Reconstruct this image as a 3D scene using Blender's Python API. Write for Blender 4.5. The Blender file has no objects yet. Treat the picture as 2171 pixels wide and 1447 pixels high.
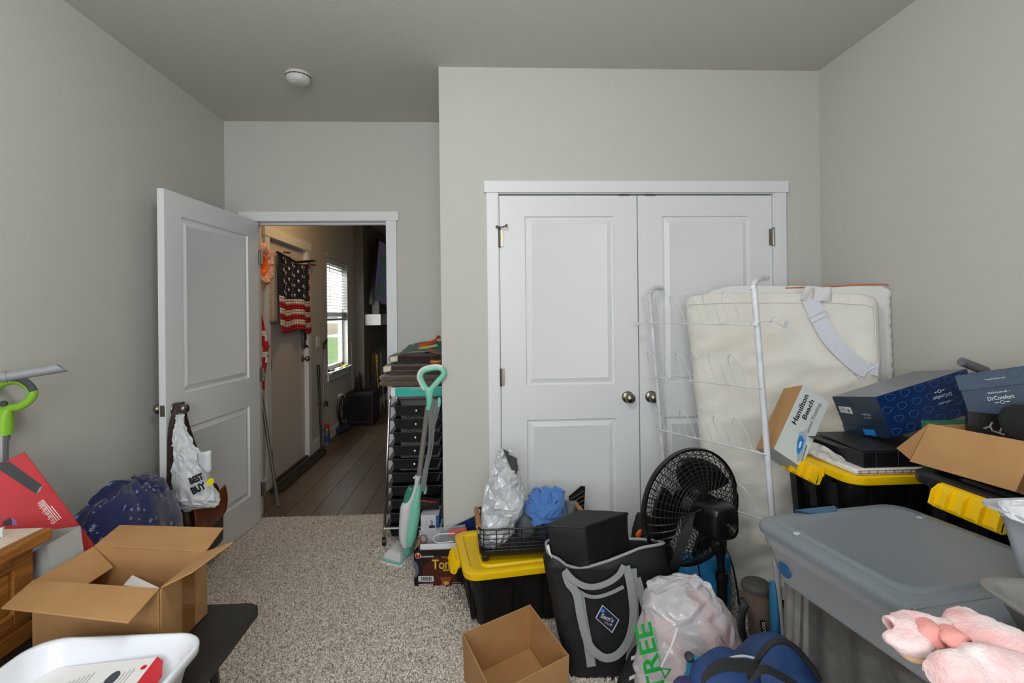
import bpy, math, random
import numpy as np
from mathutils import Vector as V, Matrix, noise
random.seed(7)
scene = bpy.context.scene
C = bpy.context.collection

# ------------------------------------------------------------------ camera (solved from the room's edges)
IMG_W, IMG_H = 2171, 1447
F, CX, CY = 1061.09, 1068.15, 665.87
YAW, PITCH, ROLL, CZ = .0451, -.0018, .0113, 1.3866

def ray_uv(U2, V2):
    cr, sr = math.cos(ROLL), math.sin(ROLL)
    U = U2 * cr - V2 * sr; W = U2 * sr + V2 * cr
    u, v = U, -W
    cp, sp = math.cos(PITCH), math.sin(PITCH)
    d = cp + v * sp; z = -sp + v * cp
    c, s = math.cos(YAW), math.sin(YAW)
    return V((u * c + d * s, -u * s + d * c, z))

def at(px, py, X=None, Y=None, Z=None, pl=None):
    """photo pixel -> point on a plane of the room (X=, Y=, Z= or (point, normal))"""
    r = ray_uv((px - CX) / F, (py - CY) / F); o = V((0, 0, CZ))
    if pl is not None: t = (pl[0] - o).dot(pl[1]) / r.dot(pl[1])
    elif X is not None: t = X / r.x
    elif Y is not None: t = Y / r.y
    else: t = (Z - CZ) / r.z
    return o + r * t

cam_d = bpy.data.cameras.new('camera'); cam = bpy.data.objects.new('camera', cam_d); C.objects.link(cam)
r0 = ray_uv(0, 0); rx = (ray_uv(1, 0) - r0).normalized(); ru = (r0 - ray_uv(0, 1)).normalized()
m4 = Matrix((rx, ru, -r0.normalized())).transposed().to_4x4(); m4.translation = (0, 0, CZ)
cam.matrix_world = m4
cam_d.sensor_width = 36; cam_d.lens = 36 * F / IMG_W
cam_d.shift_x = (IMG_W / 2 - CX) / IMG_W; cam_d.shift_y = (CY - IMG_H / 2) / IMG_W
cam_d.clip_start = .05; cam_d.clip_end = 200
scene.camera = cam

# ------------------------------------------------------------------ world, window light, exposure
wd = bpy.data.worlds.new('sky'); scene.world = wd; wd.use_nodes = True
bgn = wd.node_tree.nodes['Background']; bgn.inputs[0].default_value = (.86, .93, 1, 1); bgn.inputs[1].default_value = 1.3
def area(name, loc, target, sx, sy, power, col):
    l = bpy.data.lights.new(name, 'AREA'); l.shape = 'RECTANGLE'; l.size = sx; l.size_y = sy; l.energy = power; l.color = col
    o = bpy.data.objects.new(name, l); C.objects.link(o); o.location = loc
    o.rotation_euler = (V(target) - V(loc)).to_track_quat('-Z', 'Y').to_euler(); return o
area('daylight_through_rear_window', (-.35, -1.2, 1.605), (-.35, 3, 1.4), 1.8, 1.25, 44, (.93, .97, 1))
area('daylight_through_hall_window', (-1.95, 6.2, 1.35), (0, 6.2, .9), .95, 1.25, 26, (.93, .97, 1))
rl_ = bpy.data.lights.new('bedroom_fill_light', 'POINT'); rl_.shadow_soft_size = .2; rl_.energy = 28; rl_.color = (1, .99, .972)  # added fill light, brightens the side walls and carpet
rlo = bpy.data.objects.new('bedroom_fill_light', rl_); C.objects.link(rlo); rlo.location = (-.15, .7, 2.34)
vs = scene.view_settings
vs.view_transform = 'Standard'; vs.look = 'None'; vs.gamma = 1; vs.use_curve_mapping = False; vs.exposure = 0.32

# ------------------------------------------------------------------ materials
def lin(c):
    if isinstance(c, str): c = [int(c[i:i + 2], 16) / 255 for i in (0, 2, 4)]
    return tuple(((x / 12.92) if x <= .04045 else ((x + .055) / 1.055) ** 2.4) for x in c)
MATS = {}
def mat(name, col, rough=.5, metal=0, var=None, scale=40, bump=0, bscale=None, alpha=1, trans=0, sub=0, spec=.5, coat=0, stretch=None, emis=None, detail=3, sheen=0):
    """one procedural material: a base colour mixed by noise with `var`, noise bump"""
    if name in MATS: return MATS[name]
    m = bpy.data.materials.new(name); m.use_nodes = True; nt = m.node_tree; b = nt.nodes['Principled BSDF']
    b.inputs['Base Color'].default_value = (*lin(col), 1); b.inputs['Roughness'].default_value = rough
    b.inputs['Metallic'].default_value = metal; b.inputs['Specular IOR Level'].default_value = spec
    b.inputs['Alpha'].default_value = alpha; b.inputs['Transmission Weight'].default_value = trans
    b.inputs['Coat Weight'].default_value = coat; b.inputs['Sheen Weight'].default_value = sheen
    if sub: b.inputs['Subsurface Weight'].default_value = sub; b.inputs['Subsurface Radius'].default_value = (.02, .02, .02)
    tc = nt.nodes.new('ShaderNodeTexCoord'); mp = nt.nodes.new('ShaderNodeMapping')
    nt.links.new(tc.outputs['Object'], mp.inputs[0])
    if stretch: mp.inputs['Scale'].default_value = stretch
    def nz(s):
        n = nt.nodes.new('ShaderNodeTexNoise'); n.inputs['Scale'].default_value = s; n.inputs['Detail'].default_value = detail
        nt.links.new(mp.outputs[0], n.inputs['Vector']); return n
    if var is not None:
        n = nz(scale); r = nt.nodes.new('ShaderNodeValToRGB'); r.color_ramp.elements[0].position = .35; r.color_ramp.elements[1].position = .65
        r.color_ramp.elements[0].color = (*lin(col), 1); r.color_ramp.elements[1].color = (*lin(var), 1)
        nt.links.new(n.outputs['Fac'], r.inputs[0]); nt.links.new(r.outputs[0], b.inputs['Base Color'])
    if bump:
        n = nz(bscale or scale); bp = nt.nodes.new('ShaderNodeBump'); bp.inputs['Strength'].default_value = min(1, bump); bp.inputs['Distance'].default_value = .004
        nt.links.new(n.outputs['Fac'], bp.inputs['Height']); nt.links.new(bp.outputs[0], b.inputs['Normal'])
    if emis: b.inputs['Emission Color'].default_value = (*lin(emis[0]), 1); b.inputs['Emission Strength'].default_value = emis[1]
    MATS[name] = m; return m

# ------------------------------------------------------------------ mesh builder
class M:
    def __init__(s): s.v = []; s.f = []; s.mi = []
    def add(s, vs, fs, mi=0):
        n = len(s.v); s.v += [tuple(p) for p in vs]; s.f += [tuple(i + n for i in f) for f in fs]; s.mi += [mi] * len(fs); return s
    def obox(s, o, a, b, c, mi=0):
        o, a, b, c = V(o), V(a), V(b), V(c)
        if a.cross(b).dot(c) < 0: a, b = b, a
        return s.add([o, o + a, o + a + b, o + b, o + c, o + a + c, o + a + b + c, o + b + c],
                     [(0, 3, 2, 1), (4, 5, 6, 7), (0, 1, 5, 4), (1, 2, 6, 5), (2, 3, 7, 6), (3, 0, 4, 7)], mi)
    def box(s, x0, x1, y0, y1, z0, z1, mi=0): return s.obox((x0, y0, z0), (x1 - x0, 0, 0), (0, y1 - y0, 0), (0, 0, z1 - z0), mi)
    def slab(s, poly, t, mi=0, n=None):
        """flat polygon given thickness t along its normal (or along vector n)"""
        p = [V(q) for q in poly]; k = len(p)
        if n is None:
            nn = V((0, 0, 0))
            for i in range(k): nn += (p[i] - p[0]).cross(p[(i + 1) % k] - p[0])
            n = nn.normalized() * t
        else: n = V(n)
        q = [a + n for a in p]
        return s.add(p + q, [tuple(range(k - 1, -1, -1)), tuple(range(k, 2 * k))] + [(i, (i + 1) % k, k + (i + 1) % k, k + i) for i in range(k)], mi)
    def loft(s, rings, cap0=True, cap1=True, closed=True, mi=0):
        k = len(rings[0]); n0 = [q for r in rings for q in r]; f = []
        for i in range(len(rings) - 1):
            for j in range(k if closed else k - 1):
                a, b = i * k + j, i * k + (j + 1) % k; f.append((a, b, b + k, a + k))
        if cap0: f.append(tuple(range(k - 1, -1, -1)))
        if cap1: f.append(tuple(range((len(rings) - 1) * k, len(rings) * k)))
        return s.add(n0, f, mi)
    def tube(s, pts, r, n=8, mi=0, closed=False, caps=True):
        p = [V(q) for q in pts]; k = len(p); rr = r if isinstance(r, (list, tuple)) else [r] * k; rings = []
        t0 = (p[1] - p[0]).normalized(); up = V((0, 0, 1)) if abs(t0.z) < .9 else V((1, 0, 0)); nrm = t0.cross(up).normalized()
        for i in range(k):
            if closed: t = p[(i + 1) % k] - p[i - 1]
            else: t = p[min(i + 1, k - 1)] - p[max(i - 1, 0)]
            t.normalize(); nrm = (nrm - t * nrm.dot(t)).normalized(); bn = t.cross(nrm)
            rings.append([p[i] + (nrm * math.cos(2 * math.pi * j / n) + bn * math.sin(2 * math.pi * j / n)) * rr[i] for j in range(n)])
        if closed: rings.append(rings[0]); caps = False
        return s.loft(rings, caps, caps, True, mi)
    def lathe(s, prof, o=(0, 0, 0), ax=(0, 0, 1), n=24, mi=0, cap=True):
        o, ax = V(o), V(ax).normalized(); u = ax.orthogonal().normalized(); w = ax.cross(u)
        rings = [[o + ax * h + (u * math.cos(2 * math.pi * j / n) + w * math.sin(2 * math.pi * j / n)) * max(r, 1e-4) for j in range(n)] for r, h in prof]
        return s.loft(rings, cap, cap, True, mi)
    def grid(s, fn, nu, nv, mi=0):
        pts = [fn(i / nu, j / nv) for i in range(nu + 1) for j in range(nv + 1)]; k = nv + 1
        return s.add(pts, [(i * k + j, (i + 1) * k + j, (i + 1) * k + j + 1, i * k + j + 1) for i in range(nu) for j in range(nv)], mi)
    def ribbon(s, pts, side, w, t=.002, mi=0):
        """flat strap along pts; side = width direction (vector or list)"""
        rings = []
        p = [V(q) for q in pts]
        for i, q in enumerate(p):
            sd = V(side[i]) if isinstance(side, list) else V(side); sd.normalize()
            tg = (p[min(i + 1, len(p) - 1)] - p[max(i - 1, 0)]).normalized(); nn = tg.cross(sd).normalized() * t / 2
            ww = (w[i] if isinstance(w, list) else w) / 2
            rings.append([q - sd * ww - nn, q + sd * ww - nn, q + sd * ww + nn, q - sd * ww + nn])
        return s.loft(rings, True, True, True, mi)
    def crumple(s, amp, scale, seed=0, ridged=False, keep=None):
        me = bpy.data.meshes.new('t'); me.from_pydata(s.v, [], s.f); me.update()
        ns = [v.normal.copy() for v in me.vertices]; bpy.data.meshes.remove(me); off = V((seed * 3.1, seed * 7.7, seed * 1.3)); out = []
        for p, n in zip(s.v, ns):
            q = V(p) * scale + off
            h = noise.noise(q) + .5 * noise.noise(q * 2.1) + .3 * noise.noise(q * 4.3)
            if ridged: h = 1 - 2.2 * abs(noise.noise(q)) + .5 * (1 - 2 * abs(noise.noise(q * 2.3)))
            k = keep(V(p)) if keep else 1
            out.append(tuple(V(p) + n * (h * amp * k)))
        s.v = out; return s

def obj(name, m, mt, parent=None, smooth=35, bevel=0, sub=0, kind=None, solid=0, label=None, segs=2):
    me = bpy.data.meshes.new(name); me.from_pydata(m.v, [], m.f)
    for x in (mt if isinstance(mt, (list, tuple)) else [mt]): me.materials.append(x)
    if any(m.mi): me.polygons.foreach_set('material_index', m.mi)
    me.update()
    if smooth:
        me.shade_smooth(); me.set_sharp_from_angle(angle=math.radians(smooth))
    o = bpy.data.objects.new(name, me); C.objects.link(o)
    if parent:
        o.parent = parent
        if parent.type == 'EMPTY': o.matrix_parent_inverse = parent.matrix_basis.inverted()
    if solid:
        md = o.modifiers.new('solid', 'SOLIDIFY'); md.thickness = solid; md.offset = 0
    if sub:
        md = o.modifiers.new('sub', 'SUBSURF'); md.levels = sub; md.render_levels = sub
    if bevel:
        md = o.modifiers.new('bevel', 'BEVEL'); md.width = bevel; md.segments = segs; md.limit_method = 'ANGLE'; md.angle_limit = math.radians(40)
    if kind: o['kind'] = kind
    if label: o['label'] = label
    return o
def tag(o, label, cat, group=None):
    o['label'] = label; o['category'] = cat
    if group: o['group'] = group
    return o
def thing(name, label, cat, loc=(0, 0, 0), group=None):
    o = bpy.data.objects.new(name, None); C.objects.link(o); o.location = loc; o.empty_display_size = .05
    o.matrix_basis = Matrix.Translation(V(loc)); return tag(o, label, cat, group)
def copy_part(src, mx, parent):
    """another instance of a part's mesh, moved by world matrix mx"""
    o = src.copy(); C.objects.link(o); o.parent = parent
    o.matrix_parent_inverse = parent.matrix_basis.inverted() if parent.type == 'EMPTY' else Matrix()
    o.matrix_basis = mx; return o
def text(s, c, xd, yd, h, mt, parent, name='lettering', w=None, lift=.0008, bold=0):
    cu = bpy.data.curves.new('t', 'FONT'); cu.body = s; cu.size = 1; cu.align_x = 'CENTER'; cu.align_y = 'CENTER'; cu.offset = bold; cu.resolution_u = 3
    to = bpy.data.objects.new('t', cu); me = bpy.data.meshes.new_from_object(to); bpy.data.objects.remove(to); bpy.data.curves.remove(cu)
    co = np.array([v.co[:] for v in me.vertices]); lo, hi = co.min(0), co.max(0); mid = (lo + hi) / 2; sz = hi - lo
    k = h / sz[1]; kx = (w / sz[0]) if w else k
    xd, yd = V(xd).normalized(), V(yd).normalized(); yd = (yd - xd * yd.dot(xd)).normalized(); n = xd.cross(yd); c = V(c) + n * lift
    for v in me.vertices:
        v.co = c + xd * ((v.co.x - mid[0]) * kx) + yd * ((v.co.y - mid[1]) * k)
    me.materials.clear(); me.materials.append(mt); me.name = name
    o = bpy.data.objects.new(name, me); C.objects.link(o); o.parent = parent
    if parent.type == 'EMPTY': o.matrix_parent_inverse = parent.matrix_basis.inverted()
    return o
def rrect(w, h, r, n=5):
    """rounded rectangle outline, counter-clockwise, centred"""
    out = []
    for cx, cy, a0 in ((w / 2 - r, h / 2 - r, 0), (-w / 2 + r, h / 2 - r, 90), (-w / 2 + r, -h / 2 + r, 180), (w / 2 - r, -h / 2 + r, 270)):
        for i in range(n + 1):
            a = math.radians(a0 + 90 * i / n); out.append((cx + r * math.cos(a), cy + r * math.sin(a)))
    return out
def frame(o, ang):
    c, s = math.cos(ang), math.sin(ang); o = V(o)
    return lambda x, y, z=0: o + V((x * c - y * s, x * s + y * c, z))
def bez(p0, p1, p2, p3, n=10):
    p0, p1, p2, p3 = V(p0), V(p1), V(p2), V(p3)
    return [p0 * (1 - t) ** 3 + p1 * 3 * t * (1 - t) ** 2 + p2 * 3 * t * t * (1 - t) + p3 * t ** 3 for t in (i / n for i in range(n + 1))]
def spline(pts, n=6):
    p = [V(q) for q in pts]; p = [p[0] * 2 - p[1]] + p + [p[-1] * 2 - p[-2]]; out = []
    for i in range(1, len(p) - 2):
        for k in range(n):
            t = k / n; a, b, c, d = p[i - 1:i + 3]
            out.append(.5 * ((2 * b) + (c - a) * t + (2 * a - 5 * b + 4 * c - d) * t * t + (3 * b - a - 3 * c + d) * t ** 3))
    return out + [p[-2]]
def pxloft(rows, n=20, flat=1.0, p=2.0):
    """closed body from photo rows (py, x_left, x_right, Y, half_depth); superellipse sections"""
    rings = []
    for py, xl, xr, Y, hd in rows:
        a, b = at(xl, py, Y=Y), at(xr, py, Y=Y); c = (a + b) / 2; hx = (b - a) / 2; ring = []
        for j in range(n):
            t = 2 * math.pi * j / n; ct, st = math.cos(t), math.sin(t)
            ct = math.copysign(abs(ct) ** (2 / p), ct); st = math.copysign(abs(st) ** (2 / p), st)
            ring.append(c + hx * ct + V((0, hd * st, 0)))
        rings.append(ring)
    return rings
def dense(rows, k=4):
    """interpolate photo rows smoothly"""
    arr = [V(r[:3]) for r in rows]; out = []
    A = np.array(rows, float)
    for i in range(len(A) - 1):
        a, b, c, d = A[max(i - 1, 0)], A[i], A[i + 1], A[min(i + 2, len(A) - 1)]
        for j in range(k):
            t = j / k; out.append(.5 * ((2 * b) + (c - a) * t + (2 * a - 5 * b + 4 * c - d) * t * t + (3 * b - a - 3 * c + d) * t ** 3))
    return out + [A[-1]]
def facet(m, amp, scale, seed=0, keep=None):
    """crumpled-film creases: cell-like facets pushed along the normals"""
    me = bpy.data.meshes.new('t'); me.from_pydata(m.v, [], m.f); me.update(); ns = [v.normal.copy() for v in me.vertices]; bpy.data.meshes.remove(me); off = V((seed * 2.3, seed * 5.1, seed * 1.7)); out = []
    for p, n in zip(m.v, ns):
        d_, _ = noise.voronoi(V(p) * scale + off); k = keep(V(p)) if keep else 1; out.append(tuple(V(p) + n * ((.55 - d_[0]) * amp * k)))
    m.v = out; return m

def streak(m, K, amp, freq, seed=0, keep=None):
    """pleats radiating from a gather point K"""
    me = bpy.data.meshes.new('t'); me.from_pydata(m.v, [], m.f); me.update(); ns = [v.normal.copy() for v in me.vertices]; bpy.data.meshes.remove(me); out = []
    for p, n in zip(m.v, ns):
        d = V(p) - K; L = d.length; d.normalize(); q = d * freq + V((seed, L * 2.0, -seed))
        h = 1 - 2.4 * abs(noise.noise(q)) + .5 * (1 - 2.2 * abs(noise.noise(q * 2.2))); k = keep(V(p)) if keep else 1
        out.append(tuple(V(p) + n * (h * amp * k * min(1, L * 8))))
    m.v = out; return m

def crush(m, amp, levels=2, seed=0, keep=None, fall=.5):
    """crumpled sheet: jitter coarse vertices, split every triangle, jitter again at half the size"""
    rg = random.Random(seed); vs = [V(p) for p in m.v]; tris = []
    for f in m.f:
        if len(f) == 4: tris += [(f[0], f[1], f[2]), (f[0], f[2], f[3])] if rg.random() < .5 else [(f[0], f[1], f[3]), (f[1], f[2], f[3])]
        elif len(f) == 3: tris.append(f)
        else:
            c0 = sum((vs[i] for i in f), V((0, 0, 0))) / len(f); vs.append(c0); k = len(vs) - 1; tris += [(f[i], f[(i + 1) % len(f)], k) for i in range(len(f))]
    def jit(i0, A):
        for i in range(i0, len(vs)):
            k = keep(vs[i]) if keep else 1; vs[i] = vs[i] + V((rg.uniform(-1, 1), rg.uniform(-1, 1), rg.uniform(-1, 1))) * A * k
    jit(0, amp); A = amp
    for _ in range(levels):
        A *= fall; n0 = len(vs); mid = {}; out = []
        def mp(a, b):
            k = (min(a, b), max(a, b))
            if k not in mid: vs.append((vs[a] + vs[b]) / 2); mid[k] = len(vs) - 1
            return mid[k]
        for x, y, z in tris:
            p, q, r = mp(x, y), mp(y, z), mp(z, x); out += [(x, p, r), (p, y, q), (r, q, z), (p, q, r)]
        tris = out; jit(n0, A)
    m.v = [tuple(v) for v in vs]; m.f = tris; m.mi = [0] * len(tris); return m

def bars(par, c, xd, yd, w, h, mt, rows=1, name='fine_print'):
    """unreadable small print: rows of short dashes"""
    xd, yd = V(xd).normalized(), V(yd).normalized(); yd = (yd - xd * yd.dot(xd)).normalized(); n = xd.cross(yd); c = V(c) + n * .0006; m = M(); rg = random.Random(int(abs(c.x * 999)))
    for r in range(rows):
        x = -w / 2; y = (rows - 1) / 2 * h * 1.7 - r * h * 1.7
        while x < w / 2 - h * .5:
            L = min(rg.uniform(1.2, 3.4) * h, w / 2 - x); m.obox(c + xd * x + yd * (y - h / 2), xd * L, yd * h, n * .0003); x += L + h * .6
    return obj(name, m, mt, par, smooth=0, kind='stuff')
def ring_mark(par, c, xd, yd, w, mt):
    """small emblem: a ring between two dashes"""
    xd, yd = V(xd).normalized(), V(yd).normalized(); n = xd.cross(yd); c = V(c) + n * .0009; m = M(); r = w * .13
    m.tube([c + xd * math.cos(t) * r + yd * math.sin(t) * r for t in [i * math.pi / 8 for i in range(16)]], r * .22, 4, closed=True)
    for s in (-1, 1): m.obox(c + xd * (s * w * .34 - w * .14) - yd * w * .035, xd * w * .28, yd * w * .07, n * .0003)
    return obj('printed_emblem', m, mt, par, smooth=0, kind='stuff')
# ------------------------------------------------------------------ room shell
XL, XR, XC, D1, D2, H = -1.744, 1.904, -.216, 2.721, 3.503, 2.735
YB = -1.05; HX1, HY1 = 3.2, 9.6
wallm = mat('wall_paint_greige', (.775, .774, .75), .85, bump=.12, bscale=220)
ceilm = mat('ceiling_paint', (.775, .772, .75), .9, bump=.5, bscale=90)
white = mat('white_trim_paint', (.885, .895, .905), .42, bump=.03, bscale=160)
nickel = mat('satin_nickel', '8d857a', .3, 1)
def struct(name, m, mt, **k): return obj(name, m, mt, kind='structure', **k)
def wall_with_hole(m, axis, p0, p1, a0, a1, z1, holes):
    """wall slab p0..p1 thick on axis, running a0..a1, with rectangular holes (b0,b1,z0,z1)"""
    cuts = sorted({a0, a1} | {h[0] for h in holes} | {h[1] for h in holes})
    for i in range(len(cuts) - 1):
        u, v = cuts[i], cuts[i + 1]; hs = [h for h in holes if h[0] <= u and h[1] >= v]; segs = [(0, z1)]
        if hs: segs = [(0, hs[0][2]), (hs[0][3], z1)]
        for z0, zz in segs:
            if zz - z0 < 1e-4: continue
            if axis == 'X': m.box(p0, p1, u, v, z0, zz)
            else: m.box(u, v, p0, p1, z0, zz)
# floor slab of the bedroom (carpet backing) and of the hall
carpet_base = mat('carpet_backing', '9c9184', .95, var='bdb2a5', scale=180)
m = M(); m.box(XL - .12, XR + .12, YB - .12, D2 + .03, -.1, -.004); struct('floor', m, carpet_base, smooth=0)
hall_sub = mat('hall_subfloor', '3a332c', .8)
m = M(); m.box(XL - .12, HX1, D2 + .03, HY1, -.1, -.008); hall_floor = struct('floor.001', m, hall_sub, smooth=0)
m = M(); m.box(XL - .12, XR + .12, YB - .12, D2 + .06, H, H + .1); struct('ceiling', m, ceilm, smooth=0)
m = M(); m.box(XL - .12, HX1, D2 + .06, HY1, H, H + .1); struct('ceiling.001', m, ceilm, smooth=0)
FD = (4.19, 5.08)     # front door along the left wall
HW = (5.76, 6.62, .76, 2.07)   # hall window
m = M(); wall_with_hole(m, 'X', XL - .12, XL, YB - .12, HY1, H, [(FD[0], FD[1], 0, 2.05), HW]); struct('wall_left', m, wallm, smooth=0)
m = M(); m.box(XR, XR + .12, YB - .12, D2 + .12, 0, H); struct('wall_right', m, wallm, smooth=0)
DO = (-1.559, -.649)   # bedroom door opening
m = M(); wall_with_hole(m, 'Y', D2, D2 + .12, XL, XR, H, [(DO[0] - .02, DO[1] + .02, 0, 2.06)]); struct('wall_back', m, wallm, smooth=0)
CO = (.1046, .1046 + 1.524)
m = M(); wall_with_hole(m, 'Y', D1, D1 + .115, XC, XR, H, [(CO[0] - .022, CO[1] + .022, 0, 2.062)])
m.box(XC, XC + .115, D1 + .115, D2, 0, H); struct('wall_closet', m, wallm, smooth=0)
RW = (-1.3, .6, .93, 2.28)
m = M(); wall_with_hole(m, 'Y', YB - .12, YB, XL - .12, XR + .12, H, [RW]); struct('wall_rear', m, wallm, smooth=0)
m = M(); m.box(HX1, HX1 + .12, D2, HY1, 0, H); m.box(XR, HX1, D2, D2 + .12, 0, H); struct('wall_hall', m, wallm, smooth=0)
m = M(); m.box(XL - .12, HX1 + .12, HY1, HY1 + .12, 0, H); struct('wall_far', m, wallm, smooth=0)
# fireplace bump-out beyond the hall window
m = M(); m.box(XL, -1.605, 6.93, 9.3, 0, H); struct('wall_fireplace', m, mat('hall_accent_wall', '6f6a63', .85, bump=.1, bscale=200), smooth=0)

# ------------------------------------------------------------------ trim
def casing(name, horiz, a0, a1, z1, p, out, w=.078, t=.018, head=.085, ear=.02, headz=None):
    """door casing: two legs and a flat head board; p = wall plane, out = direction sign, horiz 'X' or 'Y' is the run axis"""
    m = M(); q0, q1 = sorted((p, p + out * t)); h0, h1 = sorted((p, p + out * (t + .006)))
    for u, v in ((a0 - w, a0), (a1, a1 + w)):
        (m.box(u, v, q0, q1, 0, z1) if horiz == 'X' else m.box(q0, q1, u, v, 0, z1))
    (m.box(a0 - w - ear, a1 + w + ear, h0, h1, z1, z1 + head) if horiz == 'X' else m.box(h0, h1, a0 - w - ear, a1 + w + ear, z1, z1 + head))
    return struct(name, m, white, smooth=0, bevel=.0015)
casing('trim_1', 'X', DO[0] + .002, DO[1] - .002, 2.047, D2, -1, w=.07, ear=.018, head=.064)
casing('trim_2', 'X', CO[0] - .008, CO[1] + .008, 2.05, D1, -1, w=.062, ear=.012, head=.062)
casing('trim_3', 'Y', FD[0] + .0, FD[1] - .0, 2.05, XL, 1, w=.085)
def jamb(name, x0, x1, y0, y1, z1, t=.02, stop=None):
    m = M(); m.box(x0 - t, x0, y0, y1, 0, z1); m.box(x1, x1 + t, y0, y1, 0, z1); m.box(x0 - t, x1 + t, y0, y1, z1, z1 + .016)
    if stop:
        m.box(x0, x0 + .011, *stop, 0, z1); m.box(x1 - .011, x1, *stop, 0, z1); m.box(x0, x1, *stop, z1 - .011, z1)
    return struct(name, m, white, smooth=0)
jamb('trim_4', DO[0], DO[1], D2 - .004, D2 + .124, 2.044, stop=(D2 + .045, D2 + .085))
jamb('trim_5', CO[0] - .003, CO[1] + .003, D1 - .004, D1 + .115, 2.046, stop=(D1 + .05, D1 + .08))
def baseboard(name, m): return struct(name, m, white, smooth=0, bevel=.002)
m = M(); m.box(XL, XL + .014, YB, 4.1, 0, .1); baseboard('baseboard_left', m)
m = M(); m.box(XR - .014, XR, YB, D1, 0, .1); baseboard('baseboard_right', m)
m = M(); m.box(XC, CO[0] - .07, D1 - .014, D1, 0, .1); m.box(CO[1] + .07, XR, D1 - .014, D1, 0, .1); m.box(XC - .014, XC, D1 - .014, D2, 0, .1)
m.box(DO[1] + .07, XC, D2 - .014, D2, 0, .1); m.box(XL, DO[0] - .07, D2 - .014, D2, 0, .1); baseboard('baseboard_back', m)
m = M(); m.box(XL, XL + .014, FD[1] + .085, 6.93, 0, .11); m.box(-1.605, -1.591, 6.916, 9.3, 0, .11); m.box(XL, -1.591, 6.916, 6.93, 0, .11); baseboard('baseboard_hall', m)

# ------------------------------------------------------------------ doors with two moulded panels
def door_mesh(w, h, t, panels):
    """slab in local x (0..w), y (0 front .. t), z (0..h); panel recess on both faces"""
    m = M()
    prof = [(0, 0), (.005, .010), (.014, .0115), (.04, .003), (.047, .0055)]
    for side in (0, 1):
        Y = lambda d: d if side == 0 else t - d
        def q(x0, x1, z0, z1, d=0):
            f = [(x0, Y(d), z0), (x1, Y(d), z0), (x1, Y(d), z1), (x0, Y(d), z1)]
            m.add(f if side == 0 else f[::-1], [(0, 1, 2, 3)])
        xs = panels[0][0], panels[0][1]
        q(0, xs[0], 0, h); q(xs[1], w, 0, h)
        zc = [0] + [z for p in panels for z in (p[2], p[3])] + [h]
        for i in range(0, len(zc), 2): q(xs[0], xs[1], zc[i], zc[i + 1])
        for x0, x1, z0, z1 in panels:
            rings = [[(x0 + i, Y(d), z0 + i), (x1 - i, Y(d), z0 + i), (x1 - i, Y(d), z1 - i), (x0 + i, Y(d), z1 - i)] for i, d in prof]
            if side: rings = [[r[0], r[3], r[2], r[1]] for r in rings]
            m.loft(rings, False, True)
    for a, b in (((0, 0), (w, 0)), ((w, 0), (w, h)), ((w, h), (0, h)), ((0, h), (0, 0))):
        m.add([(a[0], 0, a[1]), (a[0], t, a[1]), (b[0], t, b[1]), (b[0], 0, b[1])], [(0, 1, 2, 3)])
    return m
def place(m, mx): m.v = [tuple(mx @ V(p)) for p in m.v]; return m
def knob(parent, c, out, side=None, r=.027):
    """door knob: rosette and round knob; c on the door face, out = outward direction"""
    m = M(); m.lathe([(.033, 0), (.033, .004), (.029, .009), (.013, .012), (.012, .03), (.018, .034), (r, .046), (r * .98, .056), (r * .7, .066), (.001, .069)], c, out, 24)
    return obj('knob', m, nickel, parent, smooth=50)
def hinge(parent, c, name='hinge'):
    m = M(); m.lathe([(.006, -.045), (.006, .045)], c, (0, 0, 1), 10); m.lathe([(.0075, .045), (.005, .052)], c, (0, 0, 1), 10); m.lathe([(.005, -.05), (.0075, -.045)], c, (0, 0, 1), 10)
    m.box(c[0] - .02, c[0] + .02, c[1] + .002, c[1] + .006, c[2] - .045, c[2] + .045)
    return obj(name, m, nickel, parent)
# closet doors
pw = .762 - .003
for i, x0 in enumerate((CO[0], CO[0] + .765)):
    m = door_mesh(pw, 2.025, .035, [(.138, pw - .128, .21, .80), (.138, pw - .128, .985, 1.912)])
    place(m, Matrix.Translation((x0, D1 + .006, .013)))
    d = struct('door_%d' % (i + 2), m, white, smooth=25)
    kx = x0 + (pw - .062 if i == 0 else .062)
    knob(d, (kx, D1 + .006, .928), (0, -1, 0))
    hx = CO[0] - .001 if i == 0 else CO[1] + .001
    for z in (.25, 1.05, 1.805): hinge(d, (hx, D1 - .004, z))
    m = M(); m.box(x0 + (.66 if i == 0 else .04), x0 + (.72 if i == 0 else .10), D1 + .004, D1 + .03, 2.036, 2.043); obj('ball_catch', m, nickel, d)
    if i == 0:   # hinge-pin door stop
        m = M(); c = V((hx, D1 - .01, 1.862)); m.lathe([(.008, -.006), (.008, .006)], c, (0, 0, 1), 10)
        m.tube([c, c + V((.02, -.022, 0)), c + V((.036, -.03, .004))], .0035); m.lathe([(.009, 0), (.009, .008)], c + V((.034, -.03, .004)), (.9, -.3, 0), 10)
        m.tube([c, c + V((-.012, -.018, 0))], .003); m.lathe([(.008, 0), (.008, .006)], c + V((-.012, -.018, 0)), (-.5, -.8, 0), 10); obj('door_stop', m, nickel, d)
# bedroom door, swung open into the room
hp = V((-1.528, 3.478, .012)); fp = V((-1.5957, 2.575, .012)); dv = (fp - hp); dw = .905; dx = dv.normalized(); dn = V((-dx.y, dx.x, 0))
if dn.x < 0: dn = -dn    # visible face normal (towards +X)
m = door_mesh(dw, 2.028, .035, [(.13, dw - .13, .21, .80), (.13, dw - .13, .985, 1.912)])
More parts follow.
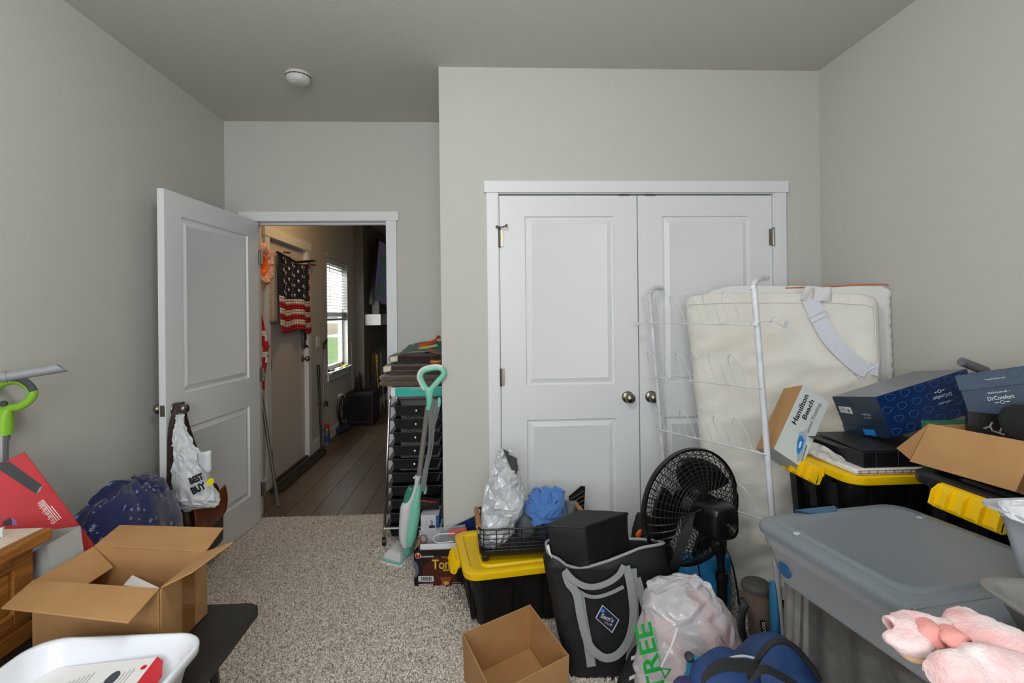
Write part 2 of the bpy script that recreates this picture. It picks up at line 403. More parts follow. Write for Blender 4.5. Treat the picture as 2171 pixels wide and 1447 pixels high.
# local x runs from the free edge to the hinge so that local -y is the visible face
mx = Matrix((-dx, -dn, V((0, 0, 1)))).transposed().to_4x4(); mx.translation = hp + dx * dw + dn * .0175
place(m, mx); bed_door = struct('door_1', m, white, smooth=25)
kc = hp + dx * (dw - .063) + V((0, 0, .915))
knob(bed_door, kc + dn * .0175, dn); knob(bed_door, kc - dn * .0175, -dn)
m = M(); lc = hp + dx * (dw + .0004) + V((0, 0, .915)); m.obox(lc - dn * .0125 - V((0, 0, .028)), dn * .025, dx * .0015, (0, 0, .056)); 
m.obox(lc - dn * .007 - V((0, 0, .009)), dn * .014, dx * .008, (0, 0, .018)); obj('latch_plate', m, nickel, bed_door, bevel=.002)
for z in (.22, 1.0, 1.8): hinge(bed_door, (hp.x + .022, hp.y + .012, z))
KNOB = kc + dn * .06

# rear window (behind the camera) with frame and panes
glass = mat('window_glass', 'e8f0f0', .03, alpha=.1)
def window(name, axis, p, b0, b1, z0, z1, d=.05, sash=True):
    m = M(); t = .05
    def bar(u0, u1, w0, w1, dd=d):
        (m.box(u0, u1, p - dd / 2, p + dd / 2, w0, w1) if axis == 'Y' else m.box(p - dd / 2, p + dd / 2, u0, u1, w0, w1))
    bar(b0, b0 + t, z0, z1); bar(b1 - t, b1, z0, z1); bar(b0, b1, z0, z0 + t); bar(b0, b1, z1 - t, z1); zm = (z0 + z1) / 2
    bar(b0, b1, zm - .025, zm + .025, d * .8)
    w = struct(name, m, mat('window_vinyl_white', (.9, .91, .92), .35), smooth=0, bevel=.003)
    for q0, q1 in ((z0 + t, zm - .025), (zm + .025, z1 - t)):
        g = M(); (g.box(b0 + t, b1 - t, p - .003, p + .003, q0, q1) if axis == 'Y' else g.box(p - .003, p + .003, b0 + t, b1 - t, q0, q1))
        obj('pane', g, glass, w, smooth=0)
    return w
window('window_2', 'Y', YB - .1, *RW)

# ------------------------------------------------------------------ carpet pile (uncountable tufts)
rs = np.random.RandomState(3)
def carpet_pile():
    def region(x0, x1, y0, y1, n): return np.stack([rs.uniform(x0, x1, n), rs.uniform(y0, y1, n)], 1)
    P = np.concatenate([region(-1.5, .45, 1.75, 2.35, 62000), region(-1.6, -.2, 2.35, 2.72, 34000), region(-1.74, -.22, 2.72, D2, 60000), region(-.23, 1.3, 2.35, 2.7, 8000), region(-1.74, -.7, 1.0, 1.75, 9000), region(.4, 1.2, 1.3, 2.35, 12000), region(-.78, .5, .95, 1.75, 52000)])
    P = P[~((P[:, 1] > D2 - .015) & ((P[:, 0] < DO[0]) | (P[:, 0] > DO[1])))]
    P = np.concatenate([P, region(DO[0] + .005, DO[1] - .005, D2 - .02, D2 + .03, 3500)])
    n = len(P); a = rs.uniform(0, 6.283, n); w = rs.uniform(.0028, .0052, n); h = rs.uniform(.008, .0125, n)
    ln = rs.normal(0, .006, (n, 2)); d = np.stack([np.cos(a), np.sin(a)], 1); e = np.stack([-d[:, 1], d[:, 0]], 1)
    z = np.zeros(n) - .003
    b = [np.c_[P + d * w[:, None], z], np.c_[P + (-.5 * d + .87 * e) * w[:, None], z], np.c_[P + (-.5 * d - .87 * e) * w[:, None], z]]
    md = [np.c_[P + ln * .4 + d * w[:, None] * .95, h * .62], np.c_[P + ln * .4 + (-.5 * d + .87 * e) * w[:, None] * .95, h * .62], np.c_[P + ln * .4 + (-.5 * d - .87 * e) * w[:, None] * .95, h * .62]]
    tip = np.c_[P + ln, h]
    vs = np.stack(b + md + [tip], 1).reshape(-1, 3); o = (np.arange(n) * 7)[:, None]
    quads = np.concatenate([o + np.array(q)[None] for q in ((0, 1, 4, 3), (1, 2, 5, 4), (2, 0, 3, 5))], 1).reshape(-1, 4)
    tris = np.concatenate([o + np.array(q)[None] for q in ((3, 4, 6), (4, 5, 6), (5, 3, 6))], 1).reshape(-1, 3)
    me = bpy.data.meshes.new('carpet_pile'); me.vertices.add(len(vs)); me.vertices.foreach_set('co', vs.ravel())
    nl = quads.size + tris.size; me.loops.add(nl); me.loops.foreach_set('vertex_index', np.concatenate([quads.ravel(), tris.ravel()]))
    npoly = len(quads) + len(tris); me.polygons.add(npoly)
    st = np.concatenate([np.arange(len(quads)) * 4, quads.size + np.arange(len(tris)) * 3]); me.polygons.foreach_set('loop_start', st)
    me.update(calc_edges=True); me.shade_smooth()
    at_ = me.attributes.new('shade', 'FLOAT', 'POINT')
    at_.data.foreach_set('value', np.repeat(rs.uniform(0, 1, n), 7).astype(np.float32))
    mt = bpy.data.materials.new('carpet_yarn'); mt.use_nodes = True; nt = mt.node_tree; bs = nt.nodes['Principled BSDF']; bs.inputs['Roughness'].default_value = 1; bs.inputs['Specular IOR Level'].default_value = .1
    an = nt.nodes.new('ShaderNodeAttribute'); an.attribute_name = 'shade'; rp = nt.nodes.new('ShaderNodeValToRGB')
    el = rp.color_ramp.elements; el[0].position = 0; el[0].color = (*lin('968b80'), 1); el[1].position = 1; el[1].color = (*lin('f7f1e9'), 1)
    e = el.new(.3); e.color = (*lin('c9bfb3'), 1); e = el.new(.65); e.color = (*lin('e4dbd0'), 1)
    nt.links.new(an.outputs['Fac'], rp.inputs[0]); nt.links.new(rp.outputs[0], bs.inputs['Base Color'])
    me.materials.append(mt); o = bpy.data.objects.new('carpet_pile', me); C.objects.link(o)
    o['kind'] = 'stuff'; return tag(o, 'grey-beige flecked cut-pile carpet covering the bedroom floor', 'carpet')
carpet_pile()

# ------------------------------------------------------------------ smoke detector
bl0 = thing('unseen_ceiling_lamp', 'flush round fill lamp added out of view on the bedroom ceiling', 'lamp', (-.15, .7, H))  # lamp body added above the view to go with the fill light
m = M(); m.lathe([(.2, 0), (.2, -.025)], (-.15, .7, H), (0, 0, 1), 40); obj('canopy', m, nickel, bl0)
m = M(); m.lathe([(.19, -.025), (.18, -.06), (.12, -.09), (.001, -.1)], (-.15, .7, H), (0, 0, 1), 40); obj('diffuser', m, mat('fill_lamp_diffuser', 'fff4e2', .5, emis=('fff0dc', 3)), bl0)
sd = thing('smoke_detector', 'round white smoke detector on the ceiling', 'smoke detector', tuple(at(632, 158, Z=H)))
c = sd.location; detw = mat('detector_plastic', (.8, .8, .79), .45)
m = M(); m.lathe([(.066, 0), (.066, -.012), (.06, -.014)], c, (0, 0, 1), 40); obj('base', m, detw, sd)
m = M(); m.lathe([(.058, -.016), (.064, -.018), (.065, -.026), (.058, -.042), (.046, -.05), (.001, -.052)], c, (0, 0, 1), 40); obj('cover', m, detw, sd)
m = M()
for i in range(16):
    a = i * math.pi / 8; d = V((math.cos(a), math.sin(a), 0)); s = V((-d.y, d.x, 0)); m.obox(c + d * .0615 - s * .009 + V((0, 0, -.0165)), s * .018, d * .004, (0, 0, .003))
obj('vent_slots', m, mat('dark_slot', '3a3a3a', .6), sd)
m = M(); m.lathe([(.02, -.051), (.02, -.0535), (.017, -.0545), (.001, -.0545)], c + V((-.016, -.016, 0)), (0, 0, 1), 24); obj('test_button', m, detw, sd)
# ================================================================== hall beyond the door
plankm = [mat('vinyl_plank_%d' % i, c, .42, var=v, scale=3, stretch=(14, .9, 1), detail=6, bump=.05, bscale=30) for i, (c, v) in enumerate((('6b5b4b', '58493b'), ('75654f', '5f5040'), ('5f5143', '504336')))]
base_pl = M(); base_pl.box(0, .178, 0, 1.218, -.008, 0)
y = D2 + .032; col = 0; protos = []
for i in range(3):
    o = obj('plank', base_pl, plankm[i], hall_floor, smooth=0, bevel=.0015, segs=1); protos.append(o); o['used'] = 0
for ci in range(17):
    x0 = XL - .002 + ci * .18; yy = D2 + .032 - random.uniform(0, 1.1)
    while yy < (8.9 if x0 < -.9 else 7.2):
        y0 = max(yy, D2 + .032); k = random.randrange(3)
        L = yy + 1.22 - y0
        if L > .05:
            pr = protos[k]
            o = pr if not pr['used'] else copy_part(pr, Matrix(), hall_floor); pr['used'] = 1
            mx = Matrix.Translation((x0, y0, 0)) @ Matrix.Diagonal((1, (L - .002) / 1.218, 1, 1)); o.matrix_basis = mx
        yy += 1.22
for o in protos: del o['used']
# front door
m = door_mesh(FD[1] - FD[0] - .008, 2.03, .045, [(.13, .36, .22, 1.5), (.53, .76, .22, 1.5)])
mx = Matrix(((0, 1, 0), (1, 0, 0), (0, 0, 1))).to_4x4() @ Matrix.Diagonal((1, -1, 1, 1)); mx.translation = (XL - .025, FD[0] + .004, .016)
for i, p in enumerate(m.v): m.v[i] = (XL - .022 - p[1], FD[0] + .004 + p[0], .016 + p[2])
fdoor = struct('door_4', m, mat('front_door_paint', (.82, .80, .78), .5), smooth=25)
for yk, zk in ((5.02, .98),): knob(fdoor, (XL - .022, yk, zk), (1, 0, 0), r=.026)
m = M(); m.box(XL - .022, XL + .005, 4.985, 5.055, 1.08, 1.26); kp = obj('keypad_lock', m, mat('lock_grey', '6f6d6a', .35, .8), fdoor, bevel=.006)
m = M(); m.box(XL + .005, XL + .012, 4.992, 5.048, 1.16, 1.25); obj('keypad', m, mat('lock_black', '1a1a1a', .3), kp)
m = M(); m.tube([(XL, 5.02, 1.11), (XL + .02, 5.02, 1.11), (XL + .025, 5.04, 1.09)], .009); obj('thumb_turn', m, mat('lock_black', '1a1a1a', .3), kp)
for z in (.25, 1.0, 1.8): hinge(fdoor, (XL + .002, FD[0] - .002, z))
m = M(); m.box(XL - .12, XL + .01, FD[0], FD[1], 0, .015); struct('trim_6', m, mat('threshold_bronze', '3b332b', .4, .7), smooth=0)
m = M(); m.box(XL - .12, XL - .068, FD[0] - .01, FD[1] + .01, 0, 2.05); m.box(XL - .068, XL - .0, FD[0] - .012, FD[0] + .002, 0, 2.05); m.box(XL - .068, XL, FD[1] - .002, FD[1] + .012, 0, 2.05); m.box(XL - .068, XL, FD[0], FD[1], 2.047, 2.052); struct('trim_and_light_block', m, white, smooth=0)  # jambs, plus an unseen backing added behind the door that blocks light
# hall window, sill, blind, lawn
window('window_1', 'X', XL - .085, *HW)
m = M(); m.box(XL - .115, XL + .05, HW[0] - .03, HW[1] + .03, HW[2] - .02, HW[2]); m.box(XL, XL + .016, HW[0] - .02, HW[1] + .02, HW[2] - .1, HW[2] - .02); struct('trim_8', m, white, smooth=0, bevel=.002)
lawn = mat('lawn_grass', '7fa05a', .9, var='9db56a', scale=3)
m = M(); m.box(-14, XL - .13, -6, 40, -.25, -.2); tag(obj('lawn', m, lawn, kind='stuff', smooth=0), 'green lawn outside the hall window', 'grass')
m = M(); m.box(-80, -14, -20, 90, -.25, .3); tag(obj('dry_field', m, mat('dry_field', 'b9ab86', .9, var='a89c74', scale=.3), kind='stuff', smooth=0), 'pale dry field beyond the lawn', 'field')
bl = thing('window_blind', 'half-raised white slatted blind in the hall window', 'blind', (XL - .03, 6.19, HW[2]))
slm = mat('blind_slat', (.86, .86, .84), .5); m = M(); m.box(XL - .055, XL - .005, HW[0] + .008, HW[1] - .008, 2.02, 2.068); obj('head_rail', m, slm, bl, bevel=.003)
proto = None
for i in range(15):
    z = 2.0 - i * .036
    if proto is None:
        m = M(); m.obox((-.02, HW[0] + .012, .012), (.04, 0, -.026), (0, HW[1] - HW[0] - .024, 0), (.0015, 0, .0025)); m.v = [(p[0], p[1], p[2]) for p in m.v]
        proto = obj('slat', m, slm, bl, smooth=0); o = proto
    else: o = copy_part(proto, Matrix(), bl)
    o.matrix_basis = Matrix.Translation((XL - .03, 0, z))
m = M()
for i in range(9): m.box(XL - .052, XL - .008, HW[0] + .012, HW[1] - .012, 1.44 - .0075 * i, 1.4455 - .0075 * i)
obj('stacked_slats', m, mat('blind_stack', 'b9b3a8', .5), bl, smooth=0)
m = M(); m.box(XL - .056, XL - .004, HW[0] + .01, HW[1] - .01, 1.345, 1.372); obj('bottom_rail', m, mat('blind_stack', 'b9b3a8', .5), bl, bevel=.003)
m = M(); m.tube([(XL - .0, HW[0] + .1, 2.02), (XL + .002, HW[0] + .1, 1.5)], .003, 6); obj('tilt_wand', m, slm, bl)
m = M(); m.lathe([(.001, 0), (.012, .004), (.012, .012), (.001, .016)], (XL, HW[0] - .02, 2.1), (1, 0, 0), 12); tag(obj('wall_hook', m, white), 'small white hook on the wall above the hall blind', 'hook')
# things on the sill
for i, (yy, L, w, hh, cl, nm, lb, ct) in enumerate(((6.08, .2, .05, .012, 'd8d8d4', 'envelope', 'white folded paper on the hall window sill', 'paper'), (6.38, .16, .05, .018, 'd7b53a', 'small_carton', 'yellow and black small carton on the hall window sill', 'carton'), (5.86, .07, .045, .02, '3c4046', 'eyeglass_case', 'small dark case at the near end of the hall window sill', 'case'))):
    m = M(); m.box(XL - .02, XL - .02 + w, yy, yy + L, HW[2], HW[2] + hh); tag(obj(nm, m, mat(nm, cl, .5), bevel=.003), lb, ct)
# light switch
sw = thing('light_switch', 'white double light switch plate beside the front door', 'switch', (XL, 5.42, 1.12))
m = M(); m.box(XL, XL + .006, 5.36, 5.48, 1.06, 1.18); obj('plate', m, white, sw, bevel=.003)
for yy in (5.385, 5.43): m = M(); m.box(XL + .006, XL + .009, yy, yy + .033, 1.085, 1.155); obj('rocker', m, white, sw, bevel=.002)
# door mat strip
m = M(); m.loft([[(x, y, z) for x, y in [(p[0] - 1.645, p[1] + 4.62) for p in rrect(.11, 1.16, .04)]] for z in (.001, .016)]); tag(obj('draft_strip', m, mat('black_rubber', '1c1b1a', .8, var='2a2927', scale=90, bump=.4), bevel=.003), 'long black rubber strip lying along the front door', 'door mat')
# flag hung across the front door
fl = thing('flag', 'stars and stripes flag clipped across the white front door', 'flag', (XL + .05, 4.7, 1.25))
red, offw, navy = mat('flag_red', 'b3141f', .8), mat('flag_white', 'd9cfc4', .8), mat('flag_navy', '1c2338', .8)
def flagpt(u, v):
    y = 4.275 + u * (.83 + .04 * v); zt = 1.93 - .0 * u - .045 * math.sin(math.pi * u); zb = 1.272 - .03 * u - .02 * math.sin(u * 9)
    return V((XL + .045 + .018 * math.sin(u * 11 + v * 1.2) * (.3 + v) + .012 * math.sin(u * 23), y, zt + (zb - zt) * v))
m = M(); NU = 30
for r in range(13):
    for c2 in range(NU):
        for k in range(2):
            v0, v1 = (r + k / 2) / 13, (r + (k + 1) / 2) / 13; u0, u1 = c2 / NU, (c2 + 1) / NU
            mi = 2 if (r < 7 and u0 < .84) else (r % 2)
            m.add([flagpt(u0, v0), flagpt(u1, v0), flagpt(u1, v1), flagpt(u0, v1)], [(0, 1, 2, 3)], mi)
obj('cloth', m, [red, offw, navy], fl, solid=.002)
m = M()
for r in range(7):
    for k in range(6 if r % 2 == 0 else 5):
        u = .07 + k * .135 + (0 if r % 2 == 0 else .067); v = .045 + r * .072; c0 = flagpt(u, v); e = V((.008, 0, 0))
        pu, pv = (flagpt(u + .01, v) - c0).normalized(), (flagpt(u, v + .01) - c0).normalized()
        ring = []
        for j in range(10):
            rr = .021 if j % 2 == 0 else .009; a = math.pi * j / 5; ring.append(c0 + e + pu * math.sin(a) * rr - pv * math.cos(a) * rr)
        m.slab(ring, .001)
obj('stars', m, mat('flag_star', 'd8d2c8', .8), fl, smooth=0, kind='stuff')
m = M(); m.tube([flagpt(-.02, 0) + V((.01, 0, .0)), flagpt(.2, 0) + V((.014, 0, .01)), flagpt(.5, 0) + V((.014, 0, .01)), flagpt(1.06, 0) + V((.014, 0, .02))], .012, 8); obj('rod', m, mat('flag_rod_black', '151414', .5), fl)
for u in (.07, 1.0):
    m = M(); q = flagpt(u, 0) + V((.02, 0, 0)); m.obox(q + V((0, -.03, -.02)), (.015, 0, 0), (0, .12, 0), (0, 0, .012)); m.obox(q + V((0, -.03, .012)), (.015, 0, 0), (0, .12, .01), (0, 0, .012)); obj('clip', m, mat('clip_dark', '3a1518', .5), fl, smooth=0)
# pale lace garment behind the flag
m = M(); m.grid(lambda u, v: V((XL + .018 + .008 * math.sin(u * 14), 4.185 + u * .13 - .03 * v * (1 - u), 1.95 - .6 * v)), 12, 20); tag(obj('lace_garment', m, mat('lace', 'cbbfb0', .9, var='a79a8b', scale=120, bump=.5), solid=.002), 'pale lace garment hanging on the front door behind the flag', 'garment')
# ruffled wreath
wc = at(551, 560, X=XL + .04); wr = thing('wreath', 'pink and orange ruffled wreath hanging beside the front door', 'wreath', tuple(wc))
m = M(); pts = [wc + V((0, math.cos(a) * .13, math.sin(a) * .13)) for a in [i * math.pi / 24 for i in range(48)]]; m.tube(pts, .045, 14, closed=True); m.crumple(.02, 40, 2)
obj('ruffle', m, mat('wreath_pink', 'e7a08a', .9, var='f2d0c4', scale=60), wr)
m = M(); m.tube([wc + V((-.0, math.cos(a) * .075, math.sin(a) * .075)) for a in [i * math.pi / 16 for i in range(32)]], .03, 10, closed=True); obj('inner_ring', m, mat('wreath_orange', 'ff7a1a', .7), wr)
# leaning pole with rolled flag
fp0 = at(590, 1072, Z=.006); fpt = at(538, 735, Y=3.78); pole = thing('flag_pole', 'grey metal pole leaning with a bunched red and white flag', 'flag pole', tuple(fp0))
polem = mat('pole_grey', '8b8782', .35, .7); m = M(); d = fpt - fp0; m.tube([fp0 + d * .0, fp0 + d * .1, fp0 + d * 1.35], [.0135, .0125, .0125], 12); obj('shaft', m, polem, pole)
m = M(); m.tube([fp0, fp0 + d * .05], .0155, 12); obj('foot_cap', m, mat('pole_foot', '6d6a66', .6), pole)
def bunch(rows, Y): return pxloft(dense([(a, b, c2, Y, dd) for a, b, c2, dd in rows], 4), 18)
m = M(); m.loft(bunch([(655, 532, 553, .02), (700, 530, 566, .03), (745, 528, 572, .035), (790, 532, 566, .03), (828, 540, 562, .015)], 3.76)); m.crumple(.012, 28, 5, True)
mi = []
for f in m.f:
    zc = sum(m.v[i][2] for i in f) / len(f); yx = sum(m.v[i][0] for i in f) / len(f); mi.append(1 if math.sin(zc * 42 + yx * 60) > .55 else 0)
m.mi = mi; obj('bunched_flag', m, [red, offw], pole)
# canes, can, dryer, cable, subwoofer
blk = mat('matte_black_plastic', '1b1b1c', .45); chrome = mat('chrome', 'c9c9c9', .12, 1)
cb = at(682, 957, Z=0) + V((0, 0, 0)); ct = at(675, 777, X=XL + .03); cn = thing('walking_cane', 'black adjustable cane with flat foot leaning by the front door', 'cane', tuple(cb))
m = M(); m.tube([cb + V((0, 0, .03)), cb.lerp(ct, .5), ct], .012, 10); obj('shaft', m, blk, cn)
m = M(); m.lathe([(.045, 0), (.045, .012), (.02, .03), (.016, .05)], cb, (0, 0, 1), 16); obj('foot', m, blk, cn)
m = M(); m.tube([ct.lerp(cb, .12), ct + V((0, 0, .02))], .016, 10); obj('grip', m, blk, cn); m = M(); m.tube([ct.lerp(cb, .42), ct.lerp(cb, .46)], .016, 10); obj('collar', m, blk, cn)
g0 = at(685, 882, X=XL + .02); g1 = at(688, 728, X=XL + .025); gr = thing('reacher_grabber', 'thin silver reaching tool with black trigger hung on the wall', 'grabber', tuple(g0))
m = M(); m.tube([g0, g1], .006, 8); obj('rod', m, mat('grabber_silver', '9a9a98', .3, .8), gr); m = M(); m.tube([g1 + V((0, -.02, -.06)), g1 + V((0, 0, 0)), g1 + V((.01, .05, .04))], [.012, .018, .012], 8); obj('handle', m, blk, gr)
q = at(690, 853, X=XL + .03); m = M(); m.tube([q + V((0, -.05, -.03)), q + V((0, 0, .01)), q + V((0, .05, 0)), q + V((0, .07, -.05))], .009, 8); obj('claw', m, blk, gr)
sc = at(693, 941, Z=0); cn = thing('spray_can', 'silver and blue spray can with red cap on the hall floor', 'spray can', tuple(sc))
m = M(); m.lathe([(.033, 0), (.033, .16), (.024, .172)], sc, (0, 0, 1), 20); obj('body', m, mat('can_silver', '8d9199', .3, .8), cn); m = M(); m.lathe([(.0335, .03), (.0335, .1)], sc, (0, 0, 1), 20, cap=False); obj('printed_band', m, mat('can_blue', '3a4a86', .4), cn)
m = M(); m.lathe([(.026, .172), (.026, .21), (.02, .218), (.001, .218)], sc, (0, 0, 1), 16); obj('cap', m, mat('cap_red', 'b01c22', .4), cn)
hd = at(728, 916, Z=0); cn = thing('hair_dryer', 'navy hair dryer lying on the hall floor under the window', 'hair dryer', tuple(hd)); nav = mat('dryer_navy', '262f52', .3)
m = M(); m.lathe([(.03, -.13), (.032, -.1), (.045, -.02), (.05, .05), (.046, .09), (.03, .1)], hd + V((0, 0, .05)), (.3, .95, .02), 20); obj('barrel', m, nav, cn)
m = M(); m.tube([hd + V((.0, .05, .06)), hd + V((-.03, .09, .12)), hd + V((-.045, .1, .17))], [.022, .02, .017], 12); obj('handle', m, nav, cn)
cc = at(722, 862, X=XL + .03); ol = thing('wall_outlet', 'white wall outlet with plug adapter below the hall window', 'outlet', (XL, cc.y, cc.z + .06))
m = M(); m.box(XL, XL + .006, cc.y - .0, cc.y + .08, cc.z + .04, cc.z + .16); obj('plate', m, white, ol, bevel=.002); m = M(); m.box(XL + .006, XL + .05, cc.y + .01, cc.y + .07, cc.z + .07, cc.z + .15); obj('adapter', m, white, ol, bevel=.004)
pts = []
for i in range(120):
    a = i / 120 * 2 * math.pi * 5; r = 1 + .12 * math.sin(i * .37); pts.append(cc + V((.02 + .012 * math.sin(i * .21), -.02 + .13 * r * math.sin(a) * (1 + .25 * math.sin(i * .05)), -.05 + .17 * r * math.cos(a))))
pts += [cc + V((.03, .02, -.1)), cc + V((.03, .06, -.3)), hd + V((-.03, .12, .2))]
m = M(); m.tube(pts, .0055, 6); tag(obj('power_cord', m, blk), 'looped black power cord hanging from the hall outlet', 'cord')
s0, s1 = V((-1.73, 6.45, 0)), V((-1.383, 6.85, .42)); sb = thing('subwoofer', 'black boxy subwoofer on the hall floor', 'speaker', (-1.55, 6.65, 0))
m = M(); m.box(s0.x, s1.x, s0.y, s1.y, .02, s1.z); obj('cabinet', m, mat('speaker_black', '121212', .55), sb, bevel=.01); m = M()
for x in (s0.x + .03, s1.x - .06):
    for yy in (s0.y + .03, s1.y - .06): m = M(); m.box(x, x + .03, yy, yy + .03, 0, .02); obj('foot', m, blk, sb)
m = M(); m.box(s0.x + .03, s1.x - .03, s0.y - .008, s0.y, .06, s1.z - .04); obj('grille', m, mat('speaker_grille', '0d0d0d', .9, bump=.5, bscale=300), sb, bevel=.004)
m = M(); m.loft(pxloft(dense([(838, 752, 766, 6.6, .04), (820, 753, 768, 6.6, .05), (800, 754, 766, 6.6, .05), (790, 757, 763, 6.6, .02)], 3), 14)); m.crumple(.008, 30, 3); tag(obj('pouch', m, mat('pouch_black', '151515', .8)), 'small black pouch standing on the subwoofer', 'pouch')
m = M(); m.tube([(-1.72, 6.75, .0), (-1.725, 6.72, 1.05)], .006, 6); tag(obj('thin_rod', m, mat('rod_pale', 'a8a49c', .4)), 'thin pale rod standing in the corner behind the subwoofer', 'rod')
# fireplace, mantel, television
mt_ = thing('mantel_shelf', 'white boxed mantel shelf above the fireplace', 'mantel', (-1.5, 7.9, 1.27)); m = M(); m.box(-1.605, -1.39, 6.99, 8.9, 1.268, 1.42); obj('beam', m, white, mt_, bevel=.004)
fr = thing('fireplace', 'black glass-fronted wall fireplace below the mantel', 'fireplace', (-1.6, 7.9, .41)); m = M(); m.box(-1.605, -1.59, 7.26, 8.7, .41, .92); obj('surround', m, mat('fireplace_black', '0c0c0d', .25), fr, bevel=.003)
m = M(); m.box(-1.59, -1.586, 7.34, 8.62, .47, .86); obj('glass', m, mat('fireplace_glass', '08080a', .05), fr)
tv = thing('television', 'large wall television tilted above the mantel', 'television', (-1.5, 7.9, 1.6))
a, b, c3, d3 = V((-1.53, 7.38, 2.62)), V((-1.46, 6.99, 1.6)), V((-1.44, 8.5, 1.6)), V((-1.51, 8.9, 2.62)); a = V((-1.45, 7.22, 2.5)); b = V((-1.5, 7.0, 1.56)); c3 = V((-1.5, 8.55, 1.56)); d3 = V((-1.45, 8.77, 2.5))
m = M(); m.slab([a, b, c3, d3], .04, n=(-.05, 0, 0)); obj('body', m, mat('tv_black', '0b0b0c', .3), tv, smooth=0)
def scr():
    mt = bpy.data.materials.new('tv_picture'); mt.use_nodes = True; nt = mt.node_tree; bs = nt.nodes['Principled BSDF']; tc = nt.nodes.new('ShaderNodeTexCoord'); n = nt.nodes.new('ShaderNodeTexNoise'); n.inputs['Scale'].default_value = 3.5; n.inputs['Detail'].default_value = 4
    rp = nt.nodes.new('ShaderNodeValToRGB'); el = rp.color_ramp.elements; el[0].position = .3; el[0].color = (.02, .03, .12, 1); el[1].position = .7; el[1].color = (.25, .08, .1, 1); e = el.new(.45); e.color = (.03, .14, .05, 1); e = el.new(.55); e.color = (.1, .06, .25, 1)
    nt.links.new(tc.outputs['Object'], n.inputs[0]); nt.links.new(n.outputs['Fac'], rp.inputs[0]); nt.links.new(rp.outputs[0], bs.inputs['Emission Color']); bs.inputs['Emission Strength'].default_value = .16; bs.inputs['Base Color'].default_value = (.01, .01, .01, 1); bs.inputs['Roughness'].default_value = .15; return mt
e = V((.004, 0, 0)); k = lambda u, v: (a.lerp(d3, u)).lerp(b.lerp(c3, u), v) + e
m = M(); m.slab([k(.02, .02), k(.02, .98), k(.98, .98), k(.98, .02)], .001); obj('screen', m, scr(), tv, smooth=0)
m = M(); m.box(-1.52, -1.42, 7.05, 7.2, 1.42, 1.6); tag(obj('shelf_speaker', m, mat('speaker_greyish', '6a6660', .8, bump=.4, bscale=250), bevel=.008), 'grey fabric speaker standing on the mantel shelf', 'speaker')
for i, (yy, cl, nm, lb) in enumerate(((7.45, 'e0c34a', 'feather_duster', 'yellow and white tool standing before the fireplace glass'), (7.75, 'b7b3ad', 'fire_poker', 'pale metal poker leaning before the fireplace glass'))):
    m = M(); m.tube([(-1.5, yy, 0), (-1.55, yy + .05, .55), (-1.565, yy + .08, .82)], [.008, .008, .022 if i == 0 else .008], 8); tag(obj(nm, m, mat(nm, cl, .6)), lb, 'hearth tool')
# flush ceiling lamp by the front door (above the door head, its warm light falls on the wall)
lp = thing('unseen_ceiling_lamp.001', 'round warm flush ceiling lamp in the entry hall', 'lamp', (-1.1, 4.35, H)); m = M(); m.lathe([(.15, 0), (.15, -.02)], (-1.1, 4.35, H), (0, 0, 1), 32); obj('canopy', m, nickel, lp)
m = M(); m.lathe([(.14, -.02), (.135, -.05), (.09, -.075), (.001, -.085)], (-1.1, 4.35, H), (0, 0, 1), 32); obj('diffuser', m, mat('lamp_diffuser', 'ffe2b8', .5, emis=('ffc27a', 1.5)), lp)
ld = bpy.data.lights.new('lamp_bulb', 'POINT'); ld.energy = 9; ld.color = (1, .62, .3); ld.shadow_soft_size = .12; lo = bpy.data.objects.new('lamp_bulb', ld); C.objects.link(lo); lo.location = (-1.1, 4.35, H - .22)

# ================================================================== left side of the bedroom
TZ = .45
tb = thing('folding_table', 'low black folding table under the cardboard box', 'table', (-1.2, 1.1, 0)); tblk = mat('table_black', '1d1c1b', .5, bump=.5, bscale=260)
tcx, tcy, tw, tl = (-1.725 - .735) / 2, (1.69 + .47) / 2, .99, 1.22
m = M(); rr = rrect(tw, tl, .035, 5); rs_ = lambda z, k: [(tcx + x * k, tcy + y * k, z) for x, y in rr]
m.loft([rs_(TZ - .036, .985), rs_(TZ - .03, 1), rs_(TZ - .006, 1), rs_(TZ, .99)]); obj('tabletop', m, tblk, tb)
for sx in (-1, 1):
    for sy in (-1, 1):
        m = M(); x, yv = tcx + sx * (tw / 2 - .08), tcy + sy * (tl / 2 - .16); m.tube([(x, yv, TZ - .036), (x + sx * .02, yv + sy * .03, .012), (x + sx * .02, yv + sy * .03, 0)], .0135, 10); obj('leg', m, mat('leg_black', '161616', .35), tb)
# oak cabinet on the table
oak = mat('oak_veneer', 'a9702f', .38, var='8a5722', scale=5, stretch=(2, 2, 22), bump=.08, bscale=24, detail=7)
oakh = mat('oak_edge', 'a56c2e', .38, var='7f4f20', scale=5, stretch=(24, 2, 30), bump=.08, bscale=24, detail=7)
cabi = thing('oak_cabinet', 'small oak cabinet with pale laminate top on the black table', 'cabinet', (-1.54, 1.28, TZ))
m = M(); m.box(-1.73, -1.352, 1.0, 1.553, TZ + .0, .728); obj('body', m, oak, cabi, smooth=0, bevel=.003)
m = M(); m.box(-1.735, -1.30, .97, 1.575, .727, .762); obj('top_edge', m, oakh, cabi, smooth=0, bevel=.006)
m = M(); m.box(-1.735, -1.324, .97, 1.567, .7622, .7634); obj('laminate_top', m, mat('laminate_beige', 'd9d0bf', .35, var='cfc5b2', scale=40), cabi, smooth=0)
m = M(); m.box(-1.73, -1.337, .99, 1.56, TZ + .0, TZ + .048); obj('plinth', m, oakh, cabi, smooth=0, bevel=.004)
m = M(); 
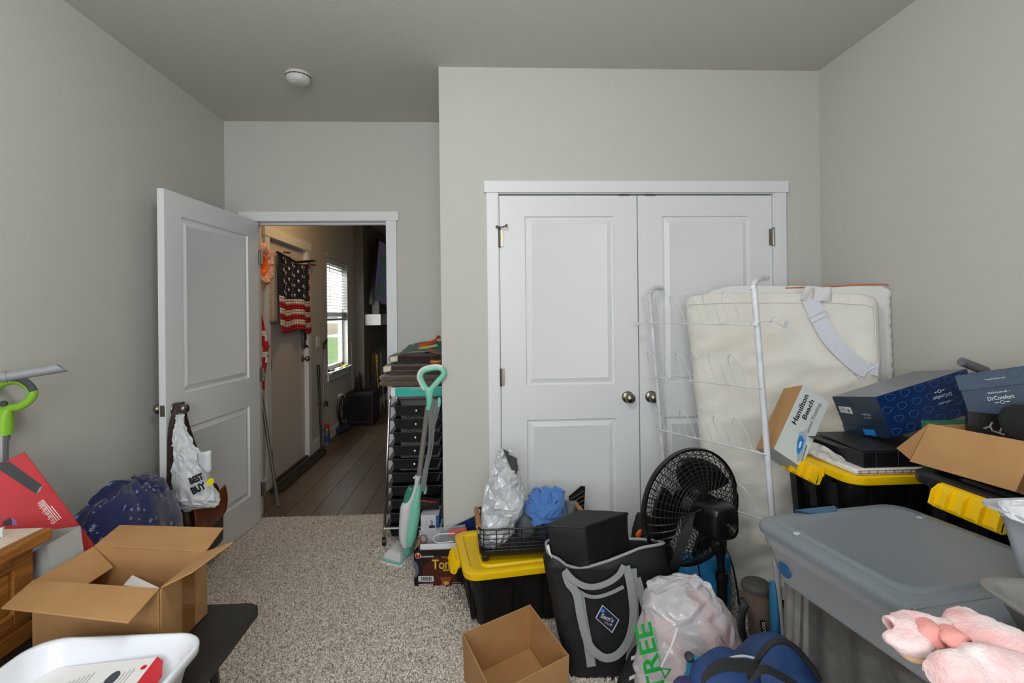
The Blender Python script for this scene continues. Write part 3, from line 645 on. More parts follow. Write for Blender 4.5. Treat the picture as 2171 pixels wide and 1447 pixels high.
for (y0, y1, z0, z1) in ((1.0, 1.07, TZ + .06, .727), (1.49, 1.553, TZ + .06, .727), (1.07, 1.49, .675, .727), (1.07, 1.49, TZ + .06, TZ + .1)): m.box(-1.354, -1.34, y0, y1, z0, z1)
obj('face_frame', m, oakh, cabi, smooth=0, bevel=.003)
m = M(); rings = [[(xx, 1.075 + i, TZ + .105 + i), (xx, 1.485 - i, TZ + .105 + i), (xx, 1.485 - i, .67 - i), (xx, 1.075 + i, .67 - i)] for xx, i in ((-1.352, 0), (-1.347, .004), (-1.342, .035), (-1.341, .037))]; m.loft(rings); obj('raised_panel', m, oak, cabi, smooth=25)
pc = at(2, 1128, Z=.78); m = M(); m.tube([pc + V((-.012 + .014 * math.cos(t * .9), .014 * math.sin(t * .9), -.0135 + .00055 * t)) for t in range(44)], .0022, 6); tag(obj('coiled_wire', m, mat('white_wire', 'e8e8ea', .4)), 'small white wire coil on the oak cabinet top', 'wire')
# grey felt bag between cabinet and red box
m = M(); bt = [(-1.45, 1.6), (-1.305, 1.6), (-1.29, 1.70), (-1.435, 1.70)]; tp = [(-1.452, 1.592), (-1.338, 1.592), (-1.32, 1.70), (-1.436, 1.70)]
ztop = [.64, .70, .712, .70]
o_ = [V((*p, TZ + .001)) for p in bt]; t_ = [V((*p, z)) for p, z in zip(tp, ztop)]
for i in range(4): m.slab([o_[i], o_[(i + 1) % 4], t_[(i + 1) % 4], t_[i]], .003)
m.slab(o_[::-1], .003); tag(obj('felt_bag', m, mat('felt_grey', 'a9aaa6', .9, bump=.3, bscale=300), smooth=0), 'open grey felt bag beside the oak cabinet', 'bag')
# red soundbar box leaning behind
T0 = at(52, 957, Y=1.74); nrm = V((.66, -.70, .28)).normalized(); PL = (T0, nrm)
e1 = (at(205, 1160, pl=PL) - T0).normalized(); e2 = (at(0, 985, pl=PL) - T0); e2 = (e2 - e1 * e2.dot(e1)).normalized()
Lr = 1.0; Wr = .205
while (T0 + e1 * Lr).z < .03: Lr -= .02
while (T0 + e1 * (Lr + .01)).z > .03: Lr += .01
rb = thing('soundbar_box', 'tall red printed soundbar carton leaning against the left wall', 'box', (T0.x + .3, T0.y + .4, 0)); redc = mat('carton_red', 'bf1220', .4, var='b00f1c', scale=6)
m = M(); m.obox(T0, e1 * Lr, e2 * Wr, -nrm * .1); obj('carton', m, redc, rb, smooth=0, bevel=.002)
fpt_ = lambda u, v, l=.0008: T0 + e1 * u + e2 * v + nrm * l
pxr = lambda x, y_: at(x, y_, pl=PL)
m = M(); q = [pxr(0, 980), pxr(20, 978), pxr(89, 1028), pxr(76, 1046), pxr(0, 996)]; m.slab([p + nrm * .0006 for p in q][::-1], .0004, n=nrm * .0004); obj('printed_soundbar', m, mat('print_black', '26262a', .5), rb, smooth=0)
m = M(); m.slab([p + nrm * .0012 for p in (pxr(90, 1029), pxr(85, 1041), pxr(77, 1046), pxr(83, 1034))], .0003, n=nrm * .0003); obj('printed_soundbar_end', m, mat('print_grey', '8b8d92', .5), rb, smooth=0)
cen = pxr(98, 1087); text('All in One with Bass Built-in', cen, -e1, e2, .0135, mat('print_white', 'e9dcdc', .5), rb, w=(pxr(81, 1064) - pxr(116, 1108)).length, bold=.01)
m = M()
for (xa, ya, xb, yb) in ((88, 1060, 122, 1103), (91, 1058, 127, 1101), (109, 1071, 131, 1098)):
    p, q2 = pxr(xa, ya), pxr(xb, yb); m.obox(p + nrm * .0005, q2 - p, e2 * .0022, nrm * .0004)
obj('small_print', m, mat('print_white', 'e9dcdc', .5), rb, smooth=0, kind='stuff')
m = M(); m.slab([pxr(*p) + nrm * .0005 for p in ((5, 1113), (5, 1106), (22, 1096), (26, 1104), (24, 1113))][::-1], .0004, n=nrm * .0004); obj('printed_picture', m, mat('print_dark', '301a24', .5), rb, smooth=0)
m = M(); m.slab([pxr(*p) + nrm * .0009 for p in ((26, 1104), (22, 1096), (34, 1102), (36, 1113), (25, 1113))][::-1], .0003, n=nrm * .0003); obj('printed_picture_glow', m, mat('print_violet', '8d5a9c', .5), rb, smooth=0)
# lime steam mop and grey tube at the left wall
MY = 1.86
lm = thing('lime_mop', 'lime green handled upright mop standing against the left wall', 'mop', tuple(at(6, 940, Y=MY) * V((1, 1, 0)).to_tuple().__len__() if False else (at(6, 940, Y=MY).x, MY, 0)))
lime = mat('lime_plastic', '8fc93a', .35); gr_ = mat('grip_grey', '4b4f52', .6)
lp_ = [at(x, y_, Y=MY) for x, y_ in ((6, 868), (22, 864), (42, 861), (62, 848), (70, 832), (60, 818), (44, 808), (26, 806), (6, 812), (-12, 826), (-20, 842), (-12, 858))]
m = M(); m.tube(spline(lp_ + [lp_[0]], 4)[:-1], .0145, 12, closed=True); obj('loop_handle', m, lime, lm)
m = M(); m.tube(spline([p + V((.006, -.004, .006)) for p in (lp_[7], lp_[6], lp_[5], lp_[4])], 4), .0125, 10); obj('grip', m, gr_, lm)
m = M(); m.loft(pxloft([(866, -14, 30, MY, .018), (880, -16, 24, MY, .024), (895, -16, 23, MY, .026), (921, -16, 22, MY, .026)], 16, p=3)); obj('neck', m, lime, lm)
m = M(); m.lathe([(.011, 0), (.011, .01), (.009, .012)], at(14, 857, Y=MY) + V((0, -.01, 0)), (.2, -.3, 1), 12); obj('button', m, gr_, lm)
p0 = at(5, 921, Y=MY); m = M(); m.tube([p0, p0 + V((0, 0, -.02))], .021, 14); m.tube([p0 + V((0, 0, -.02)), (p0.x + .0, MY, .09)], .0165, 14); obj('pole', m, mat('pole_alu', 'a9aeb3', .3, .8), lm)
m = M(); m.box(p0.x - .02, p0.x + .24, MY - .06, MY + .06, 0, .035); m.tube([(p0.x, MY, .03), (p0.x, MY, .1)], .02, 10); obj('mop_head', m, gr_, lm, bevel=.01)
ta, tb2 = at(132, 779, Y=1.80), at(0, 800, Y=1.72); d = (tb2 - ta).normalized()
m = M(); e = ta.copy(); n = 16; rr2 = .0165; ring = lambda c_, cut: [c_ + (V((0, 0, 1)) * math.sin(t) + d.cross(V((0, 0, 1))).normalized() * math.cos(t)) * rr2 + d * (cut * math.sin(t)) for t in [2 * math.pi * j / n for j in range(n)]]
ringi = lambda c_, cut: [c_ + (p - c_ - d * 0) for p in ring(c_, cut)]
inn = lambda c_, cut: [c_ + (V((0, 0, 1)) * math.sin(t) + d.cross(V((0, 0, 1))).normalized() * math.cos(t)) * (rr2 - .002) + d * (cut * math.sin(t)) for t in [2 * math.pi * j / n for j in range(n)]]
L2 = max(.1, (-1.725 - ta.x) / d.x)
m.loft([inn(ta + d * .2, 0), inn(ta, .016), ring(ta, .016), ring(ta + d * .14, 0), ring(ta + d * L2, 0)], True, True)
m.lathe([(rr2 + .002, 0), (rr2 + .002, .012)], ta + d * .14, d, 16, cap=False)
tag(obj('vacuum_tube', m, mat('tube_grey', '8e9296', .45)), 'grey plastic vacuum tube resting on the lime mop handle', 'tube')
# star blanket heap
cx_, cy_ = -1.525, 2.17; m = M(); NU_, NV_ = 64, 40
def blanket(u, v):
    a = u * 2 * math.pi; t = v; r = math.sin(min(1, t * 1.02) * math.pi / 2) ** .75
    z = .685 * math.cos(t * math.pi / 2) ** .62
    q = V((math.cos(a) * 1.7, math.sin(a) * 1.7, t * 2.2)); fold = noise.noise(q * 1.3 + V((4, 1, 0))) * .5 + .35 * (1 - 2 * abs(noise.noise(q * 1.9 + V((9, 2, 5))))) + .15 * noise.noise(q * 5)
    k = 1 + .16 * fold
    x = cx_ + .165 * r * k * math.cos(a) + .05 * (1 - t); yy = cy_ + .33 * r * k * math.sin(a)
    return V((max(x, XL + .02), yy, max(.002, z * (1 + .10 * fold))))
m.grid(blanket, NU_, NV_); bm_ = mat('blanket_navy', '1d2450', .95, sheen=.3, bump=.3, bscale=150)
bk = thing('star_blanket', 'navy fleece blanket printed with pale stars heaped by the door', 'blanket', (cx_, cy_, 0)); obj('fleece', m, bm_, bk, smooth=60)
m = M(); random.seed(5)
for i in range(190):
    u, v = random.random(), random.uniform(.12, .95); c0 = blanket(u, v); pu = blanket(u + .004, v) - c0; pv = blanket(u, v + .004) - c0
    if pu.length < 1e-5 or pv.length < 1e-5: continue
    n_ = pu.cross(pv).normalized(); pu.normalize(); w_ = n_.cross(pu); 
    if n_.dot(c0 - V((cx_, cy_, .2))) < 0: n_ = -n_
    s_ = random.choice((.006, .009, .013)); a0 = random.random() * 6; ring = [c0 + n_ * .0025 + (pu * math.cos(a0 + math.pi * j / 5) + w_ * math.sin(a0 + math.pi * j / 5)) * (s_ if j % 2 == 0 else s_ * .42) for j in range(10)]
    m.slab(ring, .0006, n=n_ * .0006)
obj('stars', m, mat('blanket_star', '7d8ab8', .9), bk, smooth=0, kind='stuff')
# satchel hanging from the door knob, its strap over the knob
leath = mat('leather_brown', '3a2016', .45, var='2b1710', scale=20, bump=.2, bscale=90); tan = mat('leather_tan', '7a3a16', .4, var='64300f', scale=15, bump=.2)
sat = thing('leather_satchel', 'dark brown leather satchel hung by its strap on the door knob', 'bag', (KNOB.x + .06, KNOB.y, .2)); X0 = -1.52
m = M(); yc = 2.66
def rsec(z, w, d_, dx_=0): return [(X0 + .055 + dx_ + y_ , yc + x_, z) for x_, y_ in rrect(w, d_, .025)]
m.loft([rsec(.16, .30, .06), rsec(.18, .33, .085), rsec(.36, .33, .09), rsec(.47, .31, .05), rsec(.485, .30, .03)]); obj('body', m, leath, sat)
m = M(); m.grid(lambda u, v: V((X0 + .105 + .012 * math.sin(v * 3), yc - .155 + .31 * u, .475 - .15 * v - .02 * math.sin(u * math.pi))), 14, 8); obj('flap', m, tan, sat, solid=.004)
sp = [(KNOB + V((-.012, -.012, .027))), at(364, 905, Y=2.585), at(361, 1000, Y=2.57), at(358, 1086, Y=2.55), V((X0 + .05, 2.54, .46))]
m = M(); m.ribbon(spline(sp, 5), V((.75, .66, 0)), .03, .003); sp2 = [KNOB + V((-.012, -.012, .027)), KNOB + V((-.01, .02, .02)), at(398, 905, Y=2.70), V((X0 + .045, 2.78, .46))]; m.ribbon(spline(sp2, 5), V((.75, .66, 0)), .022, .003); obj('strap', m, leath, sat)
m = M(); q = at(360, 1038, Y=2.555); m.lathe([(.016, -.006), (.016, .006)], q + V((0, -.004, 0)), (0, 1, 0), 14); obj('strap_buckle', m, mat('buckle_bronze', '5a4034', .35, .6), sat)
# white shopping bag on the knob
pb = mat('bag_white_film', 'dfe2e6', .28, alpha=.9, sub=.2); YB_ = 2.52
bb = thing('shopping_bag', 'white plastic shopping bag with black lettering hung on the door knob', 'bag', tuple(at(415, 1080, Y=YB_)))
rows = [(878, 374, 390, 2.61, .012), (892, 372, 390, 2.59, .016), (915, 366, 398, 2.56, .024), (940, 362, 410, YB_ + .02, .035), (958, 366, 424, YB_, .045), (985, 366, 434, YB_, .05), (1020, 365, 450, YB_, .055), (1050, 364, 464, YB_, .055), (1064, 364, 466, YB_, .05), (1076, 364, 452, YB_, .035), (1081, 368, 420, YB_, .012)]
m = M(); m.loft(pxloft(dense(rows, 3), 26)); streak(m, at(384, 880, Y=2.6), .010, 9, 3); crush(m, .004, 1, 3); obj('film', m, pb, bb, smooth=26)
m = M(); m.grid(lambda u, v: at(418 + 30 * u, 960 + (18 + 30 * math.sin(u * 2)) * v - 6 * u, Y=YB_ - .058 - .014 * math.sin(u * 3)), 8, 6); m.crumple(.004, 40, 2); obj('loose_handle', m, pb, bb, solid=.001)
ink = mat('ink_black', '0d0d0d', .5)
text('BEST', at(416, 1014, Y=YB_ - .068), (1, .06, .42), (-.3, 0, 1), .034, ink, bb, bold=.055, w=.066); text('BUY', at(421, 1034, Y=YB_ - .069), (1, .06, .48), (-.3, 0, 1), .036, ink, bb, bold=.055, w=.07)
m = M(); m.slab([at(446 + 8 * math.cos(t), 1021 - 8 * math.sin(t) - 3 * math.cos(t), Y=YB_ - .0675) for t in [i * math.pi / 8 for i in range(16)]], .0006, n=(0, -.0006, 0)); obj('printed_tag', m, mat('tag_yellow', 'f2e213', .5), bb, smooth=0)
# open cardboard box on the table
card = mat('cardboard', 'b68a5a', .75, var='ad8152', scale=8, bump=.06, bscale=120, stretch=(1, 1, 1)); cardin = mat('cardboard_inside', 'a97d4e', .8, var='9f7447', scale=10, bump=.05, bscale=120)
BR = at(438, 1300, Z=TZ); zt = at(436, 1171, Y=BR.y).z
tBR, tBL, tNR = at(436, 1171, Z=zt), at(200, 1158, Z=zt), at(338, 1249, Z=zt); tNL = tNR + tBL - tBR
cbx = thing('cardboard_box', 'big open cardboard box with spread flaps on the black table', 'box', ((tBR.x + tNL.x) / 2, (tBR.y + tNL.y) / 2, TZ))
cor = [tNL, tNR, tBR, tBL]; bot = [V((p.x, p.y, TZ + .001)) for p in cor]; m = M()
for i in range(4):
    m.slab([bot[i], bot[(i + 1) % 4], cor[(i + 1) % 4], cor[i]], .0045, n=None)
m.slab(bot[::-1], -.004, n=(0, 0, .004)); obj('carton', m, card, cbx, smooth=0, bevel=.0012, segs=1)
def flap(quad, nm='flap', mt=card): 
    m = M(); m.slab(quad, .0042); return obj(nm, m, mt, cbx, smooth=0, bevel=.001, segs=1)
flap([tBL, tBR, at(474, 1120, Z=zt + .015), at(254, 1114, Z=zt + .015)])
flap([tNR, tNL, at(2, 1291, Z=zt - .01), at(272, 1322, Z=zt - .012)])
flap([tBR, tNR + V((.002, .004, 0)), at(408, 1214, Z=zt + .045), at(495, 1150, Z=zt + .06)])
flap([tNL, tBL, at(241, 1201, Z=zt - .055), at(187, 1236, Z=zt - .05)])
tp_ = mat('packing_tape', '9a6a34', .15, alpha=.9, coat=.3); m = M(); fr_ = lambda u, z: tNR.lerp(tBR, u).xy
def sidept(u, z, off=.006): 
    p = tNR.lerp(tBR, u); n_ = (tBR - tNR).cross(V((0, 0, 1))).normalized(); return V((p.x, p.y, z)) + n_ * off
m.slab([sidept(.42, TZ + .002), sidept(.68, TZ + .002), sidept(.68, zt - .002), sidept(.42, zt - .002)], .0005); obj('packing_tape', m, tp_, cbx, smooth=0)
pa = at(280, 1220, Z=zt - .07); m = M(); m.slab([at(262, 1240, Z=zt - .075), at(336, 1254, Z=zt - .05), at(338, 1246, Z=zt - .045), at(281, 1219, Z=zt - .075)], .0012); m.slab([at(262, 1240, Z=zt - .075), at(336, 1254, Z=zt - .05), at(336, 1254, Z=zt - .05) + V((-.01, -.005, -(zt - .05 - TZ) + .004)), at(262, 1240, Z=zt - .075) + V((-.01, -.005, -(zt - .075 - TZ) + .004))], .0012)
tag(obj('white_card', m, mat('paper_white', 'e6e7ea', .6), smooth=0), 'folded white card standing inside the open cardboard box', 'card')
# white tub with papers and fastener box
RZ = .575; fa, fb = at(86, 1351, Z=RZ), at(434, 1351, Z=RZ); wtub = fb.x - fa.x; tcx2 = (fa.x + fb.x) / 2; ltub = .5; tcy2 = fa.y - ltub / 2
tub = thing('white_tub', 'white plastic tub holding papers in front of the cardboard box', 'tub', (tcx2, tcy2, TZ)); wpl = mat('white_plastic', 'e3e7ee', .32)
m = M(); R = lambda k, z, r=.07: [(tcx2 + x, tcy2 + y, z) for x, y in rrect(wtub * 1 + k, ltub + k, r, 8)]
m.loft([R(-.1, TZ + .001, .05), R(-.07, TZ + .008), R(-.03, RZ - .02), R(-.012, RZ - .015), R(-.006, RZ - .022), R(0, RZ - .02), R(.002, RZ - .004), R(-.004, RZ), R(-.018, RZ), R(-.026, RZ - .006), R(-.04, RZ - .03), R(-.076, TZ + .014), R(-.105, TZ + .006, .05)], True, True); obj('shell', m, wpl, tub, smooth=60)
pap = mat('paper_white', 'e6e7ea', .6)
for i, (dx_, dy_, an) in enumerate(((.02, .03, .2), (.05, .02, -.1))):
    f = frame((tcx2 + dx_, tcy2 + dy_, TZ + .0085 + .003 * i), an); m = M(); m.slab([f(-.1, -.14), f(.1, -.14), f(.1, .14), f(-.1, .14)], .0015); tag(obj('paper_sheets', m, pap, smooth=0), ('stapled printed sheets flat at the bottom of the white tub', 'loose white sheet lying askew in the white tub')[i], 'paper')
vz = .545; va, vb = at(333, 1392, Z=vz), at(98, 1417, Z=vz - .03); vd = (vb - va); vn = V((.02, -1, -.13)).normalized(); vl = .26
vbx = thing('fastener_box', 'white and red fastener package tilted in the white tub', 'box', tuple(va.lerp(vb, .5) - V((0, .12, .06))))
up_ = vd.cross(vn).normalized(); up_ = up_ if up_.z > 0 else -up_
m = M(); m.obox(va, vd, vn * vl, -up_ * .04); obj('carton', m, mat('box_white', 'e8e6e6', .4), vbx, smooth=0, bevel=.001)
m = M(); m.slab([va + up_ * .001, va + vn * vl + up_ * .001, va + vn * vl - up_ * .042 - vd.normalized() * .018, va + vn * .03 - up_ * .03 - vd.normalized() * .024, va - vd.normalized() * .012 - up_ * .012], .001); obj('red_end_flap', m, mat('box_red', 'c8242c', .4), vbx, smooth=0)
vx = -vd.normalized(); vpt = lambda u, v: va + vd.normalized() * u + vn * v + up_ * .0006
text('VELCRO', vpt(.022, .075), -vn * 1, vx, .011, mat('ink_dark', '252525', .5), vbx, w=.055)
m = M(); m.slab([vpt(.014, .03) + (vx * math.cos(t) + vn * math.sin(t)) * .007 for t in [i * math.pi / 7 for i in range(14)]], .0004, n=up_ * .0004); obj('printed_logo', m, mat('box_red', 'c8242c', .4), vbx, smooth=0)
m = M(); m.slab([vpt(.075, .055) + (vx * math.cos(t) * .014 + vn * math.sin(t) * .022) for t in [i * math.pi / 10 for i in range(20)]], .0004, n=up_ * .0004); obj('printed_oval', m, mat('print_slate', '3a4550', .5), vbx, smooth=0)
m = M(); m.slab([vpt(.125, .1), vpt(.155, .075), vpt(.16, .13), vpt(.13, .15)][::-1], .0004, n=up_ * .0004); obj('printed_device', m, mat('print_teal', '2f5f78', .5), vbx, smooth=0)
m = M()
for i in range(7):
    for j in range(2): m.obox(vpt(.035 + .009 * i + .1 * j, .03 + .004 * i), vn * (.05 - .004 * i), vd.normalized() * .0016, up_ * .0003)
obj('small_print', m, mat('print_mid', '9a9a9c', .5), vbx, smooth=0, kind='stuff')
# ================================================================== middle of the room
def pxloft_f(rows, n=24, p=3.5):
    """like pxloft, but the given Y is the front surface"""
    return pxloft([(a, b, c_, Y + hd, hd) for a, b, c_, Y, hd in []], n) if False else [[q + V((0, r[4], 0)) for q in ring] for r, ring in zip(rows, pxloft(rows, n, p=p))]
def worm(m, spine, rad, n=14, mi=0):
    """soft body along a spine with (half width, half height) sections standing upright"""
    p = [V(q) for q in spine]; rings = []
    for i, c0 in enumerate(p):
        t = (p[min(i + 1, len(p) - 1)] - p[max(i - 1, 0)]); t.normalize(); s = t.cross(V((0, 0, 1))).normalized(); u = s.cross(t).normalized(); w_, h_ = rad[i]
        rings.append([c0 + s * math.cos(2 * math.pi * j / n) * w_ + u * math.sin(2 * math.pi * j / n) * h_ for j in range(n)])
    return m.loft(rings, True, True, True, mi)
def wormd(m, spine, rad, k=4, n=16):
    sp = spline(spine, k); rr = [tuple(V((*a, 0)).lerp(V((*b, 0)), t / k).xy) for a, b in zip(rad[:-1], rad[1:]) for t in range(k)] + [rad[-1]]
    return worm(m, sp, rr, n)
# ---------------------------------------------------------------- chrome drawer cart
cart = thing('drawer_cart', 'chrome rolling cart of ten black drawers beside the doorway', 'cart', (-.42, 3.2, 0))
FLb, FLt = V((-.603, 3.06, .055)), at(826, 842, Y=3.14); BLb, BLt = V((-.595, 3.38, .055)), V((FLt.x, 3.42, FLt.z)); WX = V((.345, 0, 0))
for s_ in (0, 1):
    m = M(); m.tube([FLb + WX * s_, FLt + WX * s_ - V((0, 0, .03)), FLt + WX * s_ + V((0, .012, -.008)), FLt + WX * s_ + V((0, .04, 0)), BLt + WX * s_ - V((0, .04, 0)), BLt + WX * s_ - V((0, .01, .01)), BLb + WX * s_], .0085, 10); obj('side_frame', m, chrome, cart)
m = M(); m.tube([FLb + V((0, 0, .05)), FLb + WX + V((0, 0, .05))], .005, 8); obj('cross_bar', m, mat('bar_white', 'd5d5d5', .3), cart)
for q in (FLb, FLb + WX, BLb, BLb + WX):
    m = M(); m.lathe([(.012, -.013), (.027, -.01), (.027, .01), (.012, .013)], V((q.x, q.y, .027)), (1, .2, 0), 18); m.lathe([(.008, 0), (.008, .03)], V((q.x, q.y, .027)), (0, 0, 1), 8); obj('caster', m, blk, cart)
zl = [1.3866 - (yy - 666) * 3.1 / F for yy in (856, 884, 911.5, 939, 966, 994, 1021, 1048, 1075, 1102)]
drm = mat('drawer_black', '17171a', .3); kn = mat('pearl_knob', 'd9d9d9', .15, .6)
for i, z in enumerate(zl):
    t = (z - FLb.z) / (FLt.z - FLb.z); o = FLb.lerp(FLt, t); x0, x1 = o.x + .006, o.x + .339; y0, y1 = o.y - .004, 3.385; hh = .064
    m = M(); R2 = lambda k, zz: [(x0 + k, y0 + k * .5, zz), (x1 - k, y0 + k * .5, zz), (x1 - k, y1 - k, zz), (x0 + k, y1 - k, zz)]
    m.loft([R2(.036, z - hh), R2(.022, z - .006), R2(.0, z - .006), R2(-.002, z - .002), R2(.0, z), R2(.024, z), R2(.04, z - hh + .003)], True, True)
    dr = obj('drawer', m, drm, cart, smooth=30)
    m = M(); m.lathe([(.003, 0), (.003, .008), (.007, .011), (.0085, .017), (.006, .023), (.001, .025)], V(((x0 + x1) / 2 - .005, y0 + .012, z - .03)), (0, -1, 0), 14); obj('knob', m, kn, dr)
CT = FLt.z
m = M(); m.box(-.565, -.235, 3.13, 3.4, CT + .006, CT + .062); tb_ = thing('teal_box', 'flat teal and white box on top of the drawer cart', 'box', (-.4, 3.27, CT)); obj('carton', m, mat('box_white', 'e8e6e6', .4), tb_, smooth=0, bevel=.002)
m = M(); m.box(-.538, -.2355, 3.1285, 3.13, CT + .008, CT + .06); obj('teal_panel', m, mat('teal_print', '1fb5a5', .4), tb_, smooth=0); bars(tb_, (-.4, 3.128, CT + .052), (1, 0, 0), (0, 0, 1), .09, .006, mat('print_mid2', 'a8b5b2', .5))
tow = mat('towel_brown', '4a352b', .95, var='3d2a21', scale=60, bump=.5, bscale=220, sheen=.4); tow2 = mat('towel_taupe', '6b5644', .95, var='5a4738', scale=60, bump=.5, bscale=220, sheen=.4); tow3 = mat('towel_chocolate', '35251f', .95, var='2c1e19', scale=60, bump=.5, bscale=220, sheen=.3)
def towel(name, label, x0, x1, y0, y1, z0, z1, mt, layers=2, seed=1):
    t = thing(name, label, 'towel', ((x0 + x1) / 2, (y0 + y1) / 2, z0)); h = (z1 - z0) / layers
    for k in range(layers):
        m = M(); zc = z0 + h * (k + .5); rings = []; N = 14
        for j in range(N + 1):
            x = x0 + (x1 - x0) * j / N; e = 1 if 0 < j < N else .72; rings.append([V((x + random.uniform(-.002, .002), (y0 + y1) / 2 + yy * e * (y1 - y0), zc + zz * h * e * .98)) for yy, zz in rrect(1, 1, .28, 4)])
        m.loft(rings); m.crumple(.003, 26, seed + k); obj('fold', m, mt, t, smooth=60)
    return t
towel('folded_towel', 'taupe folded bath towel lowest in the stack on the cart', -.64, -.25, 3.12, 3.4, CT + .065, CT + .135, tow2, 2, 3)
towel('folded_towel.001', 'dark brown folded towel in the middle of the stack on the cart', -.61, -.24, 3.13, 3.4, CT + .137, CT + .2, tow, 2, 8)
towel('folded_towel.002', 'chocolate brown folded towel on top of the stack on the cart', -.585, -.25, 3.14, 3.4, CT + .202, CT + .262, tow3, 1, 11)
for k, (x, z) in enumerate(((-.61, CT + .175), (-.57, CT + .235))):
    m = M(); m.grid(lambda u, v: V((x + .05 * u, 3.125 - .004 * math.sin(u * 3), z + .035 * (v - .5) + .006 * u)), 4, 3); tag(obj('care_tag', m, mat('tag_cream', 'd8d2bd', .7), solid=.001), ('cream tag on the dark brown folded towel', 'cream tag on the chocolate brown top towel')[k], 'tag')
# reusable tote lying on the towels
zt_ = CT + .266; rt = thing('tote_bag', 'green and orange reusable tote lying on the brown towels', 'bag', (-.4, 3.25, zt_)); org = mat('tote_orange', 'e2571b', .7); grn = mat('tote_green', '3f6a68', .6, var='2f5654', scale=8)
pA, pB, pC, pD = at(843, 752, Y=3.12), at(868, 731, Y=3.3), at(936, 723, Y=3.3), at(937, 751, Y=3.1); pM = at(905, 744, Y=3.1)
m = M(); m.grid(lambda u, v: (pA.lerp(pD, u)).lerp(pB.lerp(pC, u), v) + V((0, 0, .022 * math.sin(u * math.pi) * (1 - v * .6))), 12, 8); obj('printed_front', m, grn, rt, solid=.003)
bA, bD = V((pA.x + .012, pA.y + .02, zt_ + .004)), V((pD.x, pD.y + .02, zt_ + .004))
m = M(); m.grid(lambda u, v: (pA.lerp(pD, u) + V((0, 0, .022 * math.sin(u * math.pi)))).lerp(bA.lerp(bD, u * .7) + V((0, .02, .03 * u)), v), 12, 4); obj('gusset', m, org, rt, solid=.003)
m = M(); m.ribbon(spline([at(887, 727, Y=3.2), at(890, 733, Y=3.18), at(905, 729, Y=3.17), at(922, 722, Y=3.2), at(928, 714, Y=3.22), at(934, 716, Y=3.25)], 4), V((.1, -.5, 1)), .024, .003); obj('handle', m, org, rt)
text('F', at(877, 735, Y=3.22) + V((0, -.02, .012)), (1, .1, .1), (.1, .8, .5), .016, mat('print_white', 'e9dcdc', .5), rt); m = M(); m.slab([at(x, y_, Y=3.16) + V((0, -.01, .012)) for x, y_ in ((885, 741), (905, 737), (925, 733), (930, 737), (905, 742), (890, 745))], .001); obj('printed_scene', m, mat('print_olive', '9aa55a', .7), rt, smooth=0)
m = M(); q = at(912, 767, Y=3.12); m.lathe([(.013, 0), (.0145, .004), (.0145, .06), (.012, .066)], q, (1, .05, -.02), 16); tag(obj('amber_bottle', m, mat('amber', 'a8671c', .25)), 'small amber bottle lying on the towels under the tote', 'bottle')
m = M(); m.tube([(-.36, 3.2, zt_ + .014), (-.27, 3.23, zt_ + .02), (-.24, 3.26, zt_ + .018)], .014, 10); tag(obj('dark_sock', m, mat('cloth_dark', '211c20', .9)), 'dark cloth roll tucked under the green tote', 'cloth')
# ---------------------------------------------------------------- mint steam mop
mint = mat('mint_plastic', '7fcdb4', .35); mwhite = mat('mop_white', 'd6d9db', .35); steel = mat('mop_tube_steel', '8d8a85', .4, .3)
f0 = at(838, 1185, Z=0); mop = thing('steam_mop', 'mint and white steam mop leaning on the closet corner', 'mop', tuple(f0))
fp_ = [at(806, 1196, Z=.0), at(849, 1207, Z=.0), at(884, 1172, Z=.0), at(842, 1156, Z=.0)]
rnd = lambda ps, z, k: [V((p.x, p.y, 0)).lerp(V(((fp_[0].x + fp_[2].x) / 2, (fp_[0].y + fp_[2].y) / 2, 0)), k) + V((0, 0, z)) for p in ps]
fr2 = []
for i in range(4):
    a, b = fp_[i], fp_[(i + 1) % 4]
    for j in range(14): fr2.append(a.lerp(b, j / 14) + V((random.uniform(-.006, .006), random.uniform(-.006, .006), 0)))
m = M(); m.loft([[V((p.x, p.y, .004 + random.uniform(0, .004))) for p in fr2], rnd(fr2, .018, .06)]); m.crumple(.003, 90, 4); obj('mop_pad', m, mat('pad_white', 'd9d8d6', .95, bump=.6, bscale=160), mop)
m = M(); m.loft([rnd(fp_, .018, .1), rnd(fp_, .03, .1)]); obj('foot_plate', m, mint, mop, bevel=.006)
m = M(); m.loft([rnd(fp_, .03, .13), rnd(fp_, .05, .2), rnd(fp_, .066, .42), rnd(fp_, .07, .65)]); obj('foot_cover', m, mwhite, mop, smooth=60, bevel=.004)
m = M(); m.tube([at(863, 1168, Y=2.84), at(864, 1148, Y=2.81)], .022, 14); obj('swivel', m, mint, mop)
bY = 2.79
m = M(); m.loft(pxloft(dense([(1156, 852, 866, bY, .03), (1135, 846, 866, bY, .038), (1095, 847, 872, bY, .04), (1068, 851, 876, bY, .036), (1050, 868, 881, bY, .025), (1028, 878, 888, bY, .022), (1007, 879, 895, bY - .01, .02)], 4), 20)); obj('body_shell', m, mwhite, mop, smooth=60)
m = M(); m.loft(pxloft(dense([(1155, 864, 876, bY, .028), (1135, 860, 883, bY, .036), (1095, 865, 890, bY, .036), (1068, 872, 892, bY, .033), (1040, 881, 893, bY, .024), (1025, 886, 894, bY, .02)], 4), 20)); obj('body_side', m, mint, mop, smooth=60)
m = M(); m.loft(pxloft(dense([(1078, 853, 870, bY, .03), (1060, 855, 874, bY, .031), (1040, 860, 878, bY, .028), (1030, 866, 878, bY, .022)], 4), 20)); obj('water_tank', m, mat('tank_green', '3f8f7c', .1, alpha=.82), mop, smooth=60)
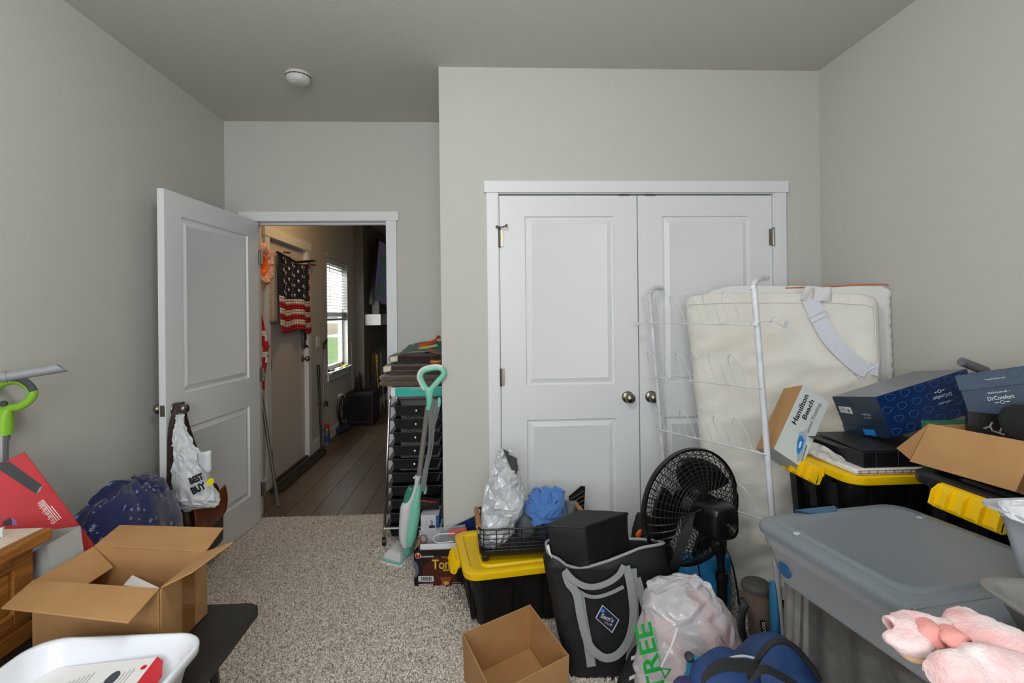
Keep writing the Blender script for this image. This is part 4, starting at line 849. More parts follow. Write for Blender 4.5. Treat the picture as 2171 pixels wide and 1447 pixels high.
m = M(); m.tube([at(888, 1012, Y=bY - .01), at(907, 862, Y=2.72)], .0145, 14); obj('tube', m, steel, mop)
hY = 2.695
m = M(); m.tube(spline([at(x, y_, Y=hY) for x, y_ in ((905, 826), (896, 812), (891, 798), (897, 786), (912, 781), (928, 779), (939, 784), (940, 794), (930, 806), (918, 820), (910, 828))], 4), [.0155] * 41, 12); obj('loop_handle', m, mint, mop)
m = M(); m.tube(spline([at(x, y_, Y=hY - .006) for x, y_ in ((900, 826), (892, 812), (887, 798), (893, 784), (909, 777), (927, 775), (938, 778))], 4), .0095, 10); obj('white_trim', m, mwhite, mop)
m = M(); m.loft(pxloft(dense([(820, 897, 923, hY, .014), (835, 901, 918, hY, .016), (850, 904, 917, hY + .005, .017), (868, 903, 913, hY + .012, .015)], 3), 16)); obj('neck', m, mint, mop)
for nm, (x, y_) in (('cord_hook', (931, 852)), ('cord_hook', (902, 1036))):
    c0 = at(x, y_, Y=2.73 if y_ < 900 else 2.77); m = M(); m.loft(pxloft(dense([(y_ - 10, x - 2, x + 3, c0.y, .008), (y_, x - 4, x + 4, c0.y, .01), (y_ + 10, x - 4, x + 2, c0.y, .008)], 3), 12)); obj(nm, m, mint, mop)
pts = []; random.seed(11)
for i in range(9):
    xt, xb = 908 + i * 3.0, 896 + random.uniform(-3, 9); yt, yb = 855 + abs(i - 4) * 1.5, 1020 + random.uniform(-8, 22); a, b = at(xt, yt, Y=2.70 + .004 * i), at(xb, yb, Y=2.735 + .003 * (i % 3)); mid = a.lerp(b, .5) + V((random.uniform(-.004, .022), 0, 0))
    seg = [a, mid, b]; pts += seg if i % 2 == 0 else seg[::-1]
m = M(); m.tube(spline(pts, 7), .0042, 7); obj('power_cord', m, mat('cord_grey', '7c7f82', .5), mop)
# ---------------------------------------------------------------- small white boxes and bag on the floor by the cart
def sticker(name, par, pts, mt, lift): m = M(); m.slab(pts, .0004); return obj(name, m, mt, par, smooth=0)
gy = mat('box_greywhite', 'c9cad2', .5)
b1 = thing('white_box', 'larger white carton with small logo on the floor by the cart', 'box', (-.33, 2.83, 0)); m = M(); m.box(-.345, -.235, 2.745, 2.93, .008, .205); obj('carton', m, gy, b1, smooth=0, bevel=.002)
lg = at(899, 1126, Y=2.745); bars(b1, V((-.285, 2.745, .165)), (1, 0, 0), (0, 0, 1), .05, .006, mat('ink_dark', '252525', .5))
m = M(); c0 = V((-.325, 2.7445, .165)); m.tube([c0 + V((.01, 0, .014)), c0 + V((-.012, 0, .014)), c0 + V((-.012, 0, -.014)), c0 + V((.01, 0, -.014))], .0008, 4); obj('printed_logo', m, mat('ink_dark', '252525', .5), b1)
b2 = thing('white_box.001', 'smaller white printed carton stacked on the larger carton by the cart', 'box', (-.33, 2.85, .205)); m = M(); m.box(-.345, -.245, 2.77, 2.91, .206, .292); obj('carton', m, gy, b2, smooth=0, bevel=.002)
m = M(); m.box(-.262, -.2448, 2.7695, 2.9, .208, .291); obj('blue_end', m, mat('box_blue_end', '2c5590', .5), b2, smooth=0)
bars(b2, V((-.285, 2.7695, .25)), (0, 0, 1), (-1, 0, 0), .03, .004, mat('ink_dark', '252525', .5), 2); m = M(); m.box(-.30, -.268, 2.7692, 2.7698, .222, .236); obj('barcode', m, mat('ink_dark', '252525', .5), b2, smooth=0)
m = M(); c0 = V((-.325, 2.7697, .25)); m.tube([c0 + V((-.014, 0, .01)), c0 + V((.014, 0, .01)), c0 + V((.014, 0, -.01)), c0 + V((-.014, 0, -.01))], .0007, 4, closed=True); obj('printed_logo', m, mat('ink_dark', '252525', .5), b2)
m = M(); wormd(m, [(-.42, 2.86, .325), (-.34, 2.85, .33), (-.25, 2.86, .318)], [(.03, .02), (.05, .036), (.03, .024)]); m.crumple(.006, 30, 3); kb = thing('black_pouch', 'soft black pouch with red edge on the white cartons', 'pouch', (-.34, 2.86, .295)); obj('pouch', m, mat('pouch_black', '151515', .8), kb)
m = M(); m.ribbon(spline([(-.42, 2.83, .335), (-.36, 2.815, .357), (-.30, 2.82, .345), (-.26, 2.835, .335)], 4), V((0, .3, 1)), .012, .003); obj('red_edge', m, mat('edge_red', 'a3121f', .7), kb)
# ---------------------------------------------------------------- ramen carton
rm = thing('ramen_carton', 'dark printed noodle carton with yellow lettering on the carpet', 'box', (-.22, 2.64, 0)); rk = mat('ramen_black', '1b0e0b', .35); RY = 2.578; rx0, rx1, rh = -.357, -.085, .19
m = M(); m.box(rx0, rx1, RY, RY + .004, .008, rh); m.box(rx0, rx0 + .004, RY, RY + .115, .008, rh + .0); m.box(rx1 - .004, rx1, RY, RY + .115, .008, rh); m.box(rx0, rx1, RY + .111, RY + .115, .008, rh); m.box(rx0, rx1, RY, RY + .115, .008, .012)
obj('carton', m, [rk], rm, smooth=0); 
m = M(); m.slab([(rx0 + .005, RY + .1, rh), (rx0 + .005, RY + .01, rh), (rx0 + .03, RY + .02, rh + .03), (rx0 + .03, RY + .09, rh + .03)], .003); obj('flap', m, cardin, rm, smooth=0)
fr3 = lambda x, y_: at(x, y_, Y=RY) + V((0, -.0006, 0))
def rpoly(name, pts, cl, l=0): m = M(); m.slab([fr3(*p) + V((0, -.0004 * l, 0)) for p in pts], .0003, n=(0, -.0003, 0)); return obj(name, m, mat('print_' + cl, cl, .4), rm, smooth=0)
rpoly('printed_panel', [(893, 1243), (972, 1243), (966, 1215), (970, 1180), (955, 1176), (920, 1180), (898, 1200)], '4a1c10')
circ = lambda cx_, cy_, r, ry=None, n=20, a0=0, a1=2 * math.pi: [(cx_ + r * math.cos(a0 + (a1 - a0) * i / n), cy_ + (ry or r) * math.sin(a0 + (a1 - a0) * i / n)) for i in range(n)]
rpoly('logo_border', circ(886, 1177, 6.6, 6), 'd8d4d0', 1); rpoly('logo_disc', circ(886, 1177, 5.6, 5.1), 'b01420', 2); rpoly('logo_drop', circ(886.5, 1174.5, 1.5, 2), 'e8e4e0', 3)
yel = mat('print_yellow', 'd9b52a', .4); wht = mat('print_white', 'e9dcdc', .5); X1, Z1 = V((1, 0, 0)), V((0, 0, 1)); pm = 2.5 / F
text('NONGSHIM', fr3(906, 1179), X1, Z1, .0085, wht, rm, w=27 * pm, bold=.02); text('Premium', fr3(951, 1180), X1, Z1, .009, yel, rm, w=26 * pm); text('Tonkotsu', fr3(940, 1195) + V((.05, 0, 0)), X1, Z1, .05, yel, rm, w=.215, bold=.015); text('Ramen', fr3(951, 1207), X1, Z1, .013, yel, rm, w=24 * pm, bold=.02)
rpoly('barcode_label', [(887, 1232), (920, 1232), (919, 1220), (887, 1220)], 'c9ccd0', 1)
m = M()
for i in range(11):
    p = fr3(893 + i * 2 + (i % 3) * .3, 1230); m.obox(p + V((0, -.0008, 0)), (.0022 if i % 2 else .0036, 0, 0), (0, -.0003, 0), (0, 0, .019))
obj('barcode', m, mat('ink_dark', '252525', .5), rm, smooth=0, kind='stuff')
rpoly('printed_cup', [(937, 1239), (952, 1239), (958, 1222), (933, 1222)], '8a4a1c', 1); rpoly('printed_noodles', circ(946, 1235, 6, 4), 'c9a24a', 2); rpoly('printed_bowl', [(877, 1225), (877, 1188), (882, 1191), (887, 1200), (888, 1212), (884, 1221)], '5a6480', 1); rpoly('printed_soup', [(877, 1222), (877, 1203), (880, 1206), (881, 1214)], 'c0954a', 2)
bars(rm, fr3(903, 1239), X1, Z1, 31 * pm, .004, wht, 2); text('With Pork Broth', fr3(968, 1234), X1, Z1, .004, wht, rm, w=20 * pm); bars(rm, fr3(968, 1239), X1, Z1, 20 * pm, .003, wht, 2)
# contents of the ramen carton
m = M(); m.box(rx0 + .03, rx1 - .01, RY + .02, RY + .028, .02, .21); tag(obj('paper_stack', m, pap, smooth=0), 'white papers standing in the ramen carton', 'paper')
bp_ = thing('blister_pack', 'clear plastic blister pack with wire loop in the ramen carton', 'package', (-.22, RY + .06, .02)); m = M(); m.slab([(rx0 + .012, RY + .04, .02), (rx1 - .01, RY + .04, .02), (rx1 - .012, RY + .075, .285), (rx0 + .016, RY + .075, .262)], .002); obj('card', m, mat('clear_film', 'b9bcc0', .12, alpha=.35), bp_, smooth=0)
c0 = V((-.315, RY + .055, .225)); m = M(); m.tube([c0 + V((.018 * math.cos(t), -.004, .02 * math.sin(t))) for t in [i * math.pi / 10 for i in range(20)]], .003, 6, closed=True); obj('red_ring', m, mat('ring_red', '7c3434', .5), bp_)
m = M(); m.tube(spline([(-.15, RY + .05, .25), (-.24, RY + .048, .247), (-.262, RY + .047, .225), (-.24, RY + .044, .207), (-.16, RY + .046, .21)], 5), .003, 6); obj('wire_loop', m, mat('wire_white', 'dcdcdc', .3), bp_)
m = M(); m.slab([(-.19, RY + .05, .235), (-.09, RY + .052, .24), (-.09, RY + .06, .275), (-.18, RY + .058, .268)], .004); obj('red_label', m, mat('label_red', 'b03a3a', .4), bp_, smooth=0)
m = M(); m.slab([(-.27, 2.7, .012), (-.03, 2.71, .012), (.02, 2.716, .335), (-.235, 2.706, .225)], .006); tag(obj('navy_package', m, mat('package_navy', '1a2a55', .25), smooth=0, bevel=.002), 'slim navy package leaning on the closet wall behind the ramen carton', 'package')

# ---------------------------------------------------------------- storage totes
tblack = mat('tote_black', '0f0f10', .38, bump=.15, bscale=200); tyel = mat('tote_yellow', 'f0c400', .38); tlidb = mat('tote_lid_black', '1d1e22', .4)
def tote(name, label, cx_, cy_, L, W, z0, h, rot, lidm, latch=True, tilt=0, r=.06):
    f = frame((cx_, cy_, z0), rot); tz = lambda x, z: z + tilt * x
    t = thing(name, label, 'storage tote', (cx_, cy_, z0))
    ring = lambda l, w, z, r_: [f(x, y_, tz(x, z)) for x, y_ in rrect(l, w, r_, 6)]
    m = M(); bl, bw = L - .05, W - .05
    zb = max(0, tilt * L / 2 + .004) if tilt else .003
    m.loft([[f(x, y_, .003) for x, y_ in rrect(bl * .84, bw * .84, .05, 6)], [f(x, y_, .02) for x, y_ in rrect(bl * .87, bw * .87, .05, 6)], ring(bl * .95, bw * .95, h * .62, .05), ring(bl * .97, bw * .97, h * .64, .05), ring(bl, bw, h - .04, .05), ring(bl + .03, bw + .03, h - .035, .055), ring(bl + .03, bw + .03, h - .022, .055)]); obj('body', m, tblack, t, smooth=40)
    m = M()
    for sx in (-1, 1):
        for k in (-.3, 0, .3):
            y_ = k * bw
            m.obox(f(sx * bl * .44, y_ - .02, .03), f(0, .04, 0) - f(0, 0, 0), f(sx * .02, 0, 0) - f(0, 0, 0), f(sx * bl * .05, 0, h * .8) - f(0, 0, 0))
    for sy in (-1, 1):
        for k in (-.36, -.12, .12, .36):
            x = k * bl; m.obox(f(x - .02, sy * bw * .44, .03), f(.04, 0, 0) - f(0, 0, 0), f(0, sy * .02, 0) - f(0, 0, 0), f(0, sy * bw * .05, h * .8) - f(0, 0, 0))
    obj('ribs', m, tblack, t, smooth=0, kind='stuff')
    m = M(); m.loft([ring(L - .03, W - .03, h - .03, r), ring(L - .004, W - .004, h - .03, r), ring(L, W, h - .022, r), ring(L, W, h - .004, r), ring(L - .012, W - .012, h, r), ring(L - .07, W - .07, h, r * .8), ring(L - .085, W - .085, h - .012, r * .8), ring(L - .17, W - .14, h - .012, r * .6), ring(L - .185, W - .155, h - .003, r * .6)], True, True); lid = obj('lid', m, lidm, t, smooth=40)
    for sx in (-1, 1):
        m = M(); xo = sx * (L / 2 + .002); lw = min(.2, W * .42) * (.7 if lidm is tyel and z0 == 0 else 1)
        prof = [(0, .006), (.012, .004), (.018, -.012), (.032, -.05), (.03, -.06), (.018, -.058), (.006, -.03), (0, -.028)]
        m.loft([[f(xo + sx * a, y_, tz(xo, h + b - .01)) for a, b in prof] for y_ in (-lw / 2, lw / 2)][::(1 if sx > 0 else -1)], True, True)
        for k in range(5):
            y_ = -lw / 2 + lw * (k + .0) / 4 - (.004 if k == 4 else 0); m.loft([[f(xo + sx * a, yy, tz(xo, h + b - .01)) for a, b in ((.012, .004), (.034, -.012), (.045, -.05), (.03, -.06), (.018, -.012))] for yy in (y_, y_ + .005)][::(1 if sx > 0 else -1)], True, True)
        if latch: obj('latch', m, tyel, t, smooth=25)
    return t, f
A_ = at(985, 1220, Z=.272); B_ = at(1165, 1190, Z=.272); rot1 = math.radians(9)
f1o = frame((A_.x, A_.y, 0), rot1); c1 = f1o(.31, .225)
t1, f1 = tote('storage_tote', 'black storage tote with yellow lid under the dish rack', c1.x, c1.y, .62, .45, 0, .272, rot1, tyel)
# ---------------------------------------------------------------- dish rack on that tote
rackm = mat('rack_black', '101011', .4); RZ0 = .275; rc = at(1012, 1188, Z=RZ0 + .01); fr4 = frame((rc.x + .01, rc.y + .0, RZ0), math.radians(3)); rl, rw_, rhh = .50, .27, .145
rk_ = thing('dish_rack', 'black wire dish rack with wooden handles on the yellow lid', 'dish rack', tuple(fr4(rl / 2, rw_ / 2, 0)))
m = M(); loop = lambda z, k, r=.03: [fr4(rl / 2 + x, rw_ / 2 + y_, z) for x, y_ in rrect(rl + k, rw_ + k, r, 6)]
m.tube(loop(rhh, 0), .0052, 8, closed=True); obj('top_rail', m, rackm, rk_)
m = M()
for z in (.048, .062, .078, .1, .12): m.tube(loop(z, -.012), .0022, 6, closed=True)
for i in range(9): x = .02 + i * (rl - .04) / 8; m.tube([fr4(x, .0, rhh), fr4(x, .006, .045), fr4(x, rw_ - .006, .045), fr4(x, rw_, rhh)], .0025, 6)
obj('wire_basket', m, rackm, rk_, kind='stuff')
m = M(); m.loft([loop(.018, -.03), loop(.03, -.004), loop(.048, 0), loop(.048, -.008), loop(.034, -.016), loop(.026, -.04)], True, True); obj('drip_tray', m, rackm, rk_, smooth=40)
for x, y_ in ((.012, .02), (rl - .04, .02), (.012, rw_ - .05), (rl - .04, rw_ - .05)):
    m = M(); m.obox(fr4(x, y_ - .01, .001), fr4(.03, 0, 0) - fr4(0, 0, 0), fr4(0, .03, 0) - fr4(0, 0, 0), (0, 0, .024)); obj('foot', m, rackm, rk_, bevel=.004)
bam = mat('bamboo', 'b07a45', .5, var='9a6636', scale=6, stretch=(3, 20, 3))
for x in (-.002, rl + .002): m = M(); m.tube([fr4(x, .03, rhh + .005), fr4(x, rw_ * .5, rhh + .012), fr4(x, rw_ - .03, rhh + .005)], .0125, 10); obj('wooden_handle', m, bam, rk_)
# silver mailer bag
silv = mat('mailer_silver', 'c3c7cc', .3, .12, bump=.15, bscale=40); sY = 2.36
sv = thing('mailer_bag', 'crumpled silver plastic mailer bag standing in the dish rack', 'bag', tuple(at(1045, 1150, Y=sY)))
m = M(); m.loft(pxloft(dense([(1158, 1024, 1052, sY - .02, .015), (1138, 1016, 1074, sY - .02, .04), (1105, 1018, 1096, sY, .06), (1064, 1028, 1114, sY + .02, .065), (1030, 1033, 1108, sY + .04, .055), (1000, 1042, 1101, sY + .05, .045), (975, 1051, 1094, sY + .06, .03), (955, 1060, 1078, sY + .06, .012)], 2), 15)); crush(m, .013, 2, 5, fall=.36); obj('film', m, silv, sv, smooth=14)
m = M(); m.slab([at(x, y_, Y=sY + .012) for x, y_ in ((1066, 951), (1079, 958), (1078, 963), (1096, 971), (1098, 996), (1092, 1013), (1083, 992), (1075, 972))], .003); obj('dark_lining', m, mat('mailer_lining', '3b3c40', .35, bump=.6, bscale=25), sv, smooth=0)
# blue sweatshirt and other cloths in the rack
bluec = mat('sweat_blue', '4d7fc4', .92, bump=.25, bscale=260, sheen=.3); sw_ = thing('blue_sweatshirt', 'crumpled light blue sweatshirt piled in the dish rack', 'sweatshirt', tuple(at(1155, 1105, Y=2.45)))
m = M(); m.loft(pxloft(dense([(1112, 1122, 1190, 2.43, .05), (1098, 1115, 1197, 2.45, .09), (1075, 1114, 1196, 2.47, .10), (1058, 1122, 1190, 2.49, .08), (1048, 1132, 1176, 2.5, .05), (1042, 1142, 1168, 2.5, .02)], 2), 14)); crush(m, .022, 1, 8); obj('torso', m, bluec, sw_, smooth=0, sub=2)
for (x0_, y0_, x1_, y1_, yy) in ((1146, 1088, 1162, 1034, 2.43), (1168, 1092, 1187, 1034, 2.41), (1124, 1092, 1140, 1046, 2.44)):
    a, b = at(x0_, y0_, Y=yy), at(x1_, y1_, Y=yy + .03); m = M(); m.tube(spline([a, a.lerp(b, .4) + V((.01, -.01, 0)), a.lerp(b, .8), b], 3), [.038 - .0012 * i for i in range(10)], 10); crush(m, .007, 1, int(x0_)); obj('sleeve', m, bluec, sw_, smooth=0, sub=2)
m = M(); m.slab([at(x, y_, Y=2.385) for x, y_ in ((1177, 1066), (1182, 1060), (1182, 1092), (1180, 1092))], .002); obj('zip', m, mat('zip_black', '15151a', .5), sw_, smooth=0)
gcl = mat('cloth_grey', '6d767c', .95, bump=.4, bscale=240)
m = M(); m.loft(pxloft(dense([(1098, 1192, 1214, 2.52, .03), (1080, 1194, 1220, 2.53, .04), (1066, 1196, 1224, 2.54, .03), (1062, 1198, 1222, 2.54, .01)], 4), 20)); m.crumple(.006, 24, 3); tag(obj('grey_towel', m, gcl, smooth=60), 'small grey towel between the sweatshirt and black tray', 'towel')
m = M(); m.loft(pxloft(dense([(1134, 1098, 1130, 2.4, .02), (1115, 1092, 1140, 2.41, .04), (1090, 1095, 1118, 2.42, .03)], 4), 20)); m.crumple(.006, 24, 7); tag(obj('grey_cloth', m, mat('cloth_slate', '565c62', .7), smooth=60), 'slate grey cloth low in the dish rack by the silver bag', 'cloth')
tr = thing('drip_tray', 'black ribbed plastic tray upright at the back of the dish rack', 'tray', tuple(at(1225, 1085, Y=2.58))); m = M(); q4 = [at(x, y_, Y=2.57) for x, y_ in ((1206, 1052), (1232, 1030), (1241, 1031), (1238, 1082), (1206, 1095))]; m.slab(q4, .006); obj('panel', m, rackm, tr, smooth=0)
for k in range(4): m = M(); a, b = at(1209, 1058 + 9 * k, Y=2.565), at(1238, 1040 + 10 * k, Y=2.565); m.tube([a, b], .003, 6); obj('rib', m, rackm, tr)
m = M(); m.loft(pxloft(dense([(1140, 1140, 1168, 2.33, .02), (1124, 1138, 1170, 2.35, .03), (1108, 1146, 1166, 2.37, .02)], 4), 18)); m.crumple(.004, 30, 7); tag(obj('navy_cloth', m, mat('cloth_navy', '161d33', .9), smooth=60), 'navy cloth hanging over the front rail of the dish rack', 'cloth')
# ---------------------------------------------------------------- large black cooler tote bag
bagm = mat('cooler_black', '131315', .62, bump=.25, bscale=320); greyw = mat('webbing_grey', '9c9fa1', .75, bump=.6, bscale=500); CY0 = 1.885
cool = thing('cooler_bag', 'large black insulated shopping bag with grey straps and club patch', 'bag', (.52, 2.0, 0))
rows = dense([(1443, 1208, 1392, CY0, .06), (1420, 1203, 1400, CY0, .07), (1360, 1188, 1415, CY0, .078), (1300, 1176, 1428, CY0 + .005, .08), (1240, 1163, 1432, CY0 + .01, .078), (1205, 1158, 1424, CY0 + .012, .075)], 6)
rings = pxloft_f(rows, 64, 4.5)
def rim_y(x): return np.interp(x, [1153, 1178, 1195, 1225, 1270, 1310, 1350, 1408], [1183, 1189, 1202, 1208, 1195, 1180, 1163, 1154])
top = rings[-1]; cen_ = sum(top, V((0, 0, 0))) / len(top); rim = []
for p in top:
    fr_y = (p.y - CY0) / .15; px_ = 1158 + (p.x - top[32].x) / max(1e-6, top[0].x - top[32].x) * (1408 - 1158); zf = at(px_, rim_y(px_), Y=CY0 + .012).z; zb_ = at(px_, 1142, Y=CY0 + .15).z; k = min(1, max(0, fr_y * 1.2 - .1)); q = V((cen_.x + (p.x - cen_.x) * .95, cen_.y + (p.y - cen_.y) * .9, zf + (zb_ - zf) * k)); rim.append(q)
inner = [V((cen_.x + (p.x - cen_.x) * .95, cen_.y + (p.y - cen_.y) * .9, p.z - .004)) for p in rim]; deep = [V((p.x, p.y, .3)) for p in inner]
m = M(); m.loft(rings + [[a.lerp(b, .5) for a, b in zip(top, rim)], rim, inner, deep], True, True); m.crumple(.006, 7, 5, keep=lambda p: 0 if p.z > .44 else min(1, p.z * 6)); m.crumple(.0025, 22, 9, keep=lambda p: 0 if p.z > .44 else min(1, p.z * 6)); obj('body', m, bagm, cool, smooth=55)
m = M(); m.tube(rim, .0055, 8, closed=True); obj('rim_binding', m, greyw, cool)
ins = thing('cooler_insert', 'soft black insulated box rising out of the cooler bag', 'cooler box', tuple(at(1245, 1150, Y=1.95)))
it = [at(1158, 1112, Z=.575), at(1241, 1117, Z=.575), at(1332, 1086, Z=.575), at(1228, 1081, Z=.575)]; ib = [V((p.x, p.y, .36)) + V((.02, .01, 0)) for p in it]; ib[0] = ib[0] + V((.03, .01, 0))
m = M(); NS = 8; rings_ = []
for k in range(7):
    t = k / 6; ring = []
    for i in range(4):
        a, b = ib[i].lerp(it[i], t), ib[(i + 1) % 4].lerp(it[(i + 1) % 4], t)
        for j in range(NS): ring.append(a.lerp(b, j / NS))
    rings_.append(ring)
cc_ = sum(it, V((0, 0, 0))) / 4; 
for s_ in (.985, .6, .2): rings_.append([cc_ + (p - cc_) * s_ + V((0, 0, .004)) for p in rings_[6]])
m.loft(rings_); m.crumple(.010, 9, 14, keep=lambda p: .25 if p.z > .56 else 1); obj('cover', m, bagm, ins, smooth=40, bevel=.004)
m = M(); cl = [it[i] + V((0, 0, -.004)) for i in range(4)]; m.tube([cl[0], cl[1], cl[2]], .0025, 6); obj('seam_piping', m, mat('piping_black', '0a0a0a', .6), ins)
m = M(); m.slab([at(1158, 1158, Y=1.89), at(1164, 1153, Y=1.89), at(1170, 1184, Y=1.895)], .001); tag(obj('paper_tag', m, pap, smooth=0), 'white paper corner sticking out of the cooler bag', 'paper')
SF = CY0 - .012
def strap(pxs, w, nm='strap', off=0, side=None, k=5):
    P_ = spline([at(x, y_, Y=SF - off) for x, y_ in pxs], k); sides = []
    for i in range(len(P_)):
        t = P_[min(i + 1, len(P_) - 1)] - P_[max(i - 1, 0)]; sides.append(t.cross(V((0, 1, 0))).normalized())
    m = M(); m.ribbon(P_, sides, w, .003); return obj(nm, m, greyw, cool)
strap([(1228, 1255), (1236, 1310), (1246, 1360), (1254, 1412)], .034, 'sewn_strap'); strap([(1340, 1205), (1344, 1280), (1343, 1345), (1336, 1400)], .034, 'sewn_strap', .002)
strap([(1199, 1212), (1206, 1235), (1222, 1258), (1232, 1310), (1247, 1362), (1270, 1388), (1292, 1394), (1315, 1382), (1335, 1350), (1343, 1300), (1336, 1235), (1327, 1200)], .030, 'carry_handle', .012); strap([(1197, 1208), (1215, 1228), (1238, 1241), (1262, 1243), (1290, 1234), (1312, 1218), (1323, 1198)], .022, 'grab_handle', .018); strap([(1224, 1250), (1245, 1262), (1268, 1264), (1295, 1256), (1322, 1243)], .013, 'pocket_binding', .003)
strap([(1350, 1225), (1362, 1265), (1374, 1310), (1384, 1345)], .03, 'side_strap', .0)
dia = [(1277, 1281), (1313, 1313), (1298, 1341), (1262, 1309)]; ce = V((sum(p[0] for p in dia) / 4, sum(p[1] for p in dia) / 4, 0))
for nm, k, cl_, l in (('patch_border', 1, 'c9ccd4', 0), ('patch', .9, '18233f', 1)):
    m = M(); m.slab([at(ce.x + (x - ce.x) * k, ce.y + (y_ - ce.y) * k, Y=SF - .004 - .001 * l) for x, y_ in dia], .001, n=(0, -.001, 0)); obj(nm, m, mat(nm, cl_, .6), cool, smooth=0)
pY = SF - .0065; pxd = (at(1306, 1324, Y=pY) - at(1268, 1307, Y=pY)); pyd = V((-pxd.z, 0, pxd.x)); text("Sam's", at(1288, 1309, Y=pY), pxd, pyd, .017, wht, cool, w=.052, bold=.01); text('CLUB', at(1290, 1321, Y=pY), pxd, pyd, .008, wht, cool, w=.03)
m = M(); m.slab([at(x, y_, Y=pY) for x, y_ in ((1272, 1295), (1275, 1288), (1283, 1293), (1280, 1300))], .0005); obj('patch_mark', m, mat('mark_blue', '2a7fc0', .5), cool, smooth=0)
# ---------------------------------------------------------------- small open cardboard box in front
SZ = .185; s4 = [at(980, 1341, Z=SZ), at(1041, 1446, Z=SZ), at(1207, 1388, Z=SZ), at(1124, 1280, Z=SZ)]; s4[1] = s4[0] + s4[2] - s4[3]
sbx = thing('open_carton', 'small open-topped cardboard box on the carpet before the cooler bag', 'box', ((s4[0].x + s4[2].x) / 2, (s4[0].y + s4[2].y) / 2, 0)); cen_ = (s4[0] + s4[2]) / 2
m = M(); bt_ = [V((p.x, p.y, .008)) + (V((cen_.x, cen_.y, 0)) - V((p.x, p.y, 0))) * .03 for p in s4]
for i in range(4): m.slab([bt_[i], bt_[(i + 1) % 4], s4[(i + 1) % 4], s4[i]], -.004, n=((cen_ - (s4[i] + s4[(i + 1) % 4]) / 2) * V((1, 1, 0)).x).normalized() * .004 if False else None)
m.slab(bt_, .004, n=(0, 0, .004)); obj('carton', m, card, sbx, smooth=0, bevel=.0012, segs=1)
for a, b, cc2, dd in (((0, 3), (1, 2), .49, 0),):
    p0, p1, p2, p3 = [V((q.x, q.y, .0125)) for q in bt_]
    m = M(); m.slab([p0.lerp(p1, .02).lerp(p3.lerp(p2, .02), .02), p0.lerp(p1, .49).lerp(p3.lerp(p2, .49), .02), p0.lerp(p1, .49).lerp(p3.lerp(p2, .49), .98), p0.lerp(p1, .02).lerp(p3.lerp(p2, .02), .98)], .003, n=(0, 0, .003)); obj('bottom_flap', m, card, sbx, smooth=0)
    m = M(); m.slab([p0.lerp(p1, .51).lerp(p3.lerp(p2, .51), .02), p0.lerp(p1, .98).lerp(p3.lerp(p2, .98), .02), p0.lerp(p1, .98).lerp(p3.lerp(p2, .98), .98), p0.lerp(p1, .51).lerp(p3.lerp(p2, .51), .98)], .003, n=(0, 0, .003)); obj('bottom_flap', m, card, sbx, smooth=0)
# ================================================================== right side of the room
def plloft(rows, pl, hd, p=5, n=48, back=True):
    """body from photo rows (py, x_left, x_right) lying on plane pl, thickness 2*hd behind it"""
    rings = []; nn = pl[1].normalized()
    for py, xl, xr in rows:
        a, b = at(xl, py, pl=pl), at(xr, py, pl=pl); c0 = (a + b) / 2 - nn * hd; hx = (b - a) / 2; hx_l = hx.length; hx.normalize(); ring = []
        for x, y_ in rrect(hx_l * 2, hd * 2, hd * .85, 5):
            ring.append(c0 + hx * x + nn * (-y_))
        # subdivide the long sides
        out = []
        for i in range(len(ring)):
            q0, q1 = ring[i], ring[(i + 1) % len(ring)]; k = 44 if (q1 - q0).length > hd * 1.5 else 1
            out += [q0.lerp(q1, j / k) for j in range(k)]
        rings.append(out)
    return rings
# ---------------------------------------------------------------- folded mattress topper and quilted pad
cream = mat('topper_cream', 'e6e3db', .9, var='dfdcd3', scale=6, bump=.35, bscale=260); quilt = mat('pad_white_quilt', 'dcdcd9', .9, bump=.25, bscale=220)
a_, b_ = V((1.02, 2.5, 0)), V((1.69, 2.135, 0)); hdir = (b_ - a_).normalized(); pn = V((hdir.y, -hdir.x, .06)).normalized(); pn = pn if pn.y < 0 else -pn
PLF = (a_ + V((0, 0, .75)), pn)
PLQ = (a_ + V((0, 0, .75)) - pn * .135, pn)
qd = thing('quilted_pad', 'white quilted mattress pad with orange edging behind the folded topper', 'mattress pad', (1.55, 2.5, 0))
rows = dense([(1262, 1560, 1838), (1150, 1540, 1862), (900, 1520, 1900), (760, 1500, 1900), (650, 1496, 1897), (618, 1500, 1894), (606, 1540, 1880)], 16); rows = [(r[0], r[1], r[2] - 3 + 4 * abs(math.sin(r[0] * .15)) - (4 if r[0] > 630 else 0)) for r in rows]; m = M(); m.loft(plloft(rows, PLQ, .035)); 
m.v = [tuple(V((min(p[0], XR - .004), min(p[1], D1 - .025), max(p[2], .004)))) for p in m.v]
m.crumple(.003, 12, 3); obj('pad', m, quilt, qd, smooth=60)
m = M(); m.tube([at(x, y_, pl=PLQ) + pn * .002 + V((0, 0, .004)) for x, y_ in ((1665, 612), (1760, 609), (1830, 605), (1872, 604), (1884, 606))], .0035, 6); obj('orange_edging', m, mat('edging_orange', 'c8622e', .7), qd)
tp2 = thing('mattress_topper', 'cream mattress topper folded and leaning on the closet doors', 'mattress topper', (1.4, 2.45, 0))
rows = dense([(1268, 1566, 1838), (1200, 1548, 1850), (1100, 1520, 1862), (1000, 1494, 1868), (900, 1477, 1870), (800, 1466, 1870), (700, 1456, 1869), (655, 1452, 1868), (634, 1453, 1864), (625, 1470, 1846), (623, 1520, 1800)], 11); m = M(); m.loft(plloft(rows, PLF, .062))
m.v = [tuple(V((p[0], min(p[1], D1 - .05), max(p[2], .004)))) for p in m.v]
